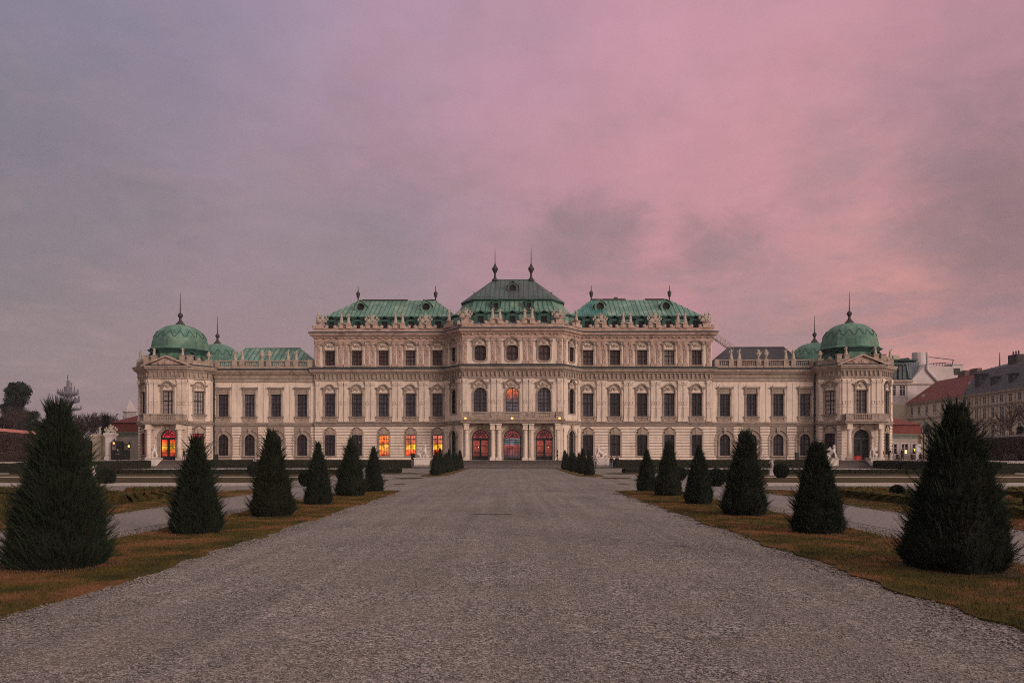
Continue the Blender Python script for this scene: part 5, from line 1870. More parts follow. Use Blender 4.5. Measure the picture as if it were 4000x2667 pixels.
def leafy_box(name, x0, x1, y0, y1, z0, z1, m, seed, leaves=0, lsize=0.05, jit=0.04, res=0.25, round_=0.0, **tags):
    """clipped hedge: lumpy body and loose leaves over it"""
    g = np.random.default_rng(seed)
    mb_v, mb_f = [], []

    def face(o, u, v, nu, nv):
        base = len(mb_v)
        for i in range(nu + 1):
            for j in range(nv + 1):
                mb_v.append(o + u * (i / nu) + v * (j / nv))
        for i in range(nu):
            for j in range(nv):
                a = base + i * (nv + 1) + j
                mb_f.append((a, a + nv + 1, a + nv + 2, a + 1))
    dx, dy, dz = x1 - x0, y1 - y0, z1 - z0
    nx, ny, nz = [int(min(160, max(1, round(d / res)))) for d in (dx, dy, dz)]
    o = np.array([x0, y0, z0], float)
    ex, ey, ez = np.array([dx, 0, 0.]), np.array([0, dy, 0.]), np.array([0, 0, dz])
    face(o, ex, ez, nx, nz)
    face(o + ey, ex, ez, nx, nz)
    face(o, ey, ez, ny, nz)
    face(o + ex, ey, ez, ny, nz)
    face(o + ez, ex, ey, nx, ny)
    V = np.array(mb_v)
    q_ = V * np.array([2.3, 2.1, 2.9])
    d = np.stack([np.sin(q_[:, 1] * 3.1 + q_[:, 2] * 2) + np.sin(q_[:, 0] * 2.7), np.sin(q_[:, 0] * 3.3 + q_[:, 2]) + np.sin(q_[:, 2] * 5), np.sin(q_[:, 0] * 2.1 + q_[:, 1] * 3.7) + np.sin(q_[:, 0] * 5.3)], 1) * jit * 0.5
    d[V[:, 2] <= z0 + 1e-6, 2] = 0
    V = V + d
    if round_:
        k = V[:, 2] > z1 - 0.12
        V[k, 1] += (0.5 * (y0 + y1) - V[k, 1]) * round_
    me = raw_mesh(name, V, np.array(mb_f), m, True)
    root = link(name, me, **tags)
    if leaves:
        areas = np.array([dx * dz, dx * dz, dy * dz, dy * dz, dx * dy])
        pick = g.choice(5, leaves, p=areas / areas.sum())
        u, v = g.random(leaves), g.random(leaves)
        P = np.zeros((leaves, 3))
        for k, (o_, a_, b_) in enumerate(((o, ex, ez), (o + ey, ex, ez), (o, ey, ez), (o + ex, ey, ez), (o + ez, ex, ey))):
            w_ = pick == k
            P[w_] = o_ + a_ * u[w_, None] + b_ * v[w_, None]
        P += g.normal(0, jit * 0.7, P.shape)
        A = g.normal(0, 1, (leaves, 3))
        A /= np.linalg.norm(A, axis=1)[:, None]
        B_ = np.cross(A, g.normal(0, 1, (leaves, 3)))
        B_ /= np.linalg.norm(B_, axis=1)[:, None]
        s_ = (lsize * g.uniform(0.6, 1.4, leaves))[:, None]
        T = np.stack([P - A * s_, P + A * s_, P + B_ * s_ * 1.1], 1).reshape(-1, 3)
        link('foliage', raw_mesh('foliage', T, np.arange(len(T)).reshape(-1, 3), m), root)
    return root


for s in (-1, 1):
    sd = 'left' if s < 0 else 'right'
    leafy_box('hedge', min(s * 14.6, s * 45.0), max(s * 14.6, s * 45.0), 113.5, 115.0, 0, 1.13, HEDGE, 3 + s, 9000, 0.06, 0.05, 0.4,
              label=f'long dark clipped hedge along the terrace between the middle steps and the {sd} tower steps', cat='hedge', group='dark hedges before the terrace')
    # hedge running forward at the garden's side
    leafy_box('hedge', min(s * 51.4, s * 52.6), max(s * 51.4, s * 52.6), 84.0, 113.4, 0, 1.06, HEDGE, 5 + s, 4000, 0.06, 0.05, 0.4,
              label=f'dark hedge running forward from the {sd} tower steps', cat='hedge', group='dark hedges before the terrace')
    leafy_box('hedge', min(s * 50.8, s * 100), max(s * 50.8, s * 100), 82.6, 83.9, 0, 0.95, HEDGE, 7 + s, 6000, 0.06, 0.05, 0.4,
              label=f'dark hedge at the far {sd} edge of the garden below the pale terrace', cat='hedge', group='dark hedges before the terrace')
    for k, (a, b, c, d, m_) in enumerate([(14.9, 16.1, 15, 38, OCHRE), (16.7, 18.3, 12, 28, RUSTP), (19.0, 20.9, 12, 34, OCHRE), (21.6, 24.9, 17, 38, GRASS), (25.6, 28.0, 17, 38, RUSTP), (28.2, 28.9, 16, 41, PALEGR), (29.2, 46.0, 18, 40.8, OCHRE)]):
        sheet('planting_strip', ragged(min(s * a, s * b), max(s * a, s * b), c, d, 90 + k + s, 0.08, 0.5), 0.030 + 0.004 * (k % 2), m_, 0.03, kind='structure')
    rows = [  # low box hedges: x0, x1, y0, y1, h, label
        (14.3, 14.8, 15.0, 38.5, 0.33, 'long low box hedge nearest the {} side path'),
        (16.2, 16.6, 19.0, 33.0, 0.26, 'second low box hedge row from the {} side path'),
        (18.4, 18.9, 14.0, 26.0, 0.34, 'low rust-tinted box hedge in the {} bed'),
        (21.0, 21.5, 17.0, 36.0, 0.33, 'low box hedge in the middle of the {} bed'),
        (25.0, 25.5, 20.0, 39.0, 0.26, 'outer low box hedge of the {} bed'),
        (15.4, 18.8, 38.6, 39.6, 0.22, 'short block of box hedge across the far end of the {} bed'),
        (20.2, 23.2, 38.8, 39.8, 0.22, 'second short block of box hedge at the far end of the {} bed'),
        (24.6, 30.5, 38.7, 39.7, 0.22, 'longer block of box hedge at the far outer end of the {} bed'),
        (17.0, 24.0, 34.4, 34.9, 0.24, 'thin cross hedge through the {} bed'),
        (16.4, 23.5, 28.2, 28.7, 0.25, 'nearer thin cross hedge through the {} bed'),
    ]
    for k, (a, b, c, d, h, lab) in enumerate(rows):
        leafy_box('box_hedge', min(s * a, s * b), max(s * a, s * b), c, d, 0, h, HEDGEO, 20 + k + 3 * s, int(1100 + (b - a + d - c) * 130), 0.028, 0.05, 0.15, 0.15,
                  label=lab.format(sd), cat='hedge', group='low box hedges in the garden beds')
    for k, (a, b, y, h) in enumerate([(16.5, 28.0, 76.6, 0.42), (28.1, 38.0, 76.9, 0.38), (38.2, 48.5, 76.8, 0.42)]):
        leafy_box('box_hedge', min(s * a, s * b), max(s * a, s * b), y, y + 1.6, 0, h, HEDGE, 40 + k + 3 * s, 2500, 0.05, 0.06, 0.3,
                  label=f'{["inner", "middle", "outer"][k]} dark low hedge beyond the {sd} lawn', cat='hedge', group='low hedges beyond the lawns')
    leafy_box('box_hedge', min(s * 11.6, s * 15.0), max(s * 11.6, s * 15.0), 81.5, 84.0, 0, 0.42, HEDGE, 60 + s, 1500, 0.05, 0.05, 0.3,
              label=f'stub of dark hedge beside the {sd} bunched yews', cat='hedge', group='low hedges beyond the lawns')
    r_ = random.Random(9 + s)
    if s > 0:
        tufts = [(15.2 + 1.0 * k + r_.uniform(-0.3, 0.3), 33.5 + r_.uniform(-2.5, 3.5) - 0.5 * k) for k in range(9)]
        for k, (x, y) in enumerate(tufts):
            rr = r_.uniform(0.18, 0.27)
            mb_ = MB()
            mb_.ell(x, y, rr * 0.6, rr * 1.5, rr, rr * 0.75, 10, 7)
            g = np.random.default_rng(70 + k)
            V = np.array(mb_.v) + g.normal(0, 0.018, (len(mb_.v), 3))
            mb_.v = [tuple(v) for v in V]
            mb_.build('shrub', HEDGEO, None, True, label='low rounded tuft of box in the uneven row of the right bed', cat='shrub', group='box tufts in the right bed')


def ball_shrub(x, y, r, label, seed):
    g = np.random.default_rng(seed)
    o = empty('ball_shrub', (x, y, 0.0), 0, label=label, cat='shrub', group='round clipped shrubs on the lawns')
    mb_ = MB()
    mb_.ell(0, 0, r * 1.02, r * 0.95, r * 0.95, r * 0.96, 24, 16)
    V = np.array(mb_.v) * 1.0 + g.normal(0, 0.01, (len(mb_.v), 3))
    mb_.v = [tuple(v) for v in V]
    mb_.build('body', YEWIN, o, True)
    n = 3500
    D = g.normal(0, 1, (n, 3))
    D /= np.linalg.norm(D, axis=1)[:, None]
    P = D * r * g.uniform(0.93, 1.04, (n, 1)) + [0, 0, r * 1.02]
    A = np.cross(D, g.normal(0, 1, (n, 3)))
    A /= np.linalg.norm(A, axis=1)[:, None]
    s_ = 0.028
    T = np.stack([P - A * s_, P + A * s_, P + D * s_ * 2.2 + g.normal(0, 0.01, (n, 3))], 1).reshape(-1, 3)
    link('foliage', raw_mesh('foliage', T, np.arange(len(T)).reshape(-1, 3), YEW), o)


for x, y, r, lab in [(-24.6, 48.3, 0.50, 'round clipped shrub beside the largest left yew'), (-21.6, 67.0, 0.62, 'round clipped shrub below the small pink-tinted garden figure'),
                     (-11.9, 46.3, 0.47, 'round clipped shrub half hidden by the slim fourth left yew'), (-12.3, 58.0, 0.48, 'round clipped shrub hidden between the left yews'),
                     (12.2, 58.0, 0.48, 'round clipped shrub between the fifth and fourth right yews, the farther one'), (11.95, 46.6, 0.50, 'round clipped shrub behind the fourth right yew, the nearer one'),
                     (21.4, 63.3, 0.57, 'round clipped shrub standing free on the right lawn edge'), (16.2, 33.5, 0.26, 'small green ball shrub among the brown box rows of the right bed'),
                     (16.6, 25.2, 0.33, 'ball shrub at the right edge beside the largest right yew')]:
    ball_shrub(x, y, r, lab, int(abs(x * 10)))

# ---------------------------------------------------------------- steps and plinths
def stair(x0, x1, y0, label, n=7):
    mb = MB()
    for k in range(n):
        mb.box(x0, x1, y0 + 0.33 * k, y0 + 2.45, ZB / n * k + 0.002, ZB / n * (k + 1) - (0.004 if k < n - 1 else -0.003))
        mb.cur = 1
        mb.box(x0, x1, y0 + 0.33 * k - 0.03, y0 + 0.33 * k + 0.3, ZB / n * (k + 1) - 0.045, ZB / n * (k + 1) + 0.004)
        mb.cur = 0
    return mb.build('stone_steps', [STEPD, STEP], label=label, cat='steps')


stair(-14.1, 14.1, 113.45, 'wide flight of shallow stone steps up to the middle portico')
stair(-51.5, -45.2, 113.45, 'flight of stone steps before the lit left corner tower')
stair(45.2, 51.5, 113.45, 'flight of stone steps before the right corner tower')

# ---------------------------------------------------------------- skinned figures
def skin_mesh(name, verts, edges, radii, m, sub=1, mats=None, by=None):
    me = bpy.data.meshes.new('tmp')
    me.from_pydata(verts, edges, [])
    ob = bpy.data.objects.new('tmp', me)
    COL.objects.link(ob)
    md = ob.modifiers.new('s', 'SKIN')
    md.use_smooth_shade = True
    for i, r_ in enumerate(radii):
        sv = me.skin_vertices[0].data[i]
        sv.radius = r_ if hasattr(r_, '__len__') else (r_, r_)
        sv.use_root = i == 0
    sb = ob.modifiers.new('b', 'SUBSURF')
    sb.levels = sb.render_levels = sub
    dg = bpy.context.evaluated_depsgraph_get()
    out = bpy.data.meshes.new_from_object(ob.evaluated_get(dg))
    out.name = name
    out.materials.clear()
    for mm in (mats or [m]):
        out.materials.append(mm)
    if by:
        for p_ in out.polygons:
            c = p_.center
            p_.material_index = by(c)
    smooth_flag(out)
    bpy.data.objects.remove(ob)
    return out


def human_skel(arm_l=((0.42, 0.02, 1.18), (0.45, -0.05, 0.95)), arm_r=((-0.42, 0.02, 1.18), (-0.45, -0.05, 0.95)), leg=0.0, lean=0.0, hands=True, head_turn=0.0, bulk=1.0):
    V = [(0, 0, .95), (0, 0, 1.10), (0, lean * .3, 1.30), (0, lean * .6, 1.46), (0, -.01 + lean * .7, 1.54), (head_turn * .02, -.025 + lean * .8, 1.63), (0, .0 + lean * .8, 1.72)]
    Rr = [.15 * bulk, .125 * bulk, .155 * bulk, .065, .062, .092, .06]
    E = [(0, 1), (1, 2), (2, 3), (3, 4), (4, 5), (5, 6)]

    def chain(start, pts, rs):
        i = start
        for p_, r_ in zip(pts, rs):
            V.append(p_)
            Rr.append(r_)
            E.append((i, len(V) - 1))
            i = len(V) - 1
        return i
    V.append((0, -.125 + lean * .8, 1.61))      # nose
    Rr.append(.016)
    E.append((5, len(V) - 1))
    for sx in (-1, 1):
        k = leg * sx
        chain(0, [(sx * .10, 0, .88), (sx * .115, -k * .5 - .02, .50), (sx * .12, -k + .03, .09), (sx * .125, -k - .11, .035)], [.10 * bulk, .068 * bulk, .045, .038])
        el, wr = arm_l if sx > 0 else arm_r
        w_ = chain(3, [(sx * .18, lean * .5, 1.41), el if False else (el[0] * 0.6, el[1], el[2]), (wr[0] * 0.6, wr[1], wr[2])], [.062 * bulk, .048 * bulk, .032])
        if hands:
            e_ = Vector((el[0] * 0.6, el[1], el[2]))
            h_ = Vector(V[w_])
            d = (h_ - e_).normalized()
            sd = d.cross(Vector((0, 0, 1))).normalized() if abs(d.z) < 0.9 else Vector((0, 1, 0))
            palm = h_ + d * .06
            pi_ = chain(w_, [tuple(palm)], [.034])
            for j, (o_, ln) in enumerate(((-.027, .07), (-.009, .082), (.009, .078), (.027, .06))):
                chain(pi_, [tuple(palm + sd * o_ + d * .03), tuple(palm + sd * o_ * 1.2 + d * ln + Vector((0, -.012, 0)))], [.010, .008])
            chain(pi_, [tuple(palm - sd * .045 - d * .01), tuple(palm - sd * .055 + d * .025)], [.012, .009])
    return V, E, Rr


FA, EA, RA = human_skel(arm_l=((0.45, -0.1, 1.62), (0.30, -0.12, 1.88)), arm_r=((-0.50, -0.02, 1.20), (-0.35, -0.2, 1.12)), hands=False, bulk=1.25, leg=0.06)
FIGA = skin_mesh('statue_body', FA, EA, RA, STATUE)
FB, EB, RB = human_skel(arm_l=((0.52, -0.05, 1.18), (0.62, -0.12, 0.98)), arm_r=((-0.48, -0.12, 1.25), (-0.05, -0.24, 1.30)), hands=False, bulk=1.3, leg=-0.05)
FIGB = skin_mesh('statue_body', FB, EB, RB, STATUE)


def drape_mesh(seed):
    r = random.Random(seed)
    mb = MB()
    n = 14
    rows = [(0.02, 0.33), (0.3, 0.28), (0.6, 0.24), (0.85, 0.21), (1.0, 0.19), (1.12, 0.16)]
    vs = []
    for i, (z, rad) in enumerate(rows):
        for k in range(n):
            a = 2 * PI * k / n
            rr = rad * (1 + (0.14 if k % 2 else -0.10) * (1 - i / 7) + r.uniform(-0.04, 0.04))
            vs.append((rr * math.cos(a + i * 0.08), rr * 0.8 * math.sin(a + i * 0.08), z))
    mb.add(vs, [(i * n + k, i * n + (k + 1) % n, (i + 1) * n + (k + 1) % n, (i + 1) * n + k) for i in range(len(rows) - 1) for k in range(n)])
    mb.tube((0.25, 0.05, 0.75), (-0.12, -0.12, 1.38), 0.09, 0.05, 6)
    mb.box(-0.32, 0.32, -0.28, 0.28, -0.08, 0.03)
    return mb.mesh('drapery', STATUE, True)


DRA, DRB = drape_mesh(1), drape_mesh(2)


def put_statue(loc, rz, body, drape, label, scale=1.0, group='stone figures on the roof parapets', mirror=False):
    o = link('statue', body, None, loc, rz, (-scale if mirror else scale, scale, scale), label=label, cat='statue', group=group)
    link('drapery', drape, o)
    return o


def trophy_mesh(seed):
    """heap of arms: cuirass and helmet before crossed flags, drums and shields"""
    r = random.Random(seed)
    mb = MB()
    mb.box(-0.85, 0.85, -0.32, 0.32, -0.05, 0.08)
    mb.lathe(0, -0.02, [(0.20, 0.3), (0.27, 0.55), (0.36, 0.9), (0.33, 1.05), (0.12, 1.15)], 10)
    mb.ell(0, -0.05, 1.32, 0.15, 0.17, 0.19, 8, 6)
    mb.ell(0, 0.0, 1.55, 0.05, 0.17, 0.12, 6, 5)
    for s in (-1, 1):
        mb.ell(s * 0.42, -0.18, 0.36, 0.34, 0.12, 0.34, 10, 6)
        mb.lathe(s * 0.72, 0.02, [(0.2, 0.05), (0.22, 0.1), (0.2, 0.4), (0.22, 0.45)], 9)
        for k in range(3):
            a = R(18 + 20 * k + r.uniform(-5, 5)) * s
            p0, p1 = (0.1 * s, 0.12, 0.25), (0.1 * s + math.sin(a) * 1.25, 0.12, 0.25 + math.cos(a) * 1.25)
            mb.tube(p0, p1, 0.03, 0.025, 4)
            mb.prism([(p1[0], p1[2]), (p1[0] + s * 0.05, p1[2] - 0.45), (p1[0] - s * 0.28, p1[2] - 0.55), (p1[0] - s * 0.2, p1[2] - 0.1)], 0.08, 0.16)
        mb.ell(s * 0.3, -0.1, 0.85, 0.13, 0.12, 0.2, 6, 5)
        mb.tube((s * 0.2, -0.3, 0.12), (s * 0.85, -0.25, 0.25), 0.07, 0.09, 7)
    for k in range(7):
        mb.ell(r.uniform(-0.7, 0.7), r.uniform(-0.25, 0.1), r.uniform(0.15, 0.5), 0.14, 0.1, 0.12, 6, 4)
    return mb.mesh('trophy', STATUE)


def vase_mesh():
    mb = MB()
    mb.lathe(0, 0, [(0.30, 0), (0.30, 0.08), (0.16, 0.14), (0.12, 0.28), (0.18, 0.36), (0.40, 0.72), (0.44, 0.98), (0.36, 1.12), (0.28, 1.2), (0.34, 1.28), (0.36, 1.34), (0.2, 1.42), (0.22, 1.52), (0.10, 1.66), (0.04, 1.72)], 14)
    for s in (-1, 1):
        mb.path([(s * 0.42, 0, 0.95), (s * 0.56, 0, 1.08), (s * 0.52, 0, 1.26), (s * 0.34, 0, 1.28)], 0.04, 5)
    for k in range(8):
        a = 2 * PI * k / 8
        mb.ell(0.38 * math.cos(a), 0.38 * math.sin(a), 0.82, 0.09, 0.09, 0.12, 5, 4)
    return mb.mesh('vase', STATUE, True)


TRO = [trophy_mesh(1), trophy_mesh(2)]
VASE = vase_mesh()
names = {26.0: 'outer pair', 17.6: 'inner pair'}
for x, y, k in PEDPOS:
    sd = 'left' if x < 0 else 'right'
    ax = abs(x)
    wy = y
    if k == 'fig':
        for d in (-0.55, 0.55):
            which = 'left' if d < 0 else 'right'
            lab = (f'{which} figure of the statue pair on the middle pavilion parapet, {sd} pair' if ax < 3 else f'{which} figure of the {names[ax]} of statues on the {sd} wing parapet')
            put_statue(PW(x + d, wy, 22.24), PROT + 0.2 * d, FIGA if (d < 0) == (x < 0) else FIGB, DRA if d < 0 else DRB, lab, 0.94, mirror=d > 0)
    elif k == 'tro':
        lab = f'stone trophy of arms on the {sd} wing parapet, the one {"nearer the middle" if ax < 15 else "farther from the middle"}'
        link('trophy', TRO[int(ax > 15)], None, PW(x, wy, 22.26), PROT, 0.97, label=lab, cat='statue', group='stone trophies of arms on the parapets')
    elif k == 'tro1':
        link('trophy', TRO[0], None, PW(x, wy, 22.45), PROT, 0.95, label=f'stone trophy of arms on the {sd} corner of the middle pavilion', cat='statue', group='stone trophies of arms on the parapets')
    elif k == 'corner':
        link('trophy', TRO[1], None, PW(x - (0.25 if x > 0 else -0.25), wy, 22.45), PROT, 0.8, label=f'stone trophy at the outer end of the {sd} wing parapet', cat='statue', group='stone trophies of arms on the parapets')
        put_statue(PW(x + (0.42 if x > 0 else -0.42), wy + 0.1, 22.45), 0.5, FIGB, DRB, f'small dark figure at the outer corner of the {sd} wing parapet', 0.92)
    else:
        put_statue(PW(x, wy, 22.45), 0.6 if x < 0 else -0.6, FIGA, DRA, f'single figure in the angle between the {sd} wing and the middle pavilion', 0.95, mirror=x > 0)
for s in (-1, 1):
    sd = 'left' if s < 0 else 'right'
    for xx, nm in ((42.1, 'outer'), (43.25, 'outer'), (33.7, 'inner'), (34.95, 'inner')):
        wh = 'farther out' if xx in (43.25, 34.95) else 'nearer the middle'
        put_statue(PW(s * xx, LY, 16.62), 0, FIGA if xx in (42.1, 34.95) else FIGB, DRA if xx in (42.1, 33.7) else DRB, f'balustrade figure on the low {sd} wing, {nm} pair, the one {wh}', 0.93, 'stone figures on the roof parapets', xx in (43.25, 33.7))
    for xx in (37.9, 39.05):
        link('vase', VASE, None, PW(s * xx, LY, 16.62), 0, 0.92, label=f'stone vase on the low {sd} wing balustrade, {"inner" if xx < 38 else "outer"} of the two', cat='vase', group='stone vases on the balustrades')
    for xx, yy, zz, lab in ((49.3 + 0.55, 0.7, 16.9, 'inner'), (54.75 - 0.55, 0.7, 16.9, 'outer')):
        put_statue(PW(s * xx, yy, zz), 0, FIGB, DRA, f'small cherub-like figure beside the {sd} tower pediment, {lab} side', 0.72, mirror=s > 0)
    put_statue(PW(s * 57.7, 3.6, 16.55), 0.4 * s, FIGA, DRB, f'dark figure on the outermost corner of the {sd} tower', 0.85)
    link('vase', VASE, None, PW(s * 46.9, 3.2, 16.55), 0, 0.75, label=f'stone vase between the {sd} tower and its low wing', cat='vase', group='stone vases on the balustrades')


# ---- sphinxes
def sphinx_mesh():
    V = [(0, 0.55, 0.45), (0, 0.15, 0.55), (0, -0.25, 0.78), (0, -0.42, 1.12), (0, -0.44, 1.32), (0, -0.47, 1.46), (0, -0.44, 1.60)]
    Rr = [0.30, 0.25, 0.24, 0.20, 0.085, 0.13, 0.09]
    E = [(i, i + 1) for i in range(6)]
    for s in (-1, 1):
        b = len(V)
        V += [(s * 0.2, -0.42, 0.85), (s * 0.2, -0.58, 0.45), (s * 0.2, -0.62, 0.12), (s * 0.2, -0.82, 0.07)]
        Rr += [0.12, 0.085, 0.07, 0.08]
        E += [(2, b), (b, b + 1), (b + 1, b + 2), (b + 2, b + 3)]
        b = len(V)
        V += [(s * 0.26, 0.5, 0.42), (s * 0.30, 0.05, 0.30), (s * 0.28, 0.28, 0.08), (s * 0.28, -0.08, 0.07)]
        Rr += [0.2, 0.14, 0.09, 0.08]
        E += [(0, b), (b, b + 1), (b + 1, b + 2), (b + 2, b + 3)]
    b = len(V)
    V += [(0.1, 0.85, 0.25), (0.34, 0.8, 0.12), (0.42, 0.5, 0.12)]
    Rr += [0.06, 0.05, 0.05]
    E += [(0, b), (b, b + 1), (b + 1, b + 2)]
    return skin_mesh('sphinx_body', V, E, Rr, STATUEW, 1)


SPH = sphinx_mesh()


def put_sphinx(x, y, z, rz, label, wings=True, ped=(1.1, 1.0), zb=0.0):
    o = link('sphinx_statue', SPH, None, (x, y, z), rz, 1.12, label=label, cat='statue', group='white stone sphinxes beside the steps')
    wm = MB()
    for s in (-1, 1):
        for k in range(5):
            wm.tube((s * 0.16, -0.1 + 0.04 * k, 0.85 + 0.05 * k), (s * (0.24 + 0.03 * k), 0.12 + 0.12 * k, 1.42 - 0.10 * k), 0.07, 0.04, 5)
    wm.build('wing', STATUEW, o, True)
    hm = MB()
    hm.ell(0, -0.40, 1.56, 0.15, 0.16, 0.14, 9, 6)
    hm.ell(0, -0.30, 1.42, 0.12, 0.10, 0.16, 8, 5)
    hm.build('hair', STATUEW, o, True)
    p_ = MB()
    a, b = ped
    p_.box(x - a, x + a, y - b, y + b, zb, z - 0.12)
    p_.box(x - a - 0.08, x + a + 0.08, y - b - 0.08, y + b + 0.08, z - 0.12, z)
    p_.box(x - a + 0.15, x + a - 0.15, y - b - 0.02, y - b + 0.02, zb + 0.3, z - 0.35)
    p_.build('plinth', STATUEW, label=f'stone plinth under the {label.split(",")[0]}', cat='plinth', group='sphinx plinths')


put_sphinx(-12.95, 115.1, 1.48, R(72), 'sphinx left of the middle steps, facing right', zb=0.0)
put_sphinx(12.85, 115.1, 1.48, R(-72), 'sphinx right of the middle steps, facing left', zb=0.0)
put_sphinx(-51.6, 114.9, 1.42, R(25), 'sphinx outside the left tower steps, facing the garden', ped=(0.75, 0.9))
put_sphinx(46.0, 114.9, 1.42, R(55), 'sphinx inside the right tower steps, partly behind a yew', ped=(0.75, 0.9))
put_sphinx(52.1, 114.9, 1.42, R(-40), 'sphinx outside the right tower steps, turned to the left', ped=(0.75, 0.9))

# small garden figures on posts
PUTT = mat('worn_marble', (0.46, 0.40, 0.38), (0.30, 0.255, 0.25), 3.0, 0.85, 0.4, 8)
PINKM = mat('pinkish_marble', (0.36, 0.26, 0.33), (0.26, 0.18, 0.23), 3.0, 0.85, 0.4, 8)


def put_putto(x, y, ztop, label, m, rz=0.0):
    h = 0.95
    V, E, Rr = human_skel(arm_l=((0.55, -0.05, 1.45), (0.70, -0.1, 1.7)), arm_r=((-0.55, -0.1, 1.2), (-0.6, -0.25, 1.0)), hands=False, bulk=1.5, leg=0.1)
    o = link('garden_statue', skin_mesh('putto_body', V, E, [r * 1.15 for r in Rr], m), None, (x, y, ztop - h), rz, h / 1.75, label=label, cat='statue')
    d = MB()
    d.tube((0.2, 0.1, 0.7), (-0.15, -0.05, 1.2), 0.14, 0.07, 6)
    d.build('drapery', m, o, True)
    p_ = MB()
    p_.box(x - 0.3, x + 0.3, y - 0.3, y + 0.3, 0, 0.12)
    p_.box(x - 0.22, x + 0.22, y - 0.22, y + 0.22, 0.12, ztop - h - 0.06)
    p_.box(x - 0.28, x + 0.28, y - 0.28, y + 0.28, ztop - h - 0.06, ztop - h)
    p_.build('pedestal', m, label=f'squat stone pedestal of the {label.split(" ")[0]} {label.split(" ")[1]} garden figure', cat='pedestal')


put_putto(-26.3, 50.0, 1.22, 'small white garden figure beside the ball shrub at far left', PUTT)
put_putto(-23.2, 72.0, 1.70, 'small pinkish garden figure above the lawn shrub in front of the left wing', PINKM, 0.5)
put_putto(23.5, 72.0, 1.50, 'small grey garden figure behind the right lawn shrub', PUTT, -0.5)

# ---------------------------------------------------------------- people
SKIN = mat('skin', (0.42, 0.24, 0.17), rough=0.6)


def put_person(x, y, z, rz, label, coat, legs, hair, arms=None, stride=0.12, lean=0.0, scale=1.0, sit=False, coat_len=0.78):
    kw = arms or {}
    V, E, Rr = human_skel(leg=stride, lean=lean, **kw)
    if sit:
        V = [(vx, vy, vz) for vx, vy, vz in V]
    zc = 0.95
    LM = mat('cloth_%02d%02d%02d' % tuple(int(c * 99) for c in legs), legs, rough=0.9)
    body = skin_mesh('person_body', V, E, Rr, SKIN, 1, [SKIN, LM], lambda c: 1 if (c.z < 1.0 and abs(c.x) < 0.22) else 0)
    o = link('person', body, None, (x, y, z), rz, scale, label=label, cat='person')
    CM = mat('coat_%02d%02d%02d' % tuple(int(c * 99) for c in coat), coat, tuple(c * 0.7 for c in coat), 6, rough=0.9)
    ci = [0, 1, 2, 3]
    cv = [(0, 0, coat_len), (0, 0, 0.95), (0, lean * .15, 1.12), (0, lean * .3, 1.30), (0, lean * .6, 1.44)]
    cr = [(.205, .165), (.20, .155), (.175, .14), (.205, .15), (.10, .10)]
    ce = [(0, 1), (1, 2), (2, 3), (3, 4)]
    for sx in (-1, 1):
        el, wr = (kw.get('arm_l') or ((0.42, 0.02, 1.18), (0.45, -0.05, 0.95))) if sx > 0 else (kw.get('arm_r') or ((-0.42, 0.02, 1.18), (-0.45, -0.05, 0.95)))
        b = len(cv)
        cv += [(sx * .19, lean * .5, 1.40), (el[0] * .6, el[1], el[2]), (wr[0] * .6, wr[1], wr[2])]
        cr += [.082, .066, .05]
        ce += [(4, b), (b, b + 1), (b + 1, b + 2)]
    link('coat', skin_mesh('coat', cv, ce, cr, CM), o)
    h = MB()
    h.ell(0, 0.012 + lean * .8, 1.675, 0.098, 0.112, 0.085, 10, 7)
    h.ell(0, 0.05 + lean * .8, 1.60, 0.085, 0.06, 0.10, 9, 6)
    h.build('hair', mat('hair_%02d' % int(hair[0] * 99), hair, rough=0.8), o, True)
    sh = MB()
    for sx in (-1, 1):
        sh.ell(sx * .125, -stride * sx - .06, .04, .05, .13, .045, 8, 5)
    sh.build('shoes', mat('shoe_leather', (0.02, 0.018, 0.016), rough=0.6), o, True)
    return o


PHOTO = dict(arm_l=((0.40, -0.22, 1.22), (0.12, -0.38, 1.42)), arm_r=((-0.40, -0.22, 1.22), (-0.08, -0.38, 1.42)))
DARK = (0.015, 0.014, 0.016)
put_person(-48.05, 116.6, ZB, R(75), 'person in dark clothes holding something up beside the left tower porch', DARK, (0.02, 0.02, 0.025), (0.02, 0.012, 0.01), PHOTO, 0.10, scale=0.95)
put_person(-47.25, 116.5, ZB, R(-80), 'taller person in a long dark coat walking beside the left tower porch', (0.02, 0.012, 0.012), (0.015, 0.012, 0.014), (0.015, 0.01, 0.01), None, 0.22, scale=1.02, coat_len=0.62)
put_person(14.05, 112.4, 0.0, R(180), 'person in black jacket and pale jeans at the foot of the middle steps', (0.012, 0.012, 0.014), (0.10, 0.12, 0.16), (0.02, 0.015, 0.012), None, 0.10)
put_person(14.85, 112.6, 0.0, R(165), 'person in a long dark coat standing just right of the one in blue jeans', (0.018, 0.016, 0.020), (0.012, 0.012, 0.015), (0.012, 0.01, 0.01), None, 0.06, coat_len=0.45)
put_person(11.75, 112.0, 0.05, R(150), 'person in a light grey jacket half hidden by the bunched right yews', (0.30, 0.29, 0.27), (0.03, 0.035, 0.05), (0.20, 0.15, 0.11), None, 0.16, lean=-0.08, scale=0.98)
put_person(54.9, 118.2, ZB, R(10), 'dark figure standing by the right tower column', (0.03, 0.02, 0.02), DARK, (0.02, 0.015, 0.012), None, 0.05)
put_person(55.5, 117.2, ZB, R(150), 'dark figure standing below the narrow right tower window', (0.02, 0.016, 0.018), (0.05, 0.04, 0.04), (0.015, 0.012, 0.01), None, 0.08)
put_person(57.6, 117.5, ZB, R(200), 'person in a long dark cloak right of the tower, before the low house', DARK, DARK, (0.012, 0.01, 0.01), None, 0.05, scale=1.03, coat_len=0.40)
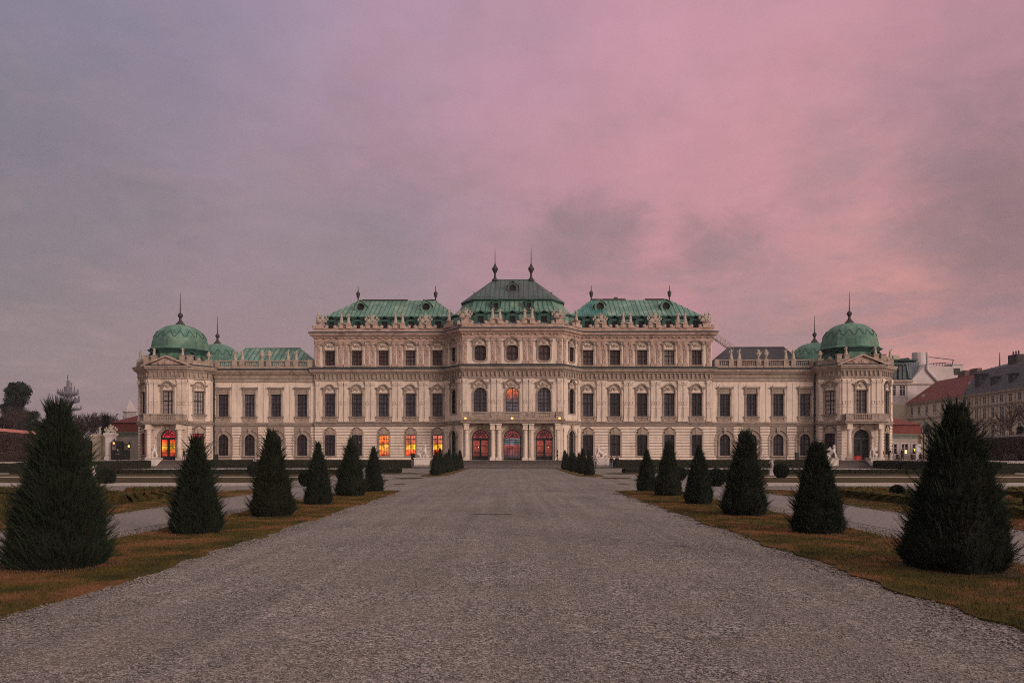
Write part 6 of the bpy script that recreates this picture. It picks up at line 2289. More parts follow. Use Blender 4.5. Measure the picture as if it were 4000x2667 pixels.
put_person(-57.9, 117.0, ZB, R(-20), 'dark figure standing by the left gate pillar', (0.02, 0.02, 0.025), DARK, (0.02, 0.015, 0.01), None, 0.05, scale=0.98)


def put_sitter(x, y, label, rz, coat):
    V = [(0, 0, .48), (0, .02, .66), (0, .02, .86), (0, .0, 1.02), (0, -.01, 1.10), (0, -.03, 1.19), (0, 0, 1.27), (0, -.13, 1.17)]
    Rr = [.16, .14, .17, .07, .065, .095, .06, .016]
    E = [(0, 1), (1, 2), (2, 3), (3, 4), (4, 5), (5, 6), (5, 7)]
    for s in (-1, 1):
        b = len(V)
        V += [(s * .11, -.06, .46), (s * .13, -.44, .47), (s * .13, -.44, .09), (s * .13, -.58, .04)]
        Rr += [.10, .07, .045, .04]
        E += [(0, b), (b, b + 1), (b + 1, b + 2), (b + 2, b + 3)]
        b = len(V)
        V += [(s * .19, 0, .96), (s * .24, -.1, .70), (s * .12, -.32, .60), (s * .10, -.39, .58)]
        Rr += [.07, .055, .035, .035]
        E += [(3, b), (b, b + 1), (b + 1, b + 2), (b + 2, b + 3)]
    CM = mat('coat_s%02d' % int(coat[0] * 99), coat, rough=0.9)
    o = link('person', skin_mesh('person_body', V, E, Rr, SKIN, 1, [SKIN, CM], lambda c: 0 if c.z > 1.07 else 1), None, (x, y, ZB - 0.18), rz, label=label, cat='person')
    h = MB()
    h.ell(0, 0.012, 1.225, 0.098, 0.112, 0.085, 10, 7)
    h.build('hair', mat('hair_01', (0.015, 0.012, 0.01), rough=0.8), o, True)
    b_ = MB()
    b_.box(x - 0.3, x + 0.3, y - 0.2, y + 0.3, ZB, ZB + 0.16)
    return o, b_


for k, (x, lab) in enumerate(((56.6, 'crouching dark figure immediately left of the cloaked person'), (58.9, 'seated dark figure right of the cloaked person'), (60.2, 'smaller seated figure farthest right before the low house'))):
    o_, b_ = put_sitter(x, 117.0 + 0.2 * k, lab, R(10 - 15 * k), (0.02 + 0.01 * k, 0.016, 0.018))
    b_.build('low_bench', STEP, label=f'low stone block under the {lab.split(" ")[0]} figure, {["first", "second", "third"][k]} from the tower', cat='bench')

# ---------------------------------------------------------------- bins, box, lantern on the terrace
def bin_obj(x, y, z, h, w_, m, label, name='litter_bin', cat='bin'):
    mb = MB()
    mb.box(x - w_ / 2, x + w_ / 2, y - w_ / 2, y + w_ / 2, z + 0.05, z + h)
    mb.box(x - w_ / 2 - 0.03, x + w_ / 2 + 0.03, y - w_ / 2 - 0.03, y + w_ / 2 + 0.03, z + h, z + h + 0.05)
    mb.box(x - 0.05, x + 0.05, y - 0.05, y + 0.05, z, z + 0.06)
    mb.box(x - w_ / 2 + 0.06, x + w_ / 2 - 0.06, y - w_ / 2 - 0.012, y - w_ / 2, z + h * 0.72, z + h * 0.88)
    return mb.build(name, m, label=label, cat=cat)


bin_obj(-14.45, 116.3, ZB, 0.95, 0.5, IRON, 'black litter bin left of the left middle sphinx')
bin_obj(-43.6, 117.5, ZB, 0.85, 0.4, IRON, 'black litter bin below the first arched window right of the left tower')
bin_obj(42.0, 117.4, ZB, 1.1, 0.5, IRON, 'dark bin below the last arched window left of the right tower')
RED = mat('red_box_paint', (0.55, 0.04, 0.05), rough=0.6)
bin_obj(50.6, 116.5, ZB, 0.62, 0.75, RED, 'bright red box at the top of the right tower steps', 'red_box', 'box')
mb = MB()
mb.lathe(6.62, 116.1, [(0.16, ZB), (0.16, ZB + 0.08), (0.06, ZB + 0.14), (0.05, ZB + 0.55), (0.10, ZB + 0.62), (0.12, ZB + 0.8), (0.05, ZB + 0.9), (0.04, ZB + 1.1), (0.10, ZB + 1.16), (0.10, ZB + 1.36), (0.02, ZB + 1.55)], 8)
mb.build('floor_lantern', IRON, label='slim black lantern post beside the rightmost portico column', cat='lantern')

# ---------------------------------------------------------------- side buildings
def annex(s, name_label):
    root = empty('side_house', (0, 0, 0), label=name_label, cat='house')
    x0, x1 = (s * 66.3, s * 56) if s < 0 else (s * 56, s * 67.7)
    yf, yb = 132.0, 146.0
    ze = 5.7 if s < 0 else 5.35
    w_ = MB()
    holes = []
    if s > 0:
        for cx in (65.1, 66.9, 63.3):
            holes.append(shift(rect_loop(1.1, 1.75, 2.0), cx - x0))
    facade(w_, (x0, yf), (x1, yf), ZB, ze, holes, 0.25)
    facade(w_, (x1, yf), (x1, yb), ZB, ze, [])
    facade(w_, (x0, yb), (x0, yf), ZB, ze, [])
    w_.build('wall', mat('annex_render', (0.33, 0.29, 0.25), (0.26, 0.225, 0.195), 0.6, 0.9), root)
    c = MB()
    c.sweep([(x0, yb), (x0, yf), (x1, yf), (x1, yb)], [(0, ze - 0.75), (0.1, ze - 0.7), (0.12, ze - 0.4), (0.3, ze - 0.2), (0.34, ze + 0.02), (0, ze + 0.08)])
    c.build('eaves_cornice', mat('pale_green_paint', (0.17, 0.19, 0.15), (0.13, 0.15, 0.12), 1.0), root)
    r = MB()
    e = 0.35
    f0_ = [(x0 - e, yf - e), (x1 + e, yf - e), (x1 + e, yb + e), (x0 - e, yb + e)]
    f1__ = [(x0 + 0.0, yf + 0.3), (x1 - 0.0, yf + 0.3), (x1, yb - 0.3), (x0, yb - 0.3)]
    z1 = ze + 1.55
    vs = [(x, y, ze + 0.02) for x, y in f0_] + [(x, y, z1) for x, y in f1__]
    r.add(vs, [(i, (i + 1) % 4, (i + 1) % 4 + 4, i + 4) for i in range(4)])
    e2 = 0.3
    f2__ = [(x0 - e2, yf), (x1 + e2, yf), (x1 + e2, yb), (x0 - e2, yb)]
    apx = (s * 57.5, (yf + yb) / 2, z1 + 2.9)
    apx2 = (s * 60.0, (yf + yb) / 2, z1 + 2.9)
    vs = [(x, y, z1 + 0.02) for x, y in f2__] + [apx, apx2]
    if s < 0:
        vs = [(x, y, z1 + 0.02) for x, y in f2__] + [apx2, apx]
    r.add(vs, [(0, 1, 5, 4) if s < 0 else (0, 1, 5, 4), (1, 2, 5), (2, 3, 4, 5), (3, 0, 4)])
    r.build('roof', REDTILE, root)
    if s > 0:
        for i, cx in enumerate((65.1, 66.9, 63.3)):
            fm_ = MB(Matrix.Translation((cx, yf, 2.0)))
            fm_.ring(rect_loop(1.1, 1.75), rect_loop(0.94, 1.55, 0.1), 0.1, 0.2)
            fm_.box(-0.05, 0.05, 0.1, 0.2, 0.05, 1.7)
            fm_.box(-0.5, 0.5, 0.1, 0.2, 1.05, 1.12)
            fm_.box(-0.72, 0.72, -0.08, 0.02, -0.12, 0.0)
            fm_.ring(rect_loop(1.5, 2.15, -0.2), rect_loop(1.1, 1.75), -0.05, 0.02)
            wo = fm_.build('window', HOUSEW, root)
            pn = MB(fm_.M)
            pn.box(-0.52, 0.52, 0.2, 0.23, 0.02, 1.72)
            pn.build('pane', GLD, wo)
            if i == 0:
                for dx in (-0.27, 0.27):
                    lm = MB(fm_.M)
                    lm.box(dx - 0.17, dx + 0.17, 0.17, 0.19, 0.12, 0.70)
                    lm.build('lamp', LAMPY, wo)
            if i == 1:
                lm = MB(fm_.M)
                lm.prism([(-0.05, 0.45), (0.2, 0.9), (-0.25, 0.9)], 0.16, 0.19)
                lm.build('lamp', mat('yellow_lamp', (1, .9, .2), emis=(1.0, 0.85, 0.12), estr=1.3), wo)
    return root


annex(-1, 'low cream side house with a red two-stage roof behind the left tower')
annex(1, 'low cream side house with a red two-stage roof and lit window behind the right tower')

# small chimney-like turret far behind the left house
mb = MB()
D = 170
mb.lathe(-81.6, D, [(1.9, 0), (1.9, 8.2), (2.3, 8.4), (2.3, 8.8), (1.3, 9.2), (1.3, 11.0), (1.6, 11.1), (1.1, 12.0), (0.15, 13.6)], 8)
mb.build('turret', HOUSEW, label='small white turret rising above the red roof at the left', cat='turret')


# ---- gate pillars left and right, lamps, gate
def gate_pillar(x, y, h, label, w_=1.05, m=HOUSEY):
    mb = MB()
    mb.box(x - w_ / 2 - 0.12, x + w_ / 2 + 0.12, y - w_ / 2 - 0.12, y + w_ / 2 + 0.12, ZB, ZB + 0.5)
    mb.box(x - w_ / 2, x + w_ / 2, y - w_ / 2, y + w_ / 2, ZB + 0.5, ZB + h - 0.5)
    mb.box(x - w_ / 2 + 0.15, x + w_ / 2 - 0.15, y - w_ / 2 - 0.04, y - w_ / 2, ZB + 0.8, ZB + h - 0.9)
    mb.box(x - w_ / 2 - 0.1, x + w_ / 2 + 0.1, y - w_ / 2 - 0.1, y + w_ / 2 + 0.1, ZB + h - 0.5, ZB + h - 0.3)
    mb.box(x - w_ / 2 - 0.22, x + w_ / 2 + 0.22, y - w_ / 2 - 0.22, y + w_ / 2 + 0.22, ZB + h - 0.3, ZB + h)
    return mb.build('gate_pillar', m, label=label, cat='pillar', group='stone gate pillars')


gate_pillar(-64.6, 124.5, 4.0, 'gate pillar farther left, cream with a worn stone group on top', 1.3)
gate_pillar(-61.2, 121.5, 4.1, 'tall cream gate pillar next to the low left house, with a lit lamp', 1.1, HOUSEW)
put_statue((-64.4, 124.5, ZB + 4.0), 0.3, FIGA, DRA, 'crouched stone group on the farther left gate pillar', 0.72, 'figures on the gate pillars')
link('trophy', TRO[0], None, (-61.2, 121.5, ZB + 4.1), 0, 0.85, label='pale stone group on the gate pillar with the lamp', cat='statue', group='figures on the gate pillars')
gate_pillar(63.7, 123.5, 4.0, 'gate pillar right of the low right house', 1.1)
put_statue((63.7, 123.5, ZB + 4.0), -0.3, FIGB, DRB, 'worn stone figure on the right gate pillar', 0.75, 'figures on the gate pillars')
mb = MB()
for x in np.arange(-60.5, -58.0, 0.16):
    mb.tube((x, 120.5, ZB), (x, 120.5, 3.6 + 0.35 * math.sin((x + 60.5) * 1.2)), 0.03, n=4)
for z in (1.5, 2.6, 3.4):
    mb.box(-60.6, -57.9, 120.45, 120.55, z - 0.05, z + 0.05)
mb.box(-60.5, -58.0, 120.53, 120.57, ZB + 0.1, 2.55)
for x in (-60.6, -59.25, -57.9):
    mb.box(x - 0.07, x + 0.07, 120.4, 120.6, ZB, 3.9)
mb.build('iron_gate', IRON, label='closed black iron gate between the lamp pillar and the left tower', cat='gate')
mb = MB()
for x in (62.8, 63.6):
    mb.box(x - 0.07, x + 0.07, 121.4, 121.6, ZB, 6.4)
for x in np.arange(62.2, 64.5, 0.17):
    mb.tube((x, 121.5, ZB), (x, 121.5, 5.2), 0.03, n=4)
mb.path([(63.2 + 0.75 * math.cos(t), 121.5, 5.6 + 0.9 * math.sin(t)) for t in [2 * PI * i / 12 for i in range(13)]], 0.09, 5)
mb.path([(63.2 + 0.35 * math.cos(t), 121.5, 5.6 + 0.5 * math.sin(t)) for t in [2 * PI * i / 10 for i in range(11)]], 0.09, 5)
mb.build('iron_gate', IRON, label='tall open black iron gate leaf right of the right house', cat='gate')


def gate_lamp(x, y, z, label):
    mb = MB()
    mb.tube((x - 0.35, y, z + 0.75), (x, y, z + 0.72), 0.03, n=5)
    mb.lathe(x, y, [(0.06, z - 0.1), (0.20, z), (0.26, z + 0.45), (0.30, z + 0.5), (0.12, z + 0.7), (0.03, z + 0.9)], 6)
    o = mb.build('wall_lantern', IRON, label=label, cat='lantern', group='lit wall lanterns at the left gate')
    b = MB()
    b.ell(x, y - 0.17, z + 0.2, 0.16, 0.12, 0.2, 8, 6)
    b.build('bulb', LAMP, o)


gate_lamp(-60.35, 120.9, 3.45, 'lit lantern with orange glow on the left gate pillar')
gate_lamp(-57.6, 119.9, 3.0, 'lit lantern with pale glow on the outer wall of the left tower')
# white notice panel
mb = MB()
mb.box(60.6, 61.35, 119.4, 119.5, ZB + 0.15, ZB + 2.4)
for x in (60.6, 61.3):
    mb.box(x, x + 0.05, 119.38, 119.52, ZB, ZB + 2.45)
mb.build('notice_panel', mat('white_panel', (0.55, 0.50, 0.50), rough=0.7), label='plain white upright notice panel beside the right gate', cat='sign')
# bench and low lamp by the right wall
mb = MB()
for z, yy in ((0.45, 0.0), (0.62, 0.22), (0.85, 0.26)):
    mb.box(61.2, 62.95, 99.0 + yy, 99.0 + yy + (0.35 if z < 0.5 else 0.05), 1.02 + z - 0.04, 1.02 + z + (0.02 if z < 0.5 else 0.08))
for x in (61.35, 62.8):
    mb.box(x - 0.04, x + 0.04, 99.0, 99.4, 1.02, 1.02 + 0.45)
    mb.box(x - 0.04, x + 0.04, 99.26, 99.33, 1.02, 1.02 + 0.95)
mb.build('park_bench', mat('bench_wood', (0.06, 0.05, 0.045)), label='dark bench in front of the brown hedge at the far right', cat='bench')
mb = MB()
mb.lathe(58.6, 100.5, [(0.06, ZB), (0.05, ZB + 0.9), (0.16, ZB + 1.0), (0.18, ZB + 1.15), (0.05, ZB + 1.25)], 8)
mb.build('bollard_light', mat('pale_enamel', (0.6, 0.58, 0.56), rough=0.5), label='low pale bollard light beside the largest right yew', cat='lamp')

# ---------------------------------------------------------------- garden walls with brown hedges
def wall_line(s, y0, y1, x0, x1, h0, label, hlabel, cap):
    """wall that runs away along the garden's side; hedge in front of it"""
    mb = MB()
    A, B = Vector((x0, y0)), Vector((x1, y1))
    d = (B - A).normalized()
    n_ = Vector((-d.y, d.x)) * (1 if s < 0 else -1)
    for a, b, z0_, z1_, t in ((0.0, 0.4, 0.0, h0 - 0.15, 0),):
        P = [A + n_ * a, B + n_ * a, B + n_ * b, A + n_ * b]
        mb.add([(p_.x, p_.y, z0_ + 0.0) for p_ in P] + [(p_.x, p_.y, z1_) for p_ in P], [(0, 1, 5, 4), (1, 2, 6, 5), (2, 3, 7, 6), (3, 0, 4, 7), (4, 5, 6, 7)])
    w_ = mb.build('garden_wall', HOUSEY, label=label, cat='wall')
    mb = MB()
    P = [A - n_ * 0.35, B - n_ * 0.35, B + n_ * 0.75, A + n_ * 0.75]
    mb.add([(p_.x, p_.y, h0 - 0.15) for p_ in P] + [(p_.x, p_.y, h0 + 0.25) for p_ in (A, B, B, A)] + [], [(0, 1, 5, 4), (2, 3, 4, 5), (0, 3, 2, 1)])
    mb.build('coping', cap, w_)


def hedge_line(s, y0, y1, x0, x1, h, label, seed):
    g = np.random.default_rng(seed)
    A, B = np.array([x0, y0, 0.]), np.array([x1, y1, 0.])
    n_ = 60
    V, F = [], []
    for i in range(n_ + 1):
        c = A + (B - A) * i / n_
        w_ = 0.5
        for (dx, z) in ((-w_, 1.0), (-w_, 1.0 + h * 0.33), (-w_, 1.0 + h * 0.66), (-w_ * 0.9, 1.0 + h), (w_ * 0.9, 1.0 + h), (w_, 1.0)):
            V.append(c + [dx * (-s) * -1 if False else dx, 0, z] + g.normal(0, 0.07, 3) * (1 if z > 1.0 else 0))
    k = 6
    for i in range(n_):
        for j in range(k - 1):
            F.append((i * k + j, (i + 1) * k + j, (i + 1) * k + j + 1, i * k + j + 1))
    o = link('hedge', raw_mesh('hedge', np.array(V), np.array(F), BROWNH, False), label=label, cat='hedge', group='tall brown winter hedges at the garden sides')
    m = 26000
    t = g.random(m)
    P = A + (B - A) * t[:, None]
    P[:, 0] += -s * 0.5 * np.where(g.random(m) < 0.8, 1, g.uniform(-1, 1, m)) + g.normal(0, 0.1, m)
    P[:, 2] = 1.0 + h * g.random(m) ** 0.9 + g.normal(0, 0.05, m)
    Aa = g.normal(0, 1, (m, 3))
    Aa /= np.linalg.norm(Aa, axis=1)[:, None]
    Bb = np.cross(Aa, g.normal(0, 1, (m, 3)))
    Bb /= np.linalg.norm(Bb, axis=1)[:, None]
    s_ = g.uniform(0.05, 0.14, m)[:, None]
    T = np.stack([P - Aa * s_, P + Aa * s_, P + Bb * s_], 1).reshape(-1, 3)
    link('foliage', raw_mesh('foliage', T, np.arange(len(T)).reshape(-1, 3), BROWNH), o)


CAPRED = mat('pinkish_coping', (0.40, 0.145, 0.12), (0.30, 0.11, 0.095), 1.0, 0.8)
CAPG = mat('grey_coping', (0.13, 0.11, 0.11), (0.09, 0.075, 0.075), 1.0, 0.8)
wall_line(-1, 80, 127, -56.4, -69.0, 4.75, 'garden wall with pinkish coping at the far left', '', CAPRED)
hedge_line(-1, 84.5, 126, -55.6, -67.6, 3.3, 'tall brown hedge below the pinkish wall coping at the left', 3)
wall_line(1, 80, 128, 66.6, 72.5, 4.5, 'garden wall behind the brown hedge at the far right', '', CAPG)
hedge_line(1, 84.5, 127, 66.0, 71.2, 3.35, 'tall brown hedge in front of the garden wall at the right', 4)
hedge_line(-1, 126, 134, -69, -63.6, 3.0, 'brown hedge between the left wall and the gate pillars', 5)

# ---------------------------------------------------------------- street houses at the right
def house_facade(root, A, B, zs, z0, z1, m, winw=1.1, winh=1.7, n=8, name='wall', trim=None):
    """house front from A (far) to B (near) with real window openings; every window a part"""
    M, L = seg_matrix(A, B)
    holes = []
    pos = []
    for z, hh in zs:
        for k in range(n):
            c = (k + 0.5) * L / n
            holes.append(shift(rect_loop(winw, hh, z), c))
            pos.append((c, z, hh))
    mb = MB()
    facade(mb, A, B, z0, z1, holes, 0.3)
    o = mb.build(name, m, root)
    rz = math.atan2(B[1] - A[1], B[0] - A[0])
    cache = {}
    for c, z, hh in pos:
        if hh not in cache:
            f_ = MB()
            f_.ring(rect_loop(winw, hh), rect_loop(winw - 0.16, hh - 0.16, 0.08), 0.03, 0.06)
            f_.box(-0.05, 0.05, 0.03, 0.06, 0.05, hh - 0.05)
            f_.box(-winw / 2, winw / 2, 0.03, 0.06, hh * 0.62, hh * 0.62 + 0.07)
            f_.ring(rect_loop(winw + 0.36, hh + 0.36, -0.18), rect_loop(winw - 0.01, hh - 0.01, 0.005), -0.035, 0.03)
            f_.box(-winw / 2 - 0.3, winw / 2 + 0.3, -0.24, 0.0, hh + 0.28, hh + 0.42)
            f_.box(-winw / 2 - 0.2, winw / 2 + 0.2, -0.16, 0.0, -0.2, -0.05)
            p_ = MB()
            p_.box(-winw / 2, winw / 2, 0.07, 0.09, 0, hh)
            cache[hh] = (f_.mesh('window', trim or m), p_.mesh('pane', GLH))
        p3 = M @ Vector((c, 0, 0))
        w_ = link('window', cache[hh][0], root, (p3.x, p3.y, z), rz)
        link('pane', cache[hh][1], w_)


GLH = glass('house_glass', (0.045, 0.040, 0.048), 0.5)
# far white house with glass roof
root = empty('white_house', label='tall white house with green dormers and a slanted glass roof right of the palace', cat='house')
D0 = 214.0
k_ = D0 / 3111


def hx(px):
    return (px - 2000) * k_


def hz(py):
    return EYE + (1778 - py) * k_


house_facade(root, (hx(3470), D0), (hx(3543), D0), [(hz(1720), 2.6), (hz(1630), 2.6), (hz(1545), 2.8)], 0, hz(1488), HOUSEW, 1.5, 2.6, 2, trim=HOUSEW)
mb = MB()
gp = [(hx(3543), 0), (hx(3780), 0), (hx(3780), hz(1470)), (hx(3724), hz(1470)), (hx(3722), hz(1432)), (hx(3652), hz(1428)), (hx(3618), hz(1420)), (hx(3562), hz(1480)), (hx(3543), hz(1488))]
mb.prism(gp, D0 - 0.2, D0 + 14)
mb.build('gable_wall', HOUSEW, root)
mb = MB()
mb.box(hx(3470), hx(3562), D0 - 0.7, D0 + 0.2, hz(1492), hz(1483))
mb.box(hx(3470), hx(3640), D0 - 0.5, D0 - 0.2, hz(1502), hz(1497))
mb.build('string_course', TRIM, root)
mb = MB()
mb.add([(hx(3475), D0 + 0.3, hz(1483)), (hx(3560), D0 + 0.3, hz(1483)), (hx(3612), D0 + 3.5, hz(1408)), (hx(3475), D0 + 3.5, hz(1408)), (hx(3612), D0 + 9, hz(1400)), (hx(3475), D0 + 9, hz(1400))],
       [(0, 1, 2, 3), (3, 2, 4, 5)])
mb.box(hx(3478), hx(3610), D0 + 3.2, D0 + 9, hz(1402), hz(1396))
mb.build('roof', COPL, root)
mb = MB()
mb.add([(hx(3552), D0 + 0.1, hz(1478)), (hx(3574), D0 + 0.1, hz(1478)), (hx(3612), D0 + 3.0, hz(1410)), (hx(3560), D0 + 3.0, hz(1410))], [(0, 1, 2, 3)])
for t in range(6):
    a = Vector((hx(3552 + 4.4 * t), D0 + 0.05, hz(1478)))
    b = Vector((hx(3560 + 10.4 * t), D0 + 2.9, hz(1410)))
    mb.tube(a, b, 0.09, n=4)
mb.build('glass_roof', mat('roof_glass', (0.10, 0.12, 0.14), rough=0.2), root)
for px in (3496, 3516, 3532):
    mb = MB()
    mb.box(hx(px - 6), hx(px + 6), D0 - 0.1, D0 + 3, hz(1480), hz(1428))
    mb.ribbon([(hx(px - 8), hz(1428)), (hx(px), hz(1422)), (hx(px + 8), hz(1428))], 0.3, D0 - 0.4, D0 + 3)
    mb.build('dormer', COPD, root)
mb = MB()
cyl = [(hx(3625), 0), ]
mb.lathe((hx(3634)), D0 + 6, [(hx(3660) - hx(3634), hz(1425)), (hx(3660) - hx(3634), hz(1366)), (hx(3655) - hx(3634), hz(1365))], 14)
mb.tube((hx(3617), D0 - 0.5, hz(1376)), (hx(3619), D0 - 0.5, hz(1445)), 0.35, n=6)
mb.tube((hx(3619), D0 - 0.5, hz(1445)), (hx(3662), D0 - 0.5, hz(1492)), 0.35, n=6)
mb.build('stair_turret', HOUSEW, root)
mb = MB()
mb.box(hx(3724), hx(3771), D0 + 1, D0 + 9, hz(1470), hz(1422))
mb.box(hx(3722), hx(3773), D0 + 0.8, D0 + 9.2, hz(1422), hz(1419))
mb.build('roof_room', HOUSEW, root)
mb = MB()
mb.box(hx(3729), hx(3758), D0 + 0.9, D0 + 1.0, hz(1462), hz(1436))
mb.build('roof_window', GLD, root)
mb = MB()
mb.box(hx(3517), hx(3543), D0 + 4, D0 + 6, hz(1400), hz(1381))
for k in range(4):
    mb.tube((hx(3520 + 7 * k), D0 + 5, hz(1381)), (hx(3520 + 7 * k), D0 + 5, hz(1377)), 0.2, n=5)
mb.build('chimney', HOUSEY, root)
mb = MB()
for (a, b) in (((3625, 1392), (3728, 1404)), ((3728, 1404), (3720, 1436)), ((3620, 1420), (3700, 1415))):
    mb.tube((hx(a[0]), D0 + 0.5, hz(a[1])), (hx(b[0]), D0 + 0.5, hz(b[1])), 0.12, n=4)
for k in range(12):
    mb.tube((hx(3650 + 6 * k), D0 + 0.5, hz(1429)), (hx(3650 + 6 * k), D0 + 0.5, hz(1416)), 0.07, n=4)
mb.build('roof_railing', IRON, root)
mb = MB()
mb.box(hx(3560), hx(3620), D0 + 9.2, D0 + 14, hz(1440), hz(1388))
mb.box(hx(3480), hx(3560), D0 + 9.2, D0 + 14, hz(1440), hz(1397))
mb.prism([(hx(3556), hz(1388)), (hx(3624), hz(1388)), (hx(3614), hz(1380)), (hx(3566), hz(1385))], D0 + 9.1, D0 + 14)
mb.build('roof_storey', GREYROOF, root)
for px in (3500, 3582, 3690):
    mb = MB()
    mb.box(hx(px - 6), hx(px + 6), D0 + 11, D0 + 13, hz(1430), hz(1378 if px < 3650 else 1412))
    for k in (-3, 3):
        mb.tube((hx(px + k), D0 + 12, hz(1379 if px < 3650 else 1413)), (hx(px + k), D0 + 12, hz(1372 if px < 3650 else 1406)), 0.2, n=5)
    mb.build('chimney', HOUSEY, root)

# long street: x is almost constant, it comes towards the camera
XS = 104.0
root = empty('cream_house', label='cream house with a long dark red roof behind the largest right yew', cat='house')
ya, yb = 209.0, 182.0
house_facade(root, (XS, ya), (XS - 0.6, yb), [(3.0, 1.9), (7.7, 2.1), (12.3, 1.9)], 0, 15.2, HOUSEY, 1.25, 1.9, 7, trim=HOUSEY)
mb = MB()
facade(mb, (XS - 4.5, ya + 0.1), (XS, ya + 0.1), 0, 15.2, [])
mb.build('end_wall', HOUSEY, root)
mb = MB()
mb.sweep([(XS, ya), (XS - 0.6, yb)], [(0, 10.9), (0.25, 11.1), (0.3, 11.4), (0, 11.5)])
mb.sweep([(XS, ya), (XS - 0.6, yb)], [(0, 14.7), (0.3, 14.9), (0.55, 15.2), (0.6, 15.5), (0, 15.5)])
mb.build('cornice', TRIM, root)
mb = MB()
mb.add([(XS - 0.7, ya, 15.45), (XS - 1.3, yb, 15.45), (XS + 6.2, yb, 21.2), (XS + 7.0, ya - 1.0, 21.2), (XS + 16, yb, 15.0), (XS + 16, ya, 15.0)], [(0, 1, 2, 3), (3, 2, 4, 5), (0, 3, 5)])
mb.build('roof', REDTILE, root)
for (y, zz) in ((203, 16.6), (185, 18.2)):
    mb = MB()
    mb.box(XS + 0.2 + (zz - 16) * 1.0, XS + 1.0 + (zz - 16) * 1.0, y, y + 0.7, zz - 0.2, zz + 0.7)
    mb.build('skylight', HOUSEW, root)
for y in (196, 191):
    mb = MB()
    mb.box(XS + 6.6, XS + 7.8, y - 1.6, y + 1.6, 20.0, 22.6)
    mb.build('chimney', mat('chimney_brick', (0.13, 0.075, 0.065), (0.09, 0.055, 0.05), 3), root)

root = empty('ornate_house', label='long ornate cream apartment house with a grey mansard roof at the right edge', cat='house')
ya, yb = 181.8, 132.0
XA, XB = XS - 0.62, XS - 1.6
house_facade(root, (XA, ya), (XB, yb), [(3.1, 1.9), (6.0, 2.5), (9.8, 2.4), (13.0, 1.7)], 0, 15.2, HOUSEY, 1.2, 2.2, 16, trim=HOUSEY)
mb = MB()
for z in (5.3, 8.9, 12.5):
    mb.sweep([(XA, ya), (XB, yb)], [(0, z - 0.2), (0.2, z - 0.1), (0.3, z + 0.15), (0, z + 0.2)])
mb.sweep([(XA, ya), (XB, yb)], [(0, 14.8), (0.3, 14.95), (0.6, 15.2), (0.65, 15.5), (0, 15.5)])
M, L = seg_matrix((XA, ya), (XB, yb))
mb.M = M
for k in range(17):
    s_ = k * L / 16
    mb.box(s_ - 0.16, s_ + 0.16, -0.12, 0, 9.0, 14.7)
    mb.box(s_ - 0.2, s_ + 0.2, -0.15, 0, 0, 5.2)
for k in range(16):
    s_ = (k + 0.5) * L / 16
    mb.ribbon([(s_ - 0.95, 5.15), (s_, 5.85), (s_ + 0.95, 5.15)], 0.16, -0.3, 0)
    mb.ribbon([(s_ - 0.9, 8.85), (s_ - 0.5, 9.2), (s_, 9.35), (s_ + 0.5, 9.2), (s_ + 0.9, 8.85)], 0.13, -0.25, 0)
mb.M = Matrix()
mb.build('cornice', TRIM, root)
mb = MB()
mb.add([(XA - 0.7, ya, 15.5), (XB - 0.7, yb, 15.5), (XB + 3.0, yb, 21.0), (XA + 3.0, ya, 21.0), (XB + 9, yb, 22.6), (XA + 9, ya, 22.6)], [(0, 1, 2, 3), (3, 2, 4, 5)])
mb.add([(XA - 0.7, ya, 15.5), (XA + 3.0, ya, 21.0), (XA + 9, ya, 22.6), (XA + 9, ya, 15.0)], [(0, 1, 2, 3)])
mb.build('roof', GREYROOF, root)
for k, y in enumerate((177.5, 171.5, 165.0, 158.5, 152.0, 145.5)):
    mb = MB()
    xx = XA - (ya - y) * 0.0196
    zt = 19.8 if k in (0, 4) else 18.6
    mb.box(xx + 0.3, xx + 3.4, y - 0.9, y + 0.9, 16.4, zt)
    mb.box(xx + 0.0, xx + 3.4, y - 1.15, y + 1.15, zt, zt + 0.25)
    d_ = mb.build('dormer', GREYROOF, root)
    mb = MB()
    mb.box(xx + 0.22, xx + 0.3, y - 0.6, y + 0.6, 16.6, zt - 0.3)
    mb.build('pane', GLD, d_)
for k, (y, w_, h_) in enumerate(((171, 1.5, 2.0), (163, 1.3, 2.6), (154, 3.0, 2.6), (146, 2.0, 2.4))):
    mb = MB()
    mb.box(XS + 3.4, XS + 5.0, y - w_, y + w_, 20.2, 21.4 + h_)
    for j in range(3):
        mb.tube((XS + 4.2, y - w_ * 0.6 + j * w_ * 0.6, 21.4 + h_), (XS + 4.2, y - w_ * 0.6 + j * w_ * 0.6, 22.2 + h_), 0.16, n=5)
    mb.build('chimney', mat('sooty_render', (0.05, 0.042, 0.045), (0.035, 0.03, 0.032), 1), root)
mb = MB()
mb.tube((XS + 5, 178, 20), (XS + 5, 178, 24.8), 0.18, 0.07, 5)
mb.tube((XS + 5, 168, 21), (XS + 5, 168, 25.6), 0.05, n=4)
mb.tube((XS + 4.2, 168, 25.4), (XS + 5.8, 168, 25.4), 0.04, n=4)
for k in range(7):
    mb.tube((XS + 4.5, 166 - 1.7 * k, 21), (XS + 4.5, 166 - 1.7 * k, 24.6 + (k % 3) * 0.5), 0.035, n=4)
mb.build('antenna', IRON, root)

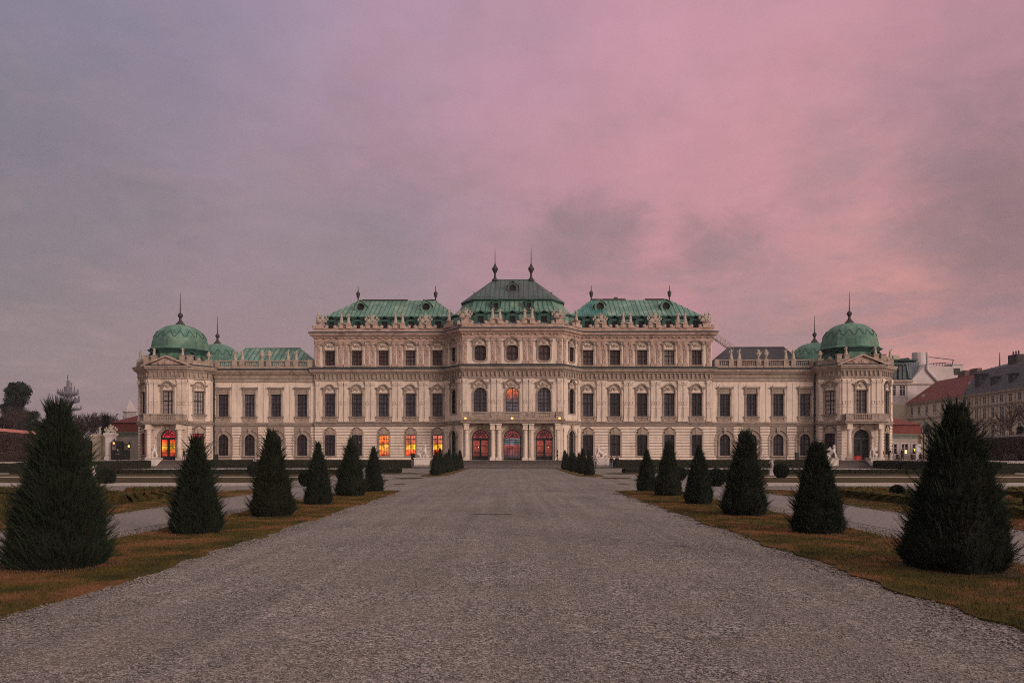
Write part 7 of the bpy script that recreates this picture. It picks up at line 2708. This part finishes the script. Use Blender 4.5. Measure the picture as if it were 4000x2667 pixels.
# ---------------------------------------------------------------- telecommunication tower far behind the left garden
root = empty('communications_tower', (-502, 900, 0), label='distant grey telecommunications tower with round platforms above the left trees', cat='tower')
GRT = mat('far_tower_concrete', (0.085, 0.085, 0.11), (0.065, 0.065, 0.085), 0.1, 0.9)
mb = MB()
mb.lathe(0, 0, [(5.5, 0), (4.4, 50), (3.9, 70), (3.4, 73.5)], 14)
mb.build('shaft', GRT, root)
for z, r0, r1, h in ((53.5, 13.5, 15.0, 1.6), (62, 11.5, 12.2, 4.0), (70.0, 9, 11, 3.4)):
    mb = MB()
    mb.lathe(-1 if z < 56 else 0, 0, [(4, z - 2.0), (r0, z), (r1, z + h * 0.4), (r1, z + h), (3.5, z + h + 0.2)], 20)
    for k in range(14):
        a = k * 2 * PI / 14
        mb.tube((r1 * 0.95 * math.cos(a), r1 * 0.95 * math.sin(a), z + h), (r1 * 0.95 * math.cos(a), r1 * 0.95 * math.sin(a), z + h + 2.2 + (k % 3)), 0.32, n=4)
    mb.build('platform', GRT, root)
mb = MB()
mb.lathe(0, 0, [(3.4, 73.5), (3.2, 79), (1.4, 80), (1.2, 86), (0.6, 87), (0.5, 91), (0.35, 93)], 10)
for a, h in ((-4, 80), (4.5, 84), (2.5, 86), (7.5, 80), (-6, 77)):
    mb.tube((a, 0, 72), (a, 0, h), 0.55, n=5)
mb.build('mast', GRT, root)

# ---------------------------------------------------------------- trees
def grow(mb, p_, d, L, r, depth, rnd, spread=0.5, up=0.15, kids=3, taper=0.72, minr=0.012, sides=4):
    segs = 3
    q_ = Vector(p_)
    dd = Vector(d).normalized()
    for i in range(segs):
        nd = (dd + Vector((rnd.gauss(0, 0.12), rnd.gauss(0, 0.12), rnd.gauss(0, 0.08) + up * 0.2))).normalized()
        q2 = q_ + nd * (L / segs)
        r2 = r * (1 - 0.28 * (i + 1) / segs)
        mb.tube(q_, q2, r * (1 - 0.28 * i / segs), r2, sides)
        q_, dd = q2, nd
        if depth > 0 and i > 0 and rnd.random() < 0.7:
            side = Vector((rnd.gauss(0, 1), rnd.gauss(0, 1), rnd.gauss(0, 0.4) + up)).normalized()
            grow(mb, q_, (dd * 0.7 + side * spread * 1.3), L * taper * 0.8, max(minr, r2 * 0.5), depth - 1, rnd, spread, up, kids, taper, minr, 3)
    if depth > 0:
        for k in range(kids):
            side = Vector((rnd.gauss(0, 1), rnd.gauss(0, 1), rnd.gauss(0, 0.5) + up)).normalized()
            grow(mb, q_, (dd + side * spread), L * taper * rnd.uniform(0.8, 1.1), max(minr, r * 0.58), depth - 1, rnd, spread, up, kids, taper, minr, 3)


def bare_tree(x, y, z, H, seed, label, depth=4, spread=0.7, up=0.25, lean=0.0, rt=0.22, minr=0.03, group='bare winter trees'):
    rnd = random.Random(seed)
    root = empty('bare_tree', (x, y, z), label=label, cat='tree', group=group)
    t = MB()
    t.tube((0, 0, 0), (lean * 0.5, 0, H * 0.30), rt, rt * 0.75, 7)
    t.build('trunk', BARK, root)
    c = MB()
    for k in range(4):
        a = k * PI / 2 + rnd.uniform(-0.4, 0.4)
        grow(c, (lean * 0.5, 0, H * (0.26 + 0.012 * k)), (math.cos(a) * spread, math.sin(a) * spread, 0.9), H * 0.24, rt * 0.5, depth, rnd, spread, up, 3, 0.74, minr)
    c.build('crown', BARK, root)


def pollard(x, y, z, H, seed, label):
    rnd = random.Random(seed)
    root = empty('bare_tree', (x, y, z), label=label, cat='tree', group='pollarded trees behind the right wall')
    t = MB()
    t.tube((0, 0, 0), (0.1, 0, H * 0.5), 0.24, 0.18, 7)
    t.tube((0.1, 0, H * 0.5), (0, 0, H * 1.15), 0.13, 0.03, 5)
    t.build('trunk', BARK, root)
    c = MB()
    for k in range(12):
        a = rnd.uniform(0, 2 * PI)
        z0 = H * rnd.uniform(0.42, 0.8)
        grow(c, (0.05, 0, z0), (math.cos(a), math.sin(a), rnd.uniform(0.1, 0.5)), H * 0.16, 0.07, 2, rnd, 0.55, 0.5, 2, 0.72, 0.025)
    c.build('crown', BARK, root)


def at(px, D):
    return (px - 2000) * D / 3111


pollard(at(3818, 136), 136, 0.5, 8.2, 1, 'pollarded bare tree behind the right wall, the nearer to the big yew')
pollard(at(3920, 134), 134, 0.5, 8.6, 2, 'second pollarded bare tree behind the right wall')
bare_tree(at(3985, 132), 132, 0.5, 12.0, 3, 'big bare tree with ivy-dark trunk at the right edge', 3, 0.75, 0.2, -1.2, 0.45, 0.025)
mb = MB()
g = np.random.default_rng(3)
IV = mat('ivy_leaves', (0.020, 0.026, 0.016), (0.012, 0.016, 0.010), 4)
P = g.normal(0, 1, (5000, 3)) * [0.55, 0.55, 1.0]
P[:, 2] = g.uniform(0, 5.5, 5000)
P[:, :2] *= (1.25 - P[:, 2:3] * 0.14)
P += [at(3985, 132) - 0.1, 131.6, 1.0]
A = g.normal(0, 0.13, (5000, 3))
Bv = g.normal(0, 0.13, (5000, 3))
T = np.stack([P, P + A, P + Bv], 1).reshape(-1, 3)
link('ivy', raw_mesh('ivy', T, np.arange(len(T)).reshape(-1, 3), IV), label='dark ivy wrapped round the trunk of the big bare tree', cat='ivy')
for k, (px, D, H, lab) in enumerate([(372, 150, 11.5, 'leftmost bare tree between the big left yew and the gate'), (405, 158, 12.2, 'tall bare tree behind the left gate pillar'), (438, 165, 11.3, 'spreading bare tree just left of the white turret'),
                                     (463, 172, 11.0, 'dense bare tree touching the white turret'), (500, 180, 11.8, 'faint bare tree right of the white turret'), (340, 145, 10.8, 'bare tree half behind the big left yew'),
                                     (300, 150, 10.0, 'bare tree hidden by the crown of the big left yew'), (150, 150, 10.8, 'bare tree between the dark pine and the big left yew'), (10, 130, 12.5, 'thin bare tree at the very left edge'), (520, 176, 10.6, 'thin bare tree next to the left tower')]):
    bare_tree(at(px, D), D, 0.5, H * 0.86, 20 + k, lab, 4, 0.62, 0.3, 0, 0.22, 0.02, 'bare winter trees beyond the left wall')


def clump_tree(name, x, y, z, blobs, trunk_h, label, m, leaf=0.28, per=900, cat='tree', group=None):
    root = empty(name, (x, y, z), label=label, cat=cat, group=group)
    t = MB()
    t.tube((0, 0, 0), (0, 0, trunk_h), 0.35, 0.15, 7)
    for bx_, by_, bz_, br in blobs[::2]:
        t.tube((0, 0, bz_ * 0.6), (bx_, by_, bz_), 0.12, 0.05, 5)
    t.build('trunk', BARK, root)
    g = np.random.default_rng(int(abs(x)))
    tr = []
    for bx_, by_, bz_, br in blobs:
        n = per
        D = g.normal(0, 1, (n, 3))
        D /= np.linalg.norm(D, axis=1)[:, None]
        P = D * br * g.random((n, 1)) ** 0.4 * [1.15, 1.0, 0.72] + [bx_, by_, bz_]
        A = g.normal(0, leaf, (n, 3))
        B_ = g.normal(0, leaf, (n, 3))
        tr.append(np.stack([P, P + A, P + B_], 1))
    T = np.concatenate(tr).reshape(-1, 3)
    link('crown', raw_mesh('crown', T, np.arange(len(T)).reshape(-1, 3), m), root)


PINE = mat('pine_needles', (0.022, 0.032, 0.026), (0.012, 0.018, 0.016), 1.5, 0.9)
r_ = random.Random(4)
blobs = []
for k in range(120):
    t = r_.random()
    z = 4.0 + 9.2 * t
    wd = 2.9 * (1 - t) ** 0.5 + 0.5
    a = r_.uniform(0, 2 * PI)
    blobs.append((wd * math.cos(a) * r_.uniform(0.2, 1), wd * math.sin(a) * r_.uniform(0.3, 1), z, r_.uniform(0.55, 1.0)))
blobs.append((0.2, 0, 12.8, 0.9))
clump_tree('pine_tree', at(68, 135), 135, 0.5, blobs, 11.5, 'dark dense pine with rounded tufts above the left wall', PINE, 0.13, 450)
blobs = [(r_.uniform(-5, 6), r_.uniform(-1, 1), r_.uniform(2.5, 6.2), r_.uniform(0.8, 1.4)) for _ in range(26)]
clump_tree('evergreen_shrub', at(85, 140), 140, 0.5, blobs, 4.0, 'wide dark evergreen shrubbery under the left pine', PINE, 0.16, 700, 'shrub')
blobs = [(0.0, 0, 1.2 + 0.6 * k, 0.75 - 0.05 * abs(k - 4)) for k in range(11)]
clump_tree('cypress', at(412, 130), 130, 0.8, blobs, 6.5, 'slim dark cypress between the two left gate pillars', mat('cypress_leaves', (0.014, 0.016, 0.014), (0.009, 0.011, 0.01), 2), 0.12, 700)

blobs = [(0.0, 0, 0.6 + 0.5 * k, 0.62 - 0.05 * abs(k - 4)) for k in range(11)]
clump_tree('cypress', at(3624, 127), 127, 0.8, blobs, 5.5, 'slim dark cypress behind the iron gate at the right', MATS['cypress_leaves'], 0.11, 700)

# ---------------------------------------------------------------- evening air
hz_ = MB()
hz_.box(-710, 710, -310, 1010, -1.2, 125)
air = bpy.data.materials.new('evening_air')
air.use_nodes = True
air.node_tree.nodes.clear()
qa = NT(air.node_tree)
vol = qa.n('ShaderNodeVolumePrincipled', {'Color': (0.80, 0.72, 0.78, 1), 'Density': 0.00015, 'Anisotropy': 0.0})
out_ = qa.n('ShaderNodeOutputMaterial')
air.node_tree.links.new(vol.outputs[0], out_.inputs['Volume'])
hz_.build('haze', air, kind='stuff', label='thin pinkish evening haze over the garden and the city behind', cat='haze')
